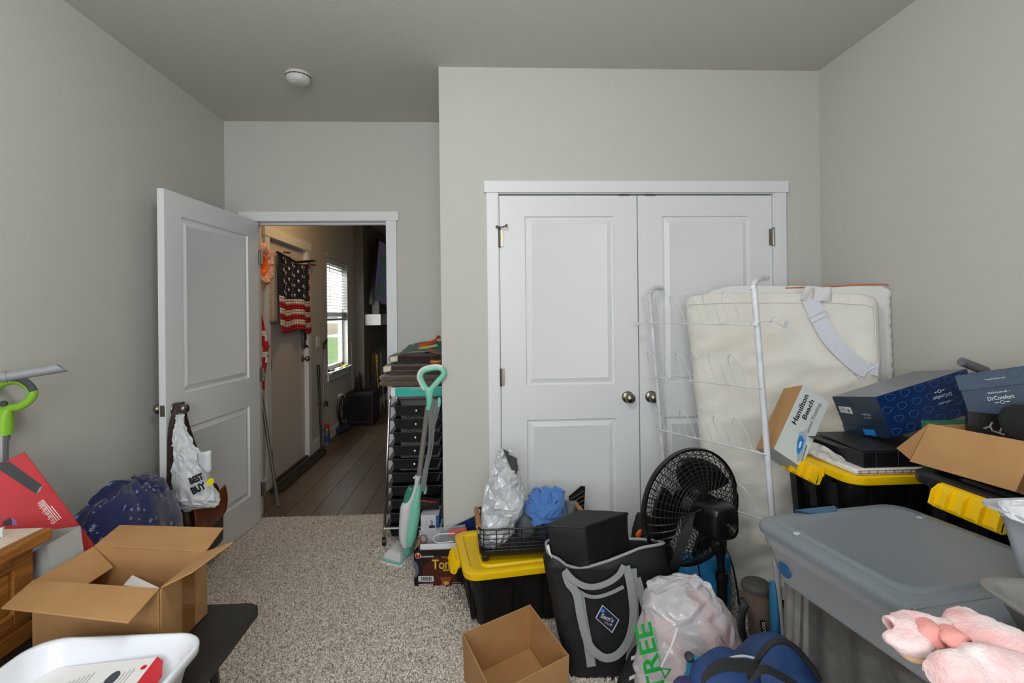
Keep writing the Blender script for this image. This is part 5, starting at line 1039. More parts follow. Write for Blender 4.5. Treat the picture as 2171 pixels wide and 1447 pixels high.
def fold(p):
    q = V((p.x + p.z * .8, p.z * 2.2 - p.x * .7, p.y)); return (1 if p.z < 1.15 else max(0, 1 - (p.z - 1.15) * 4)) * (1 if p.z > .05 else 0)
def wrinkle(m, amp, seed):
    out = []
    for p in m.v:
        P_ = V(p); s = V((P_.x * 1.6 + P_.z * .9, P_.z * 5.5 - P_.x * 2.6, seed)); h = (1 - 2.4 * abs(noise.noise(s * 1.6))) + .5 * (1 - 2.2 * abs(noise.noise(s * 3.7))); out.append(tuple(P_ + pn * (h * amp * fold(P_))))
    m.v = out
wrinkle(m, .014, 3); m.crumple(.008, 5, 2, keep=fold); obj('cover', m, cream, tp2, smooth=60)
m = M(); m.tube([at(x, y_, pl=PLF) + pn * .007 for x, y_ in ((1458, 645), (1560, 641), (1760, 641), (1838, 646), (1852, 652), (1855, 680), (1857, 800), (1858, 880))], .0022, 6); obj('seam_piping', m, mat('seam_white', 'e2e2e0', .8), tp2)
elas = mat('elastic_white', 'd3d7e2', .7, bump=.4, bscale=500)
sp_ = [at(x, y_, pl=PLF) + pn * l for x, y_, l in ((1716, 634, .014), (1735, 676, .022), (1757, 716, .034), (1790, 752, .036), (1822, 778, .032), (1836, 783, .030))]
P_ = spline(sp_, 6); sides = [(P_[min(i + 1, len(P_) - 1)] - P_[max(i - 1, 0)]).cross(pn) for i in range(len(P_))]
m = M(); m.ribbon(P_, sides, .066, .003); obj('elastic_strap', m, elas, tp2)
bpl = mat('buckle_white', 'e6e6e6', .3)
for (x, y_, dx_, dy_) in ((1732, 671, 15, -7), (1829, 783, 15, -9)):
    c0 = at(x, y_, pl=PLF) + pn * .03; u_ = (at(x + dx_, y_ + dy_, pl=PLF) - at(x, y_, pl=PLF)).normalized(); w_ = pn.cross(u_).normalized(); m = M(); m.tube([c0 + u_ * .04 + w_ * .012, c0 - u_ * .04 + w_ * .012, c0 - u_ * .04 - w_ * .012, c0 + u_ * .04 - w_ * .012], .0028, 6, closed=True); obj('buckle', m, bpl, tp2)
m = M(); m.slab([at(x, y_, pl=PLF) + pn * .026 for x, y_ in ((1832, 776), (1848, 768), (1860, 770), (1858, 796), (1843, 793))], .002); obj('anchor_patch', m, elas, tp2, smooth=0)
m = M(); m.grid(lambda u, v: at(1706 + 56 * u - 10 * v * (1 - u), 606 + 32 * v + 3 * u, pl=PLF) + pn * (.012 + .008 * math.sin(u * 8 + v * 3)), 14, 8); obj('care_label', m, mat('label_white', 'd5d6da', .6), tp2, solid=.001)
m = M(); m.tube([at(1722, 612, pl=PLF) + pn * .024, at(1724, 622, pl=PLF) + pn * .024, at(1721, 634, pl=PLF) + pn * .02], .002, 5); obj('printed_mark', m, mat('mark_pink', 'd59a8c', .6), tp2)
# ---------------------------------------------------------------- white over-door shoe rack
wr_ = mat('rack_white', 'dcdfe6', .3, var='c9ccd2', scale=14); YR, YLp = 1.88, 2.57
srk = thing('shoe_rack', 'white tubular over-door shoe rack leaning before the mattress topper', 'shoe rack', (1.0, 2.0, 0))
rT, rB = at(1601, 640, Y=YR), at(1636, 1080, Y=YR); dR = (rB - rT); rF = rT + dR * (rT.z / -dR.z); lT, lB = at(1379, 648, Y=YLp), at(1405, 958, Y=YLp); dL = lB - lT; lF = lT + dL * (lT.z / -dL.z)
rF.z = lF.z = .002
def hook(T, Fo, pts, r): m = M(); m.tube(spline([Fo, T.lerp(Fo, .5), T] + pts, 5), r, 12); return obj('upright', m, wr_, srk)
hook(rT, rF, [at(1597, 612, Y=YR), at(1602, 597, Y=YR + .03), at(1614, 590, Y=YR + .08), at(1624, 589, Y=YR + .12)], .0115); hook(lT, lF, [at(1378, 628, Y=YLp), at(1383, 615, Y=YLp + .03), at(1392, 610, Y=YLp + .06), at(1402, 611, Y=YLp + .1)], .0105)
for p in (at(1624, 589, Y=YR + .12), at(1402, 611, Y=YLp + .1)): m = M(); m.tube([p - V((.012, .012, 0)), p + V((.006, .006, 0))], .0125, 10); obj('end_cap', m, wr_, srk)
tiers = [((1372, 684), (1600, 688), [(1367, 0), (1398, 0), (1432, 0), (1467, 0), (1508, 0), (1555, 0)]), ((1383, 798), (1614, 823), []), ((1392, 909), (1624, 963), []), ((1400, 1035), (1634, 1105), [])]
for (xa, ya), (xb, yb), _ in tiers:
    A, B = at(xa, ya, Y=YLp - .012), at(xb, yb, Y=YR - .012); m = M(); m.tube([A, B], .0034, 6); B2, A2 = B + V((.02, .03, .02)), A + V((.02, .03, .02)); m.tube([A, A + V((-.015, -.015, .005)), A + V((-.01, -.05, .01))], .0025, 6) if False else None
    tr_ = obj('shelf_bar', m, wr_, srk); dd = (B - A); sd_ = V((dd.y, -dd.x, 0)).normalized(); sd_ = sd_ if sd_.y < 0 else -sd_
    for k in range(5 if ya > 1000 else 0, 6):
        t = .03 + k * .158; q0, q1 = A + dd * t, A + dd * (t + .085); m = M(); up = V((0, 0, .13)); lean = sd_ * .055
        pts = [q1, q1 + up * .55 + lean * .5, q1.lerp(q0, .1) + up * .85 + lean * .85, q1.lerp(q0, .5) + up + lean, q1.lerp(q0, .88) + up * .85 + lean * .85, q0 + up * .55 + lean * .5, q0]
        m.tube(spline(pts, 4), .0019, 5); obj('shoe_loop', m, wr_, tr_)
for (x, y_, Y_) in ((1350, 687, YLp), (1641, 678, YR), (1668, 688, YR + .12)):
    c0 = at(x, y_, Y=Y_); m = M(); m.slab([c0 + V((-.014, 0, -.012)), c0 + V((.0, 0, -.016)), c0 + V((.014, 0, .006)), c0 + V((.002, 0, .01))], .03, n=(.006, .02, .004)); obj('door_bracket', m, wr_, srk, smooth=0)
for a, b, Y_ in (((1356, 688), (1385, 680), YLp), ((1606, 684), (1640, 678), YR), ((1640, 680), (1664, 694), YR + .06)): m = M(); m.tube([at(*a, Y=Y_), at(*b, Y=Y_)], .0022, 5); obj('bracket_wire', m, wr_, srk)
for p in (at(1601, 686, Y=YR - .0), at(1381, 682, Y=YLp)): m = M(); m.lathe([(.016, -.006), (.016, .006)], p, (rT - rF), 14); obj('clamp', m, wr_, srk)
# ---------------------------------------------------------------- pedestal fan seen from behind
FB = mat('fan_black', '121214', .32); FW = mat('fan_wire', '1a1a1b', .35); FC = at(1466, 1073, Y=2.09); ax = (at(1519, 1100, Y=1.955) - FC).normalized(); Rf = .243
fan = thing('pedestal_fan', 'black pedestal fan turned with its motor towards the room', 'fan', (at(1525, 1300, Y=2.0).x, 2.0, 0))
u_ = ax.cross(V((0, 0, 1))).normalized(); w_ = u_.cross(ax).normalized(); circ3 = lambda r, h, n=56: [FC + ax * h + (u_ * math.cos(2 * math.pi * j / n) + w_ * math.sin(2 * math.pi * j / n)) * r for j in range(n)]
dome = lambda r: .085 * max(0, 1 - (r / Rf) ** 4)
m = M(); m.lathe([(Rf - .004, -.012), (Rf + .004, -.012), (Rf + .006, 0), (Rf + .004, .012), (Rf - .004, .012), (Rf - .004, -.012)], FC, ax, 64, cap=False); obj('rim', m, FB, fan)
m = M()
for r in [.09 + i * .0135 for i in range(12)]: m.tube(circ3(r, dome(r)), .0016, 4, closed=True)
for k in range(40):
    a = k * 2 * math.pi / 40; d = u_ * math.cos(a) + w_ * math.sin(a); r0_ = .075
    m.tube([FC + d * r + ax * dome(r) for r in (r0_, .12, .17, .205, .225, .236, Rf)], .0022, 4)
obj('rear_grille', m, FW, fan, kind='stuff')
m = M()
for r in [.05 + i * .0165 for i in range(13)]: m.tube(circ3(r, -.8 * dome(r), 40), .0014, 4, closed=True)
for k in range(60):
    a = k * 2 * math.pi / 60
    m.tube([FC + (u_ * math.cos(a + tw_) + w_ * math.sin(a + tw_)) * r - ax * .8 * dome(r) for r, tw_ in ((.045, 0), (.12, .12), (.2, .26), (Rf, .34))], .0017, 4)
obj('front_grille', m, FW, fan, kind='stuff')
m = M(); m.lathe([(.001, -.07), (.05, -.07), (.05, -.064), (.001, -.064)], FC, ax, 24); obj('front_badge', m, FB, fan)
m = M(); m.lathe([(.055, .0), (.08, .072), (.08, .084), (.05, .09)], FC, ax, 28); obj('grille_hub', m, FB, fan)
blade = mat('fan_blade', '0e0e10', .35)
for k in range(3):
    a0 = math.radians(95 + 120 * k); m = M()
    def bp2(u, v):
        r = .035 + (.205 - .035) * v; half = math.radians(34) * (.55 + .75 * math.sin(v * 2.2)); a = a0 + (u - .5) * 2 * half + v * .35; return FC + (u_ * math.cos(a) + w_ * math.sin(a)) * r + ax * (.004 + (u - .5) * .055 * (1 - .4 * v))
    m.grid(bp2, 8, 8); obj('blade', m, blade, fan, solid=.003)
m = M(); m.lathe([(.03, -.03), (.034, .0), (.034, .03)], FC, ax, 20); obj('blade_hub', m, blade, fan)
mc = FC + ax * .09
mf = lambda k, h, r=.03: [mc + ax * h + u_ * x + w_ * y_ for x, y_ in rrect(.118 * k, .128 * k, r * k, 6)]
m = M(); m.loft([mf(1.0, -.01), mf(1.08, .02), mf(1.05, .085), mf(.98, .105), mf(.88, .112)]); obj('motor_housing', m, FB, fan, smooth=50)
m = M()
for r in (.01, .017, .024, .031, .038, .045): m.tube([mc + ax * .1125 + (u_ * math.cos(t) + w_ * math.sin(t)) * r for t in [2 * math.pi * j / 28 for j in range(28)]], .0013, 5, closed=True)
obj('motor_vents', m, FB, fan, kind='stuff'); m = M(); m.lathe([(.0045, 0), (.0045, .003), (.001, .004)], mc + ax * .1125, ax, 12); obj('screw', m, mat('screw_steel', 'c4c9d2', .2, .9), fan)
m = M(); m.tube([mc + w_ * .055 + ax * .03, mc + w_ * .075 + ax * .03], .008, 10); obj('oscillation_knob', m, FB, fan)
nb = mc - w_ * .055 + ax * .05; m = M(); m.loft(pxloft(dense([(1140, 1504, 1540, nb.y, .022), (1160, 1507, 1540, nb.y, .024), (1180, 1518, 1536, nb.y, .02), (1190, 1520, 1536, nb.y, .016)], 3), 16)); obj('tilt_joint', m, FB, fan, smooth=60)
m = M(); m.lathe([(.007, 0), (.007, .004), (.001, .005)], at(1521, 1150, Y=nb.y - .026), (0, -1, 0), 12); obj('joint_screw', m, mat('screw_steel', 'c4c9d2', .2, .9), fan)
px0 = at(1528, 1185, Y=nb.y); m = M(); m.tube([px0, (px0.x + .004, px0.y, .3)], .0145, 14); obj('inner_pole', m, FB, fan); m = M(); m.tube([(px0.x + .004, px0.y, .335), (px0.x + .006, px0.y, .03)], .0205, 16); m.lathe([(.024, -.018), (.026, .0), (.024, .018)], (px0.x + .004, px0.y, .335), (0, 0, 1), 16); obj('outer_pole', m, FB, fan)
m = M(); m.lathe([(.19, .002), (.19, .012), (.15, .026), (.04, .034), (.03, .06)], (px0.x + .006, px0.y, 0), (0, 0, 1), 36); obj('base', m, FB, fan)
m = M(); m.tube(spline([mc + ax * .06 - w_ * .05, at(1478, 1150, Y=1.99), at(1481, 1200, Y=1.97), at(1487, 1240, Y=1.97), at(1492, 1300, Y=1.99), at(1500, 1380, Y=2.0)], 4), .003, 6); obj('power_cord', m, FB, fan)
m = M(); m.tube(spline([at(1540, 1165, Y=1.95), at(1552, 1195, Y=1.93), at(1563, 1250, Y=1.93), at(1570, 1310, Y=1.94), at(1572, 1370, Y=1.96)], 4), .0035, 6); tag(obj('black_cable', m, FB), 'thin black cable hanging to the right of the fan pole', 'cable')
webk = mat('webbing_black', '1d1d1e', .7, bump=.5, bscale=450); pts = [mc + w_ * .06 + ax * .02 + u_ * .04, mc + w_ * .064 + ax * .03, mc + w_ * .05 - u_ * .06 + ax * .035, at(1464, 1090, Y=1.985), at(1450, 1140, Y=1.975), at(1432, 1195, Y=1.99), at(1425, 1215, Y=2.02)]; pts[0] = mc + w_ * .062 + u_ * (.05 if u_.x > 0 else -.05) + ax * .02; pts[2] = mc + w_ * .04 - u_ * (.06 if u_.x > 0 else -.06) + ax * .04
m = M(); m.ribbon(spline(pts, 5), V((.9, -.25, .35)), .048, .003); tag(obj('black_strap', m, webk), 'wide black webbing strap draped over the fan motor', 'strap')
# blue bag behind the fan pole; dark bag with orange tab
m = M(); m.loft(pxloft(dense([(1380, 1462, 1535, 2.16, .05), (1320, 1452, 1540, 2.16, .06), (1250, 1442, 1545, 2.17, .06), (1205, 1438, 1548, 2.18, .05), (1180, 1440, 1546, 2.19, .03)], 5), 32)); m.crumple(.008, 9, 6, True); tag(obj('blue_bag', m, mat('bag_blue', '1f84c4', .55), smooth=55), 'bright blue cloth bag standing behind the fan', 'bag')
db = thing('dark_backpack', 'black bag with orange tab wedged behind the cooler bag', 'bag', tuple(at(1375, 1200, Y=2.28))); m = M(); m.loft(pxloft(dense([(1330, 1345, 1440, 2.28, .06), (1250, 1340, 1440, 2.28, .06), (1160, 1338, 1425, 2.28, .05), (1115, 1343, 1400, 2.28, .04), (1090, 1352, 1372, 2.28, .02)], 5), 28)); m.crumple(.006, 12, 3); obj('body', m, mat('nylon_black', '121214', .7), db, smooth=60)
m = M(); m.loft(pxloft(dense([(1140, 1350, 1357, 2.215, .004), (1132, 1347, 1360, 2.215, .008), (1122, 1355, 1361, 2.215, .004)], 3), 12)); obj('orange_tab', m, mat('tab_orange', 'e2661c', .5), db)
# ---------------------------------------------------------------- stacked totes along the right wall
TZ2, TZ3 = .82, .90
tote('storage_tote.001', 'black tote on the floor carrying the yellow-lidded tote by the right wall', 1.57, 1.86, .62, .44, 0, TZ2 / 2, 0, tlidb)
tote('storage_tote.002', 'black tote with yellow lid and latch beside the mattress topper', 1.565, 1.88, .62, .45, TZ2 / 2, TZ2 / 2, 0, tyel)
tote('storage_tote.003', 'black tote on the floor carrying the black-lidded tote by the right wall', 1.60, 1.275, .54, .44, 0, TZ3 / 2, 0, tlidb)
tote('storage_tote.004', 'black tote with black lid and yellow latch under the cardboard flap', 1.595, 1.275, .57, .45, TZ3 / 2, TZ3 / 2, 0, tlidb)
# ---------------------------------------------------------------- iron box
hbx = mat('iron_box_white', 'c9d0ce', .45); hY = 1.95
h_ = [at(1641, 951, Y=hY - .06), at(1700, 991, Y=hY - .07), at(1752, 868, Y=hY + .01), at(1698, 813, Y=hY + .02)]   # printed face: bottom-left, bottom-right, top-right, top-left
ex_ = (h_[1] - h_[0]); ey_ = (h_[3] - h_[0]); ey_ = ey_ - ex_ * (ey_.dot(ex_) / ex_.dot(ex_)); fn = ex_.cross(ey_).normalized(); fn = fn if fn.y < 0 else -fn
ew = at(1606, 948, Y=hY + .03) - h_[0]; hb = thing('iron_box', 'white iron carton with black lettering tilted between shoe rack and tote', 'box', tuple(h_[1]))
dpt = -fn * .12; lft = (at(1637, 820, Y=hY + .06) - h_[3]); 
m = M(); m.obox(h_[0], ex_, ey_, -fn * .115); obj('carton', m, hbx, hb, smooth=0, bevel=.0015)
m = M(); sd = -fn * .115; m.slab([h_[0] - ex_.normalized() * .0006, h_[0] + ey_ - ex_.normalized() * .0006, h_[0] + ey_ + sd - ex_.normalized() * .0006, h_[0] + sd - ex_.normalized() * .0006], .0006, n=-ex_.normalized() * .0006); obj('plain_side', m, card, hb, smooth=0)
fpx = lambda u, v, l=.0006: h_[0] + ex_ * u + ey_ * v + fn * l
tx = ey_.normalized(); ty = -ex_.normalized(); L_ = ey_.length; W_ = ex_.length
ik = mat('ink_black', '0d0d0d', .5); text('Hamilton', fpx(.22, .68), tx, ty, W_ * .17, ik, hb, w=L_ * .46, bold=.02); text('Beach', fpx(.45, .74), tx, ty, W_ * .15, ik, hb, w=L_ * .30, bold=.02); text('Good Thinking', fpx(.72, .68), tx, ty, W_ * .15, mat('ink_grey', '5b6068', .5), hb, w=L_ * .46)
def hpoly(nm, pts, cl, l): m = M(); m.slab([fpx(u, v, .0006 + .0004 * l) for u, v in pts], .0003, n=fn * .0003); return obj(nm, m, mat('pr_' + cl, cl, .4), hb, smooth=0)
hpoly('printed_iron', [(.50, .40), (.62, .45), (.74, .42), (.82, .30), (.88, .06), (.80, .03), (.60, .20), (.52, .30)], '9fb0bd', 0); hpoly('printed_iron_body', [(.54, .36), (.64, .37), (.74, .33), (.78, .22), (.74, .12), (.66, .14), (.56, .26)], '2c78c4', 1); hpoly('printed_iron_water', [(.62, .29), (.68, .30), (.70, .22), (.65, .20)], 'd4e2ee', 2); hpoly('printed_iron_plate', [(.84, .30), (.90, .07), (.93, .07), (.88, .30)], '6a7078', 1)
# ---------------------------------------------------------------- things on the yellow-lidded tote
lid2 = TZ2 + .001
ck = thing('checked_cloth', 'white checked dish cloth folded on the yellow lid', 'cloth', (1.45, 1.75, lid2)); m = M(); m.box(1.28, 1.56, 1.665, 1.86, lid2, lid2 + .022); obj('cloth', m, mat('cloth_white', 'dedbd6', .95, bump=.4, bscale=200), ck, bevel=.009, segs=3)
chk = mat('check_brown', '9a6a52', .9); m = M()
for i in range(9): x = 1.295 + i * .03; m.box(x, x + .003, 1.6635, 1.6655, lid2 + .006, lid2 + .017)
for zz in (.007, .016): m.box(1.285, 1.555, 1.6635, 1.6652, lid2 + zz, lid2 + zz + .0018)
obj('check_lines', m, chk, ck, smooth=0, kind='stuff')
kb_ = mat('carton_black', '131316', .4, bump=.15, bscale=300); kx = thing('black_carton', 'flat black pan carton on the checked cloth', 'box', (1.46, 1.8, lid2 + .023)); z0 = lid2 + .0235
m = M(); m.box(1.315, 1.66, 1.675, 1.95, z0, z0 + .052); obj('carton', m, kb_, kx, smooth=0, bevel=.0015); m = M(); m.slab([(1.315, 1.95, z0 + .052), (1.315, 1.74, z0 + .052), (1.285, 1.76, z0 + .052), (1.28, 1.93, z0 + .054)], .002); obj('end_flap', m, mat('carton_black_inner', '2a2a2c', .5), kx, smooth=0)
m = M(); m.slab([(1.32, 1.69, z0 + .053), (1.62, 1.69, z0 + .053), (1.62, 1.94, z0 + .06), (1.33, 1.94, z0 + .06)], .002); obj('top_flap', m, mat('carton_black_inner', '2a2a2c', .5), kx, smooth=0)
text('Pan(20cm)', V((1.575, 1.675, z0 + .036)), (-1, 0, 0), (0, 0, -1), .012, mat('print_greyish', '8b8b8e', .5), kx, w=.085)
for x in (1.36, 1.44): m = M(); m.box(x, x + .0012, 1.6742, 1.675, z0, z0 + .055); obj('crease', m, mat('carton_edge', '55565a', .6), kx, smooth=0)
m = M(); wormd(m, [(1.30, 1.76, lid2 + .02), (1.29, 1.84, lid2 + .03), (1.285, 1.92, lid2 + .028)], [(.012, .012), (.022, .026), (.016, .02)], 2, 9); crush(m, .008, 1, 4); tag(obj('clear_wrap', m, mat('wrap_clear', 'd5d3cf', .15, alpha=.75), smooth=25), 'crumpled clear plastic wrap by the black pan carton', 'plastic wrap')
# shoe boxes
def shoebox(name, label, P0, el, ed, eu, L, D, Hh): return thing(name, label, 'shoe box', tuple(P0))
dcb = mat('shoebox_navy', '0f2a5a', .3, var='0d2552', scale=3); dce = mat('shoebox_slate', '1d3046', .35); dct = mat('shoebox_top_sheen', '767980', .35); cloudm = mat('print_cloud', '2d6fae', .35); pwh = mat('print_pale', 'cfd8e4', .4)
P0 = at(1893, 928, Z=.935); tl_ = math.radians(16); el = V((math.cos(tl_), -.02, math.sin(tl_))).normalized(); ed = V((.0, 1, 0)); eu = V((-math.sin(tl_), .17, math.cos(tl_))).normalized(); ed = eu.cross(el).normalized(); eu = el.cross(ed).normalized(); L_, D_, H_ = .35, .25, .15
s1 = shoebox('shoe_box', 'navy cloud-patterned shoe box lying on the flat black carton', P0, el, ed, eu, L_, D_, H_)
m = M(); m.obox(P0, el * L_, ed * D_, eu * H_); obj('carton', m, dcb, s1, smooth=0, bevel=.0012)
m = M(); m.obox(P0 - el * .0012, -el * .0006, ed * D_, eu * H_); obj('end_panel', m, dce, s1, smooth=0); m = M(); m.obox(P0 + eu * (H_ + .0002), el * L_, ed * D_, eu * .0008); obj('top_sheen', m, dct, s1, smooth=0)  # grey sheen on the navy top, painted as a flat sheet
S = lambda u, v, l=.0008: P0 + el * u + eu * v - ed * l
m = M(); random.seed(4)
for r in range(4):
    for k in range(6):
        cu, cv = .02 + k * .056 + (r % 2) * .028, .018 + r * .039; ring = [];
        if cu < .016 or cu > L_ - .02: continue
        for j in range(22):
            t = 2 * math.pi * j / 22; q = .0135 * (1 + .12 * math.sin(3 * t + 1)); ring.append(S(cu + q * 1.25 * math.cos(t), min(H_ - .004, max(.004, cv + q * .85 * math.sin(t)))))
        m.tube(ring, .0007, 4, closed=True)
obj('printed_clouds', m, cloudm, s1, kind='stuff')
text('DrComfort', S(.225, .085), -el, -eu, .013, pwh, s1, w=.07, bold=.01); text('• GENUINE •', S(.225, .063), -el, -eu, .006, pwh, s1, w=.055); ring_mark(s1, S(.222, .105), -el, -eu, .04, pwh)
E2 = lambda u, v, l=.0024: P0 - el * l + ed * (D_ - u) + eu * v
text('DrComfort', E2(.165, .082), ed * 1, -eu, .009, pwh, s1, w=.045); text('GENUINE', E2(.165, .070), ed, -eu, .004, pwh, s1, w=.04)
m = M(); m.slab([E2(.018, .112), E2(.018, .086), E2(.09, .082), E2(.09, .108)], .0004); obj('white_label', m, mat('label_white', 'd5d6da', .6), s1, smooth=0); m = M(); m.slab([E2(.066, .1, .003), E2(.066, .088, .003), E2(.078, .088, .003), E2(.078, .1, .003)], .0003); obj('label_block', m, mat('ink_grey', '5b6068', .5), s1, smooth=0)
m = M()
for i in range(3): m.slab([E2(.024, .106 - i * .006, .003), E2(.024, .1045 - i * .006, .003), E2(.058, .1025 - i * .006, .003), E2(.058, .104 - i * .006, .003)], .0003)
obj('label_print', m, mat('ink_grey', '5b6068', .5), s1, smooth=0, kind='stuff')
m = M(); m.slab([E2(0, .034, .004), E2(0, .0, .006), E2(D_, .0, .006), E2(D_, .034, .004), E2(D_ * .9, .036, .004)], .0008); obj('tuck_flap', m, dce, s1, smooth=0); m = M(); m.slab([E2(.118, .026, .0065), E2(.118, .004, .007), E2(.18, .004, .007), E2(.18, .026, .0065)], .0004); obj('blue_sticker', m, mat('sticker_blue', '1f86dc', .4), s1, smooth=0)
P1 = at(2056, 884, Y=1.47); t2 = math.radians(14); el2 = V((.68, -.68, .25)).normalized(); eu2 = V((-.12, .38, .9)).normalized(); eu2 = (eu2 - el2 * eu2.dot(el2)).normalized(); ed2 = eu2.cross(el2).normalized()
s2 = shoebox('shoe_box.001', 'navy shoe box with folded front flap above the cardboard carton', P1, el2, ed2, eu2, .33, .19, .125); m = M(); m.obox(P1, el2 * .31, ed2 * .19, eu2 * .13); obj('carton', m, mat('shoebox_teal', '0f2f4c', .5), s2, smooth=0, bevel=.0012)
S2 = lambda u, v, l=.001: P1 + el2 * u + eu2 * v - ed2 * l
m = M(); m.slab([S2(-.002, .126), S2(-.002, .083, .003), S2(.01, .08, .003), S2(.19, .08, .003), S2(.2, .09, .003), S2(.2, .126)], .001); obj('front_flap', m, mat('shoebox_flap', '1b3a54', .5), s2, smooth=0)
m = M()
for k in range(5):
    ring = []
    for j in range(18):
        t = 2 * math.pi * j / 18; ring.append(S2(.022 + k * .036 + .014 * math.cos(t) * (1 + .1 * math.sin(3 * t)), min(.123, max(.084, .103 + (.012 if k % 2 else -.006) + .016 * math.sin(t))), .0042))
    m.tube(ring, .0006, 4, closed=True)
obj('printed_clouds', m, mat('print_cloud_dim', '3d607c', .4), s2, kind='stuff')
text('www.drcomfort.com', S2(.085, .105, .004), el2, eu2, .005, pwh, s2, w=.045); text('DrComfort', S2(.083, .048, .002), el2, eu2, .012, pwh, s2, w=.058, bold=.01); text('GENUINE •', S2(.083, .064, .002), el2, eu2, .005, pwh, s2, w=.05); ring_mark(s2, S2(.083, .034, .002), el2, eu2, .034, pwh)
fr_ = at(2038, 766, Y=1.80); m = M(); m.lathe([(.011, 0), (.0165, 0), (.0165, .34), (.011, .34)], fr_, V((.55, .3, -.22)) * 0 + V((.35, .02, -.13)), 16); tag(obj('foam_tube', m, mat('foam_grey', '75747a', .95, bump=.5, bscale=200)), 'grey foam pipe sleeve lying behind the shoe boxes', 'foam tube')
# carton on the black-lidded tote
lid3 = TZ3 + .001; cX = 1.335; q0, q1 = at(1930, 978, Z=lid3 + .02), at(2155, 1043, Z=lid3 + .02); q2 = at(1972, 898, X=q0.x + .035); q3 = at(2200, 940, pl=(q0, (q1 - q0).cross(q2 - q0).normalized()))
cb3 = thing('cardboard_carton', 'open cardboard carton with hanging flap on the black-lidded tote', 'box', (1.5, 1.3, lid3)); bx0, bx1, by0, by1 = max(q2.x, q3.x) + .008, q2.x + .36, 1.1, 1.49; bz = q2.z - .012
m = M(); m.box(bx0, bx0 + .004, by0, by1, lid3 + .001, bz); m.box(bx1 - .004, bx1, by0, by1, lid3 + .001, bz); m.box(bx0, bx1, by0, by0 + .004, lid3 + .001, bz); m.box(bx0, bx1, by1 - .004, by1, lid3 + .001, bz); m.box(bx0, bx1, by0, by1, lid3 + .001, lid3 + .005); obj('carton', m, card, cb3, smooth=0)
m = M(); m.slab([q0, q1, q3, q2], .0042); obj('flap', m, card, cb3, smooth=0, bevel=.001, segs=1); m = M(); m.slab([q2, at(1903, 950, X=q0.x + .02), at(1932, 974, X=q0.x + .01)], .0042); obj('flap', m, card, cb3, smooth=0)
gb = at(2040, 899, Y=1.53); m = M(); m.box(gb.x - .10, gb.x + .1, 1.515, 1.57, TZ2 + .002, gb.z + .006); tag(obj('green_box', m, mat('green_box', '1d6a4a', .45), smooth=0, bevel=.002), 'dark green box standing behind the open cardboard carton', 'box')
bk0 = at(2052, 930, Y=1.46); bks = thing('black_shoe_box', 'black shoe box with grey letters standing in the cardboard carton', 'shoe box', (bk0.x + .1, 1.42, lid3 + .006)); bkd = V((.82, -.57, 0)); bkn = V((.57, .82, 0)); m = M(); m.obox((bk0.x, 1.46, lid3 + .006), bkd * .22, bkn * .03, (0, 0, bk0.z + .075 - lid3)); obj('carton', m, mat('carton_black', '131316', .4), bks, smooth=0)
text('TY', at(2110, 906, pl=(V((bk0.x, 1.46, 1)), -bkn)), -bkd + V((0, 0, .35)), (-.3, .2, -1), .026, mat('print_silver', 'a5a5a2', .4), bks, w=.05, bold=.01)
m = M(); m.loft(pxloft(dense([(936, 2150, 2230, 1.27, .02), (915, 2132, 2240, 1.275, .035), (885, 2126, 2240, 1.28, .04), (866, 2132, 2236, 1.285, .035), (858, 2150, 2220, 1.29, .015)], 4), 24)); m.crumple(.006, 18, 2); tag(obj('knit_hat', m, mat('cap_black', '17181b', .95, bump=.3, bscale=300), smooth=60), 'black knit hat resting on the cardboard carton', 'hat')
# ---------------------------------------------------------------- long grey lidded bin and its support
GZ = .82; g0, g1 = at(1588, 1094, Z=GZ), at(1897, 1062, Z=GZ); gl = at(1960, 1447, Z=GZ); gx = (g1 - g0); gw = gx.length; gx.normalize(); gy_ = (gl - g0).normalized(); gy_ = (gy_ - gx * gy_.dot(gx)).normalized(); gL = .90
gc = g0 + gx * gw / 2 + gy_ * gL / 2; G = lambda x, y_, z: V((gc.x, gc.y, 0)) + gx * x - gy_ * y_ + V((0, 0, z)); gR = lambda w_, l_, z, r: [G(x, y_, z) for x, y_ in rrect(w_, l_, r, 7)]
gb_ = thing('underbed_bin', 'long clear storage bin with grey lid and blue latches', 'storage bin', (gc.x, gc.y, GZ - .15)); lidg = mat('lid_grey', '6f7880', .36, bump=.12, bscale=300); bodg = mat('bin_clear', 'b9bcc2', .25, alpha=.6)
m = M(); m.loft([gR(gw - .09, gL - .09, GZ - .15, .05), gR(gw - .075, gL - .075, GZ - .14, .05), gR(gw - .04, gL - .04, GZ - .06, .05), gR(gw - .03, gL - .03, GZ - .055, .05), gR(gw - .02, gL - .02, GZ - .016, .05), gR(gw - .03, gL - .03, GZ - .016, .05), gR(gw - .05, gL - .05, GZ - .06, .05), gR(gw - .09, gL - .09, GZ - .145, .05)], True, True); obj('body', m, bodg, gb_, smooth=40)
m = M(); m.loft([gR(gw - .02, gL - .02, GZ - .024, .06), gR(gw - .002, gL - .002, GZ - .024, .06), gR(gw, gL, GZ - .014, .06), gR(gw - .006, gL - .006, GZ - .004, .06), gR(gw - .02, gL - .02, GZ, .06), gR(gw - .07, gL - .07, GZ + .001, .05)], True, True); obj('lid', m, lidg, gb_, smooth=50)
for cy2, nm in ((.225, 'lid_panel'), (-.215, 'lid_panel')):
    m = M(); pr = lambda k, z: [G(x, y_ + cy2, z) for x, y_ in rrect(gw - .09 - k, gL / 2 - .075 - k, .045, 7)]; m.loft([pr(-.014, GZ + .0012), pr(0, GZ + .006), pr(.012, GZ + .007), pr(.03, GZ + .0035)], True, True); obj(nm, m, lidg, gb_, smooth=50)
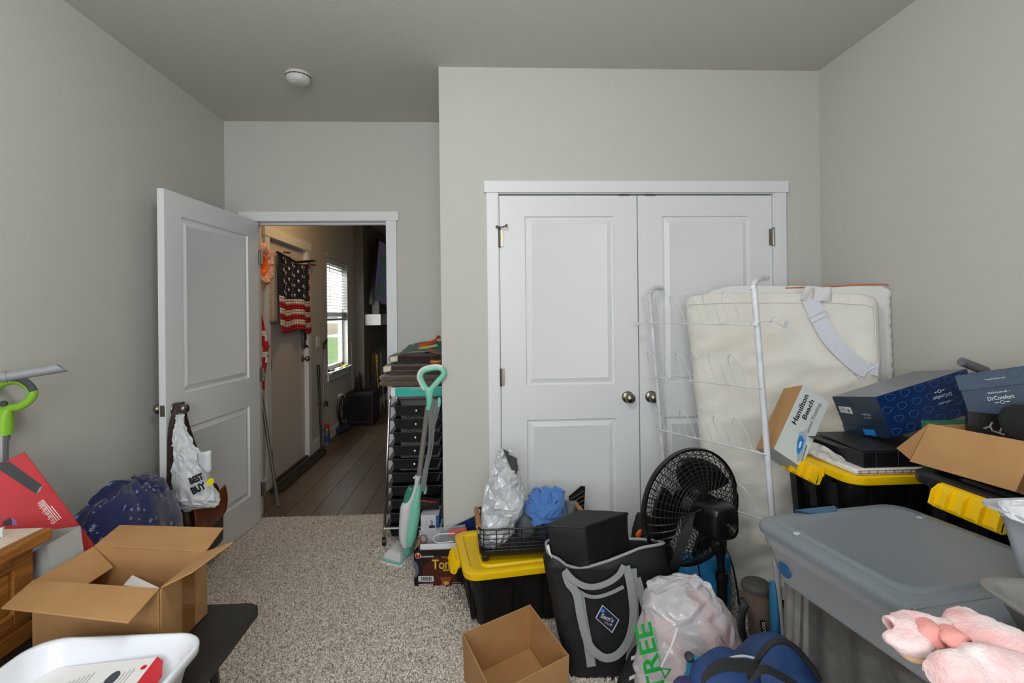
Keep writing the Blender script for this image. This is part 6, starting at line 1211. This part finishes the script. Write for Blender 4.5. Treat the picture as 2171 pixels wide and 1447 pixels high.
m = M(); m.box(0, 1, 0, 1, 0, 1); m.v = [tuple(G(-gw / 2 + .004 + p[0] * (gw - .008), -.006 + p[1] * .012, GZ - .002 + p[2] * .005)) for p in m.v]; obj('lid_hinge', m, lidg, gb_, bevel=.002)
m = M(); m.tube([G(-gw / 2 + .022, .004, GZ + .001), G(-gw / 2 + .004, .004, GZ - .002), G(-gw / 2 - .002, .004, GZ - .014), G(-gw / 2 + .004, .004, GZ - .024)], .004, 8); obj('hinge_rib', m, lidg, gb_)
bl_ = mat('latch_blue', '1e5078', .4); m = M(); half = [(.062 * math.cos(t), .048 * math.sin(t)) for t in [math.pi * j / 14 for j in range(15)]]
m.slab([G(x - .03, gL / 2 + .006 - y_, GZ + .0025) for x, y_ in half], .004, n=(0, 0, .004)); m.obox(G(-.03 - .062, gL / 2 - .002, GZ - .06), G(.124, 0, 0) - G(0, 0, 0), G(0, .008, 0) - G(0, 0, 0), (0, 0, .0665)); obj('latch', m, bl_, gb_, smooth=30)
m = M(); hc = G(-gw / 2 + .036, .352, GZ - .1); m.lathe([(.001, 0), (.02, .002), (.023, .006), (.02, .01), (.001, .012)], hc, -gx, 24); obj('side_latch', m, bl_, gb_)
for x, y_ in ((-gw / 2 + .045, gL / 2 - .13), (gw / 2 - .05, gL / 2 - .12)): m = M(); m.obox(G(x - .012, y_ - .006, GZ), G(.026, .003, 0) - G(0, 0, 0), G(-.003, .012, 0) - G(0, 0, 0), (0, 0, .006)); obj('lid_tab', m, mat('tab_pale', 'a3acb3', .3), gb_, bevel=.002)
m = M(); m.loft([gR(gw - .13, gL - .16, GZ - .14, .04), gR(gw - .12, gL - .15, GZ - .10, .05), gR(gw - .2, gL - .25, GZ - .07, .05)]); m.crumple(.012, 14, 3); tag(obj('folded_clothes', m, mat('clothes_dim', '8a8d96', .9, var='6a6f80', scale=7), smooth=60), 'folded clothes seen through the clear bin wall', 'clothes')
# support: grey covered ottoman with draped cloth
sx0 = .86; ot = thing('grey_ottoman', 'tall fabric-covered storage ottoman under the grey-lidded bin', 'ottoman', (1.04, 1.0, 0)); gfab = mat('fabric_taupe_grey', '5a5754', .95, var='4e4b48', scale=30, bump=.3, bscale=300); gf2 = mat('fabric_grey_light', '77756f', .95, var='6c6a65', scale=25, bump=.3, bscale=300)
m = M(); m.box(sx0 + .03, 1.245, .62, 1.36, .004, GZ - .152); obj('base', m, gfab, ot, bevel=.012)
def drape(u, v):
    p = V((.84 + .16 * u ** 1.5, 1.30 + .10 * math.sin(min(1, u * 1.2) * 1.6), 0)); k = .012 * math.sin(u * 26) * (.3 + v) + .008 * math.sin(u * 61) * v; return V((p.x - k * .6, p.y + k, (GZ - .153) * (1 - v) + .01 * v))
def drape2(u, v):
    y_ = 1.34 - .55 * u; k = .012 * math.sin(u * 30 + 1) * (.3 + v); return V((.862 - k - .015 * v, y_, (GZ - .153) * (1 - v) + .01 * v))
m = M(); m.grid(drape2, 60, 12); obj('cover', m, gfab, ot, solid=.004, smooth=60)
m = M(); m.grid(lambda u, v: V((.846 + .012 * math.sin(u * 20) * (.3 + v) - .012 * v + .02 * u * u, 1.375 - .085 * u, (GZ - .155) * (1 - v) + .012 * v)), 24, 12); tag(obj('grey_garment', m, gf2, solid=.004, smooth=60), 'light grey garment hanging below the corner of the grey-lidded bin', 'garment')
# ---------------------------------------------------------------- things on the grey lid
LZ = GZ + .0075
gt0 = at(2038, 1225, Z=LZ + .075); gt = thing('grey_basin', 'grey plastic basin standing on the grey lid', 'basin', (gt0.x + .15, gt0.y - .05, LZ)); bcx, bcy, brx, bry = gt0.x + .17, gt0.y - .035, .17, .125
fbn = frame((gt0.x + .165, gt0.y - .15, 0), -.12); el_ = lambda k, z: [fbn(x, y_, z) for x, y_ in rrect(.34 + 2 * k, .27 + 2 * k, max(.02, .05 + k), 8)]
m = M(); m.loft([el_(-.05, LZ + .001), el_(-.045, LZ + .004), el_(-.018, LZ + .068), el_(-.012, LZ + .072), el_(0, LZ + .07), el_(.001, LZ + .075), el_(-.012, LZ + .076), el_(-.022, LZ + .07), el_(-.05, LZ + .006)], True, True); obj('shell', m, mat('basin_grey', '787775', .4), gt, smooth=60)
ct0 = at(2118, 1078, Y=.98); zr = ct0.z; cw = thing('clear_tub', 'small translucent white tub with cloth on the grey lid', 'tub', (ct0.x + .11, .96, LZ)); fq = lambda k, z: [(ct0.x + .105 + x, .955 + y_, z) for x, y_ in rrect(.21 + k, .16 + k, .035, 6)]
m = M(); m.loft([fq(-.1, LZ + .001), fq(-.075, LZ + .02), fq(-.04, zr - .02), fq(-.02, zr - .008), fq(0, zr - .006), fq(0, zr), fq(-.02, zr - .001), fq(-.045, zr - .02), fq(-.08, LZ + .022)], True, True); obj('shell', m, mat('tub_translucent', 'c4c9d2', .25, alpha=.85), cw, smooth=50)
m = M(); m.loft(pxloft(dense([(1105, 2150, 2200, .95, .04), (1080, 2148, 2205, .955, .05), (1068, 2155, 2200, .96, .02)], 4), 20)); crush(m, .003, 1, 3); tag(obj('white_rag', m, mat('rag_white', 'd8dae0', .9), smooth=0, sub=1), 'crumpled white rag in the small translucent tub', 'cloth')
pink = mat('plush_pink', 'eba5a6', .95, var='f4eaea', scale=13, bump=.7, bscale=160, sheen=.5, detail=5); pinkd = mat('plush_pink_lining', 'e9a09a', .9, bump=.3, bscale=200)
def fuzz(m, seed): m.crumple(.009, 13, seed); m.crumple(.004, 36, seed); return m
zp = LZ + .03; S3 = lambda x, y_, z=None: at(x, y_, Z=z or zp)
pk1 = thing('pink_plush_robe', 'pink and white plush garment folded on the grey lid', 'garment', tuple(S3(2020, 1350, LZ)))
m = M(); wormd(m, [S3(2046, 1286, zp + .012), S3(2052, 1310, zp + .004), S3(2082, 1350), S3(2150, 1380), S3(2240, 1420)], [(.008, .006), (.030, .022), (.05, .03), (.052, .032), (.05, .028)], 6, 22); fuzz(m, 3); obj('body', m, pink, pk1, smooth=70)
m = M(); wormd(m, [S3(1899, 1350, zp - .008), S3(1915, 1345), S3(1950, 1338), S3(1985, 1340), S3(2015, 1350)], [(.022, .008), (.040, .016), (.046, .019), (.036, .022), (.03, .02)], 6, 22); fuzz(m, 5); obj('cuff', m, pink, pk1, smooth=70)
m = M(); wormd(m, [S3(1960, 1322, zp + .012), S3(1978, 1345, zp + .014), S3(1995, 1375, zp)], [(.014, .010), (.020, .012), (.012, .008)], 5, 14); wormd(m, [S3(2010, 1335, zp + .018), S3(2028, 1358, zp + .02), S3(2045, 1385, zp + .004)], [(.012, .008), (.022, .011), (.012, .007)], 5, 14); m.crumple(.004, 26, 4); obj('lining', m, pinkd, pk1, smooth=70, kind='stuff')
m = M(); wormd(m, [S3(1905, 1372, LZ + .012), S3(1940, 1390, LZ + .012), S3(1985, 1378, LZ + .014)], [(.008, .007), (.013, .01), (.012, .009)], 5, 12); obj('peach_sole', m, mat('sole_peach', 'eec39a', .8), pk1, smooth=70)
pk2 = thing('pink_plush_sock', 'pale pink plush sock with white tag at the front of the grey lid', 'sock', tuple(S3(2060, 1430, LZ)))
m = M(); wormd(m, [S3(1985, 1430), S3(2010, 1425), S3(2070, 1420), S3(2140, 1428), S3(2230, 1450)], [(.026, .018), (.036, .026), (.04, .03), (.042, .03), (.04, .028)], 6, 22); fuzz(m, 8); obj('body', m, pink, pk2, smooth=70)
m = M(); P_ = spline([S3(1955, 1410, LZ + .006), S3(1975, 1397, LZ + .02), S3(2000, 1388, LZ + .04), S3(2010, 1392, LZ + .05)], 4); m.ribbon(P_, V((.6, .7, .3)), .02, .001); obj('white_tag', m, mat('label_white', 'd5d6da', .6), pk2)
# ---------------------------------------------------------------- floor pile in front: plastic bag, backpack, jug
film = mat('film_white_pink', 'e2dee2', .18, alpha=.55, sub=.0); wY = 1.60
wb = thing('plastic_bag', 'translucent plastic shopping bag with green lettering beside the cooler bag', 'bag', tuple(at(1480, 1440, Y=wY) * 1)); wb.location = (wb.location.x, wY, 0); wb.matrix_basis = Matrix.Translation(wb.location)
rows = dense([(1530, 1350, 1570, wY, .10), (1470, 1350, 1580, wY, .13), (1440, 1350, 1590, wY, .14), (1400, 1354, 1594, wY, .14), (1350, 1362, 1572, wY + .01, .13), (1300, 1366, 1546, wY + .03, .12), (1265, 1370, 1520, wY + .05, .10), (1242, 1390, 1502, wY + .07, .07), (1231, 1425, 1488, wY + .08, .03)], 2)
m = M(); m.loft(pxloft(rows, 18)); m.v = [(p[0], p[1], max(p[2], .006)) for p in m.v]; crush(m, .012, 1, 2, keep=lambda p: .3 if p.z < .03 else 1, fall=.35); streak(m, at(1428, 1262, Y=wY - .03), .006, 6, 3); obj('film', m, film, wb, smooth=0, sub=1)
gp = mat('print_green', '159a3c', .4); SFW = wY - .163
def bpx(x, y_, d=0): return at(x, y_, Y=SFW - d)
text('TREE', bpx(1378, 1395), (at(1368, 1340, Y=SFW) - at(1392, 1450, Y=SFW)), (at(1340, 1400, Y=SFW) - at(1378, 1392, Y=SFW)), .05, gp, wb, w=.21, bold=.02); text('recycle for a better tomorrow!', bpx(1399, 1400), (at(1388, 1350, Y=SFW) - at(1404, 1440, Y=SFW)), (at(1340, 1406, Y=SFW) - at(1378, 1398, Y=SFW)), .012, gp, wb, w=.20)
text('recycle', bpx(1580, 1352, -.09), (at(1594, 1370, Y=SFW) - at(1556, 1318, Y=SFW)), (at(1580, 1318, Y=SFW) - at(1568, 1328, Y=SFW)), .014, gp, wb, w=.09); text('Please recycle', bpx(1540, 1368, .0), (at(1555, 1386, Y=SFW) - at(1528, 1350, Y=SFW)), (at(1560, 1360, Y=SFW) - at(1540, 1368, Y=SFW)), .009, mat('ink_green_dark', '26401e', .5), wb, w=.07)
m = M(); c0 = bpx(1411, 1424); m.tube([c0 + V((.016 * math.cos(t), 0, .018 * math.sin(t))) for t in [2 * math.pi * j / 3 + .4 for j in range(3)]], .0035, 6, closed=True); obj('recycle_mark', m, gp, wb)
m = M(); m.tube(spline([bpx(1436, 1330, .01), bpx(1425, 1365, .02), bpx(1408, 1400, .015), bpx(1402, 1412, .01)], 5), .003, 6); obj('tie_handle', m, mat('film_solid', 'd9dadf', .25), wb)
pkb = thing('pink_package', 'pink package showing through the white plastic bag', 'package', tuple(at(1520, 1400, Y=wY + .03))); qz = [at(1470, 1258, Y=wY + .09), at(1500, 1268, Y=wY + .03), at(1592, 1402, Y=wY - .02), at(1520, 1440, Y=wY - .05)]; m = M(); m.slab(qz, .05, n=(0, .05, 0)); obj('carton', m, mat('package_pink', 'd98e93', .5), pkb, smooth=0, bevel=.004); m = M(); q_ = [a.lerp(b, .0) for a, b in zip(qz, qz)]; m.slab([qz[0].lerp(qz[3], .12), qz[1].lerp(qz[2], .05), qz[1].lerp(qz[2], .33), qz[0].lerp(qz[3], .3)], .002, n=(0, -.002, 0)); obj('window_label', m, mat('label_pale_blue', 'b9c8d6', .4), pkb, smooth=0)
m = M(); m.loft(pxloft(dense([(1440, 1425, 1470, wY - .02, .03), (1380, 1410, 1455, wY, .035), (1330, 1390, 1428, wY + .02, .03), (1310, 1385, 1405, wY + .03, .015)], 4), 18)); m.crumple(.005, 30, 2); tag(obj('pink_wrap_roll', m, mat('package_pink', 'd98e93', .5), smooth=60), 'pink roll inside the white plastic bag', 'roll')
# black and white printed bag at the frame bottom
zb_ = thing('zebra_bag', 'black bag with white stripe print behind the plastic bag', 'bag', tuple(at(1355, 1440, Y=1.78))); m = M(); m.loft(pxloft(dense([(1470, 1300, 1400, 1.77, .03), (1430, 1318, 1400, 1.77, .05), (1395, 1335, 1396, 1.775, .05), (1370, 1350, 1390, 1.78, .03), (1355, 1362, 1380, 1.79, .01)], 4), 24)); m.v = [(p[0], p[1], max(p[2], .006)) for p in m.v]; m.crumple(.004, 20, 3); obj('body', m, mat('nylon_black', '121214', .7), zb_, smooth=60)
for pts in ([(1338, 1395), (1355, 1389), (1362, 1391)], [(1345, 1408), (1352, 1418), (1366, 1412)], [(1334, 1438), (1348, 1432), (1365, 1433), (1372, 1442)]): m = M(); m.ribbon(spline([at(x, y_, Y=1.718) for x, y_ in pts], 4), V((.1, 0, 1)), .012, .0015); obj('printed_stripe', m, wht, zb_)
# insulated jug
jg = thing('insulated_jug', 'worn brown insulated jug with small label and black handle', 'jug', tuple(at(1612, 1380, Y=1.56) * 1)); jb = at(1612, 1380, Y=1.56); jg.location = (jb.x, 1.56, 0); jg.matrix_basis = Matrix.Translation(jg.location); jm = mat('sleeve_brown', '463d37', .95, var='5a4a40', scale=16, bump=.6, bscale=120)
rw = dense([(1600, 1590, 1665, 1.56, .05), (1420, 1588, 1662, 1.56, .05), (1380, 1592, 1655, 1.56, .048), (1330, 1590, 1645, 1.56, .045), (1285, 1582, 1638, 1.56, .043), (1250, 1577, 1634, 1.56, .043), (1242, 1575, 1634, 1.56, .044)], 4); m = M(); m.loft(pxloft(rw, 28)); m.v = [(p[0], p[1], max(p[2], .004)) for p in m.v]; m.crumple(.003, 18, 3); obj('sleeve', m, jm, jg, smooth=60)
m = M(); m.loft(pxloft(dense([(1248, 1574, 1635, 1.56, .046), (1238, 1575, 1634, 1.56, .046), (1232, 1582, 1628, 1.56, .036)], 3), 28)); obj('lid', m, mat('jug_lid', '34302d', .7), jg, smooth=60)
m = M(); m.tube(spline([at(x, y_, Y=1.53) for x, y_ in ((1582, 1278), (1574, 1292), (1571, 1325), (1578, 1352), (1592, 1366), (1600, 1372))], 4), .0125, 10); obj('handle', m, blk, jg)
pL = [at(x, y_, Y=1.51) for x, y_ in ((1611, 1314), (1622, 1314), (1627, 1349), (1615, 1348))]; m = M(); m.slab(pL, .0012, n=(0, -.0012, 0)); obj('label', m, mat('label_black', '0c0c0c', .5), jg, smooth=0); text('IGLOO', (pL[0] + pL[2]) / 2 + V((0, -.0015, 0)), pL[0] - pL[3], pL[3] - pL[2], .010, wht, jg, w=.042, bold=.02)
m = M(); m.loft(pxloft(dense([(1460, 1640, 1665, 1.48, .015), (1330, 1636, 1652, 1.48, .02), (1260, 1634, 1645, 1.48, .018), (1232, 1634, 1642, 1.48, .01)], 4), 14)); m.v = [(p[0], p[1], max(p[2], .004)) for p in m.v]; tag(obj('folded_board', m, mat('panel_blue', '1f6690', .5), smooth=60), 'narrow blue plastic board standing beside the brown jug', 'board')
# backpack at the bottom edge
nvy = mat('pack_navy', '1c3f78', .6, var='17355f', scale=6, bump=.25, bscale=350); BY = 1.30
bpk = thing('backpack', 'navy backpack with black straps lying at the foot of the pile', 'backpack', (.74, BY, 0))
m = M(); m.loft(pxloft(dense([(1760, 1480, 1790, BY, .08), (1600, 1470, 1780, BY, .12), (1500, 1480, 1768, BY, .12), (1440, 1530, 1744, BY, .11), (1400, 1575, 1722, BY + .01, .095), (1372, 1606, 1692, BY + .02, .07), (1358, 1632, 1668, BY + .03, .03)], 6), 48)); m.v = [(min(p[0], .862), p[1], max(p[2], .006)) for p in m.v]; m.crumple(.008, 10, 4); obj('shell', m, nvy, bpk, smooth=60)
m = M(); m.loft(pxloft(dense([(1520, 1450, 1620, BY - .06, .07), (1440, 1468, 1606, BY - .05, .075), (1405, 1500, 1596, BY - .03, .06), (1392, 1530, 1580, BY - .02, .02)], 5), 32)); m.crumple(.006, 14, 6); obj('front_pocket', m, nvy, bpk, smooth=60)
pkk = mat('strap_black', '17181b', .7, bump=.4, bscale=400)
for pts, Yb, w in (([(1590, 1438), (1600, 1410), (1618, 1380), (1640, 1361), (1665, 1360), (1690, 1376), (1715, 1405), (1738, 1440)], BY - .07, .006),): m = M(); m.tube(spline([at(x, y_, Y=BY + .0 - .09) for x, y_ in pts], 5), .007, 8); obj('piping', m, pkk, bpk)
m = M(); m.ribbon(spline([at(x, y_, Y=BY - .135) for x, y_ in ((1486, 1447), (1505, 1422), (1540, 1408), (1580, 1412), (1612, 1424))], 5), V((.2, .3, 1)), .028, .004); obj('shoulder_strap', m, pkk, bpk); m = M(); m.ribbon(spline([at(x, y_, Y=BY - .14) for x, y_ in ((1588, 1452), (1605, 1425), (1625, 1418), (1655, 1432), (1690, 1452))], 5), V((.1, .3, 1)), .018, .004); obj('shoulder_strap', m, pkk, bpk)
m = M(); m.tube(spline([at(x, y_, Y=BY - .075) for x, y_ in ((1520, 1415), (1545, 1396), (1575, 1390), (1605, 1396))], 5), .003, 6); obj('white_piping', m, mat('piping_white', 'd0d4da', .6), bpk)
# blue rubber glove
glv = mat('glove_blue', '1f86b4', .5); gl_ = thing('rubber_glove', 'bright blue rubber glove on the plastic bag by the backpack', 'glove', tuple(at(1478, 1420, Y=1.32))); m = M(); m.loft(pxloft(dense([(1460, 1448, 1475, 1.32, .02), (1430, 1455, 1490, 1.32, .028), (1410, 1457, 1502, 1.32, .028), (1396, 1462, 1486, 1.325, .02), (1391, 1468, 1476, 1.33, .008)], 5), 20)); m.crumple(.003, 40, 2); obj('palm', m, glv, gl_, smooth=60)
for (xa, ya, xb, yb) in ((1486, 1405, 1503, 1416), (1482, 1415, 1498, 1428)): m = M(); a, b = at(xa, ya, Y=1.30), at(xb, yb, Y=1.295); m.tube([a, a.lerp(b, .5), b], [.012, .011, .007], 10); obj('finger', m, glv, gl_)
m = M(); c0 = at(1462, 1394, Y=1.31); m.lathe([(.012, 0), (.012, .01), (.008, .012)], c0, (-.3, -.4, .8), 14); obj('dark_cuff', m, mat('cuff_black', '222226', .6), gl_)
m = M(); m.loft(pxloft(dense([(1470, 1425, 1500, 1.24, .02), (1448, 1430, 1495, 1.245, .025), (1440, 1440, 1480, 1.25, .01)], 4), 18)); m.crumple(.003, 30, 2); tag(obj('violet_pouch', m, mat('pouch_violet', '2e2a5e', .6), smooth=60), 'dark violet pouch tucked in front of the blue glove', 'pouch')

# ---------------------------------------------------------------- sets of alike things
for pre, grp in (('storage_tote', 'black storage totes'), ('folded_towel', 'folded brown towels on the cart'), ('shoe_box', 'navy printed shoe boxes'), ('white_box', 'white cartons by the cart'), ('care_tag', 'towel tags'), ('paper_sheets', 'papers in the white tub'), ('unseen_ceiling_lamp', 'flush ceiling lamps')):
    for o in bpy.data.objects:
        if o.parent is None and o.name.split('.')[0] == pre: o['group'] = grp
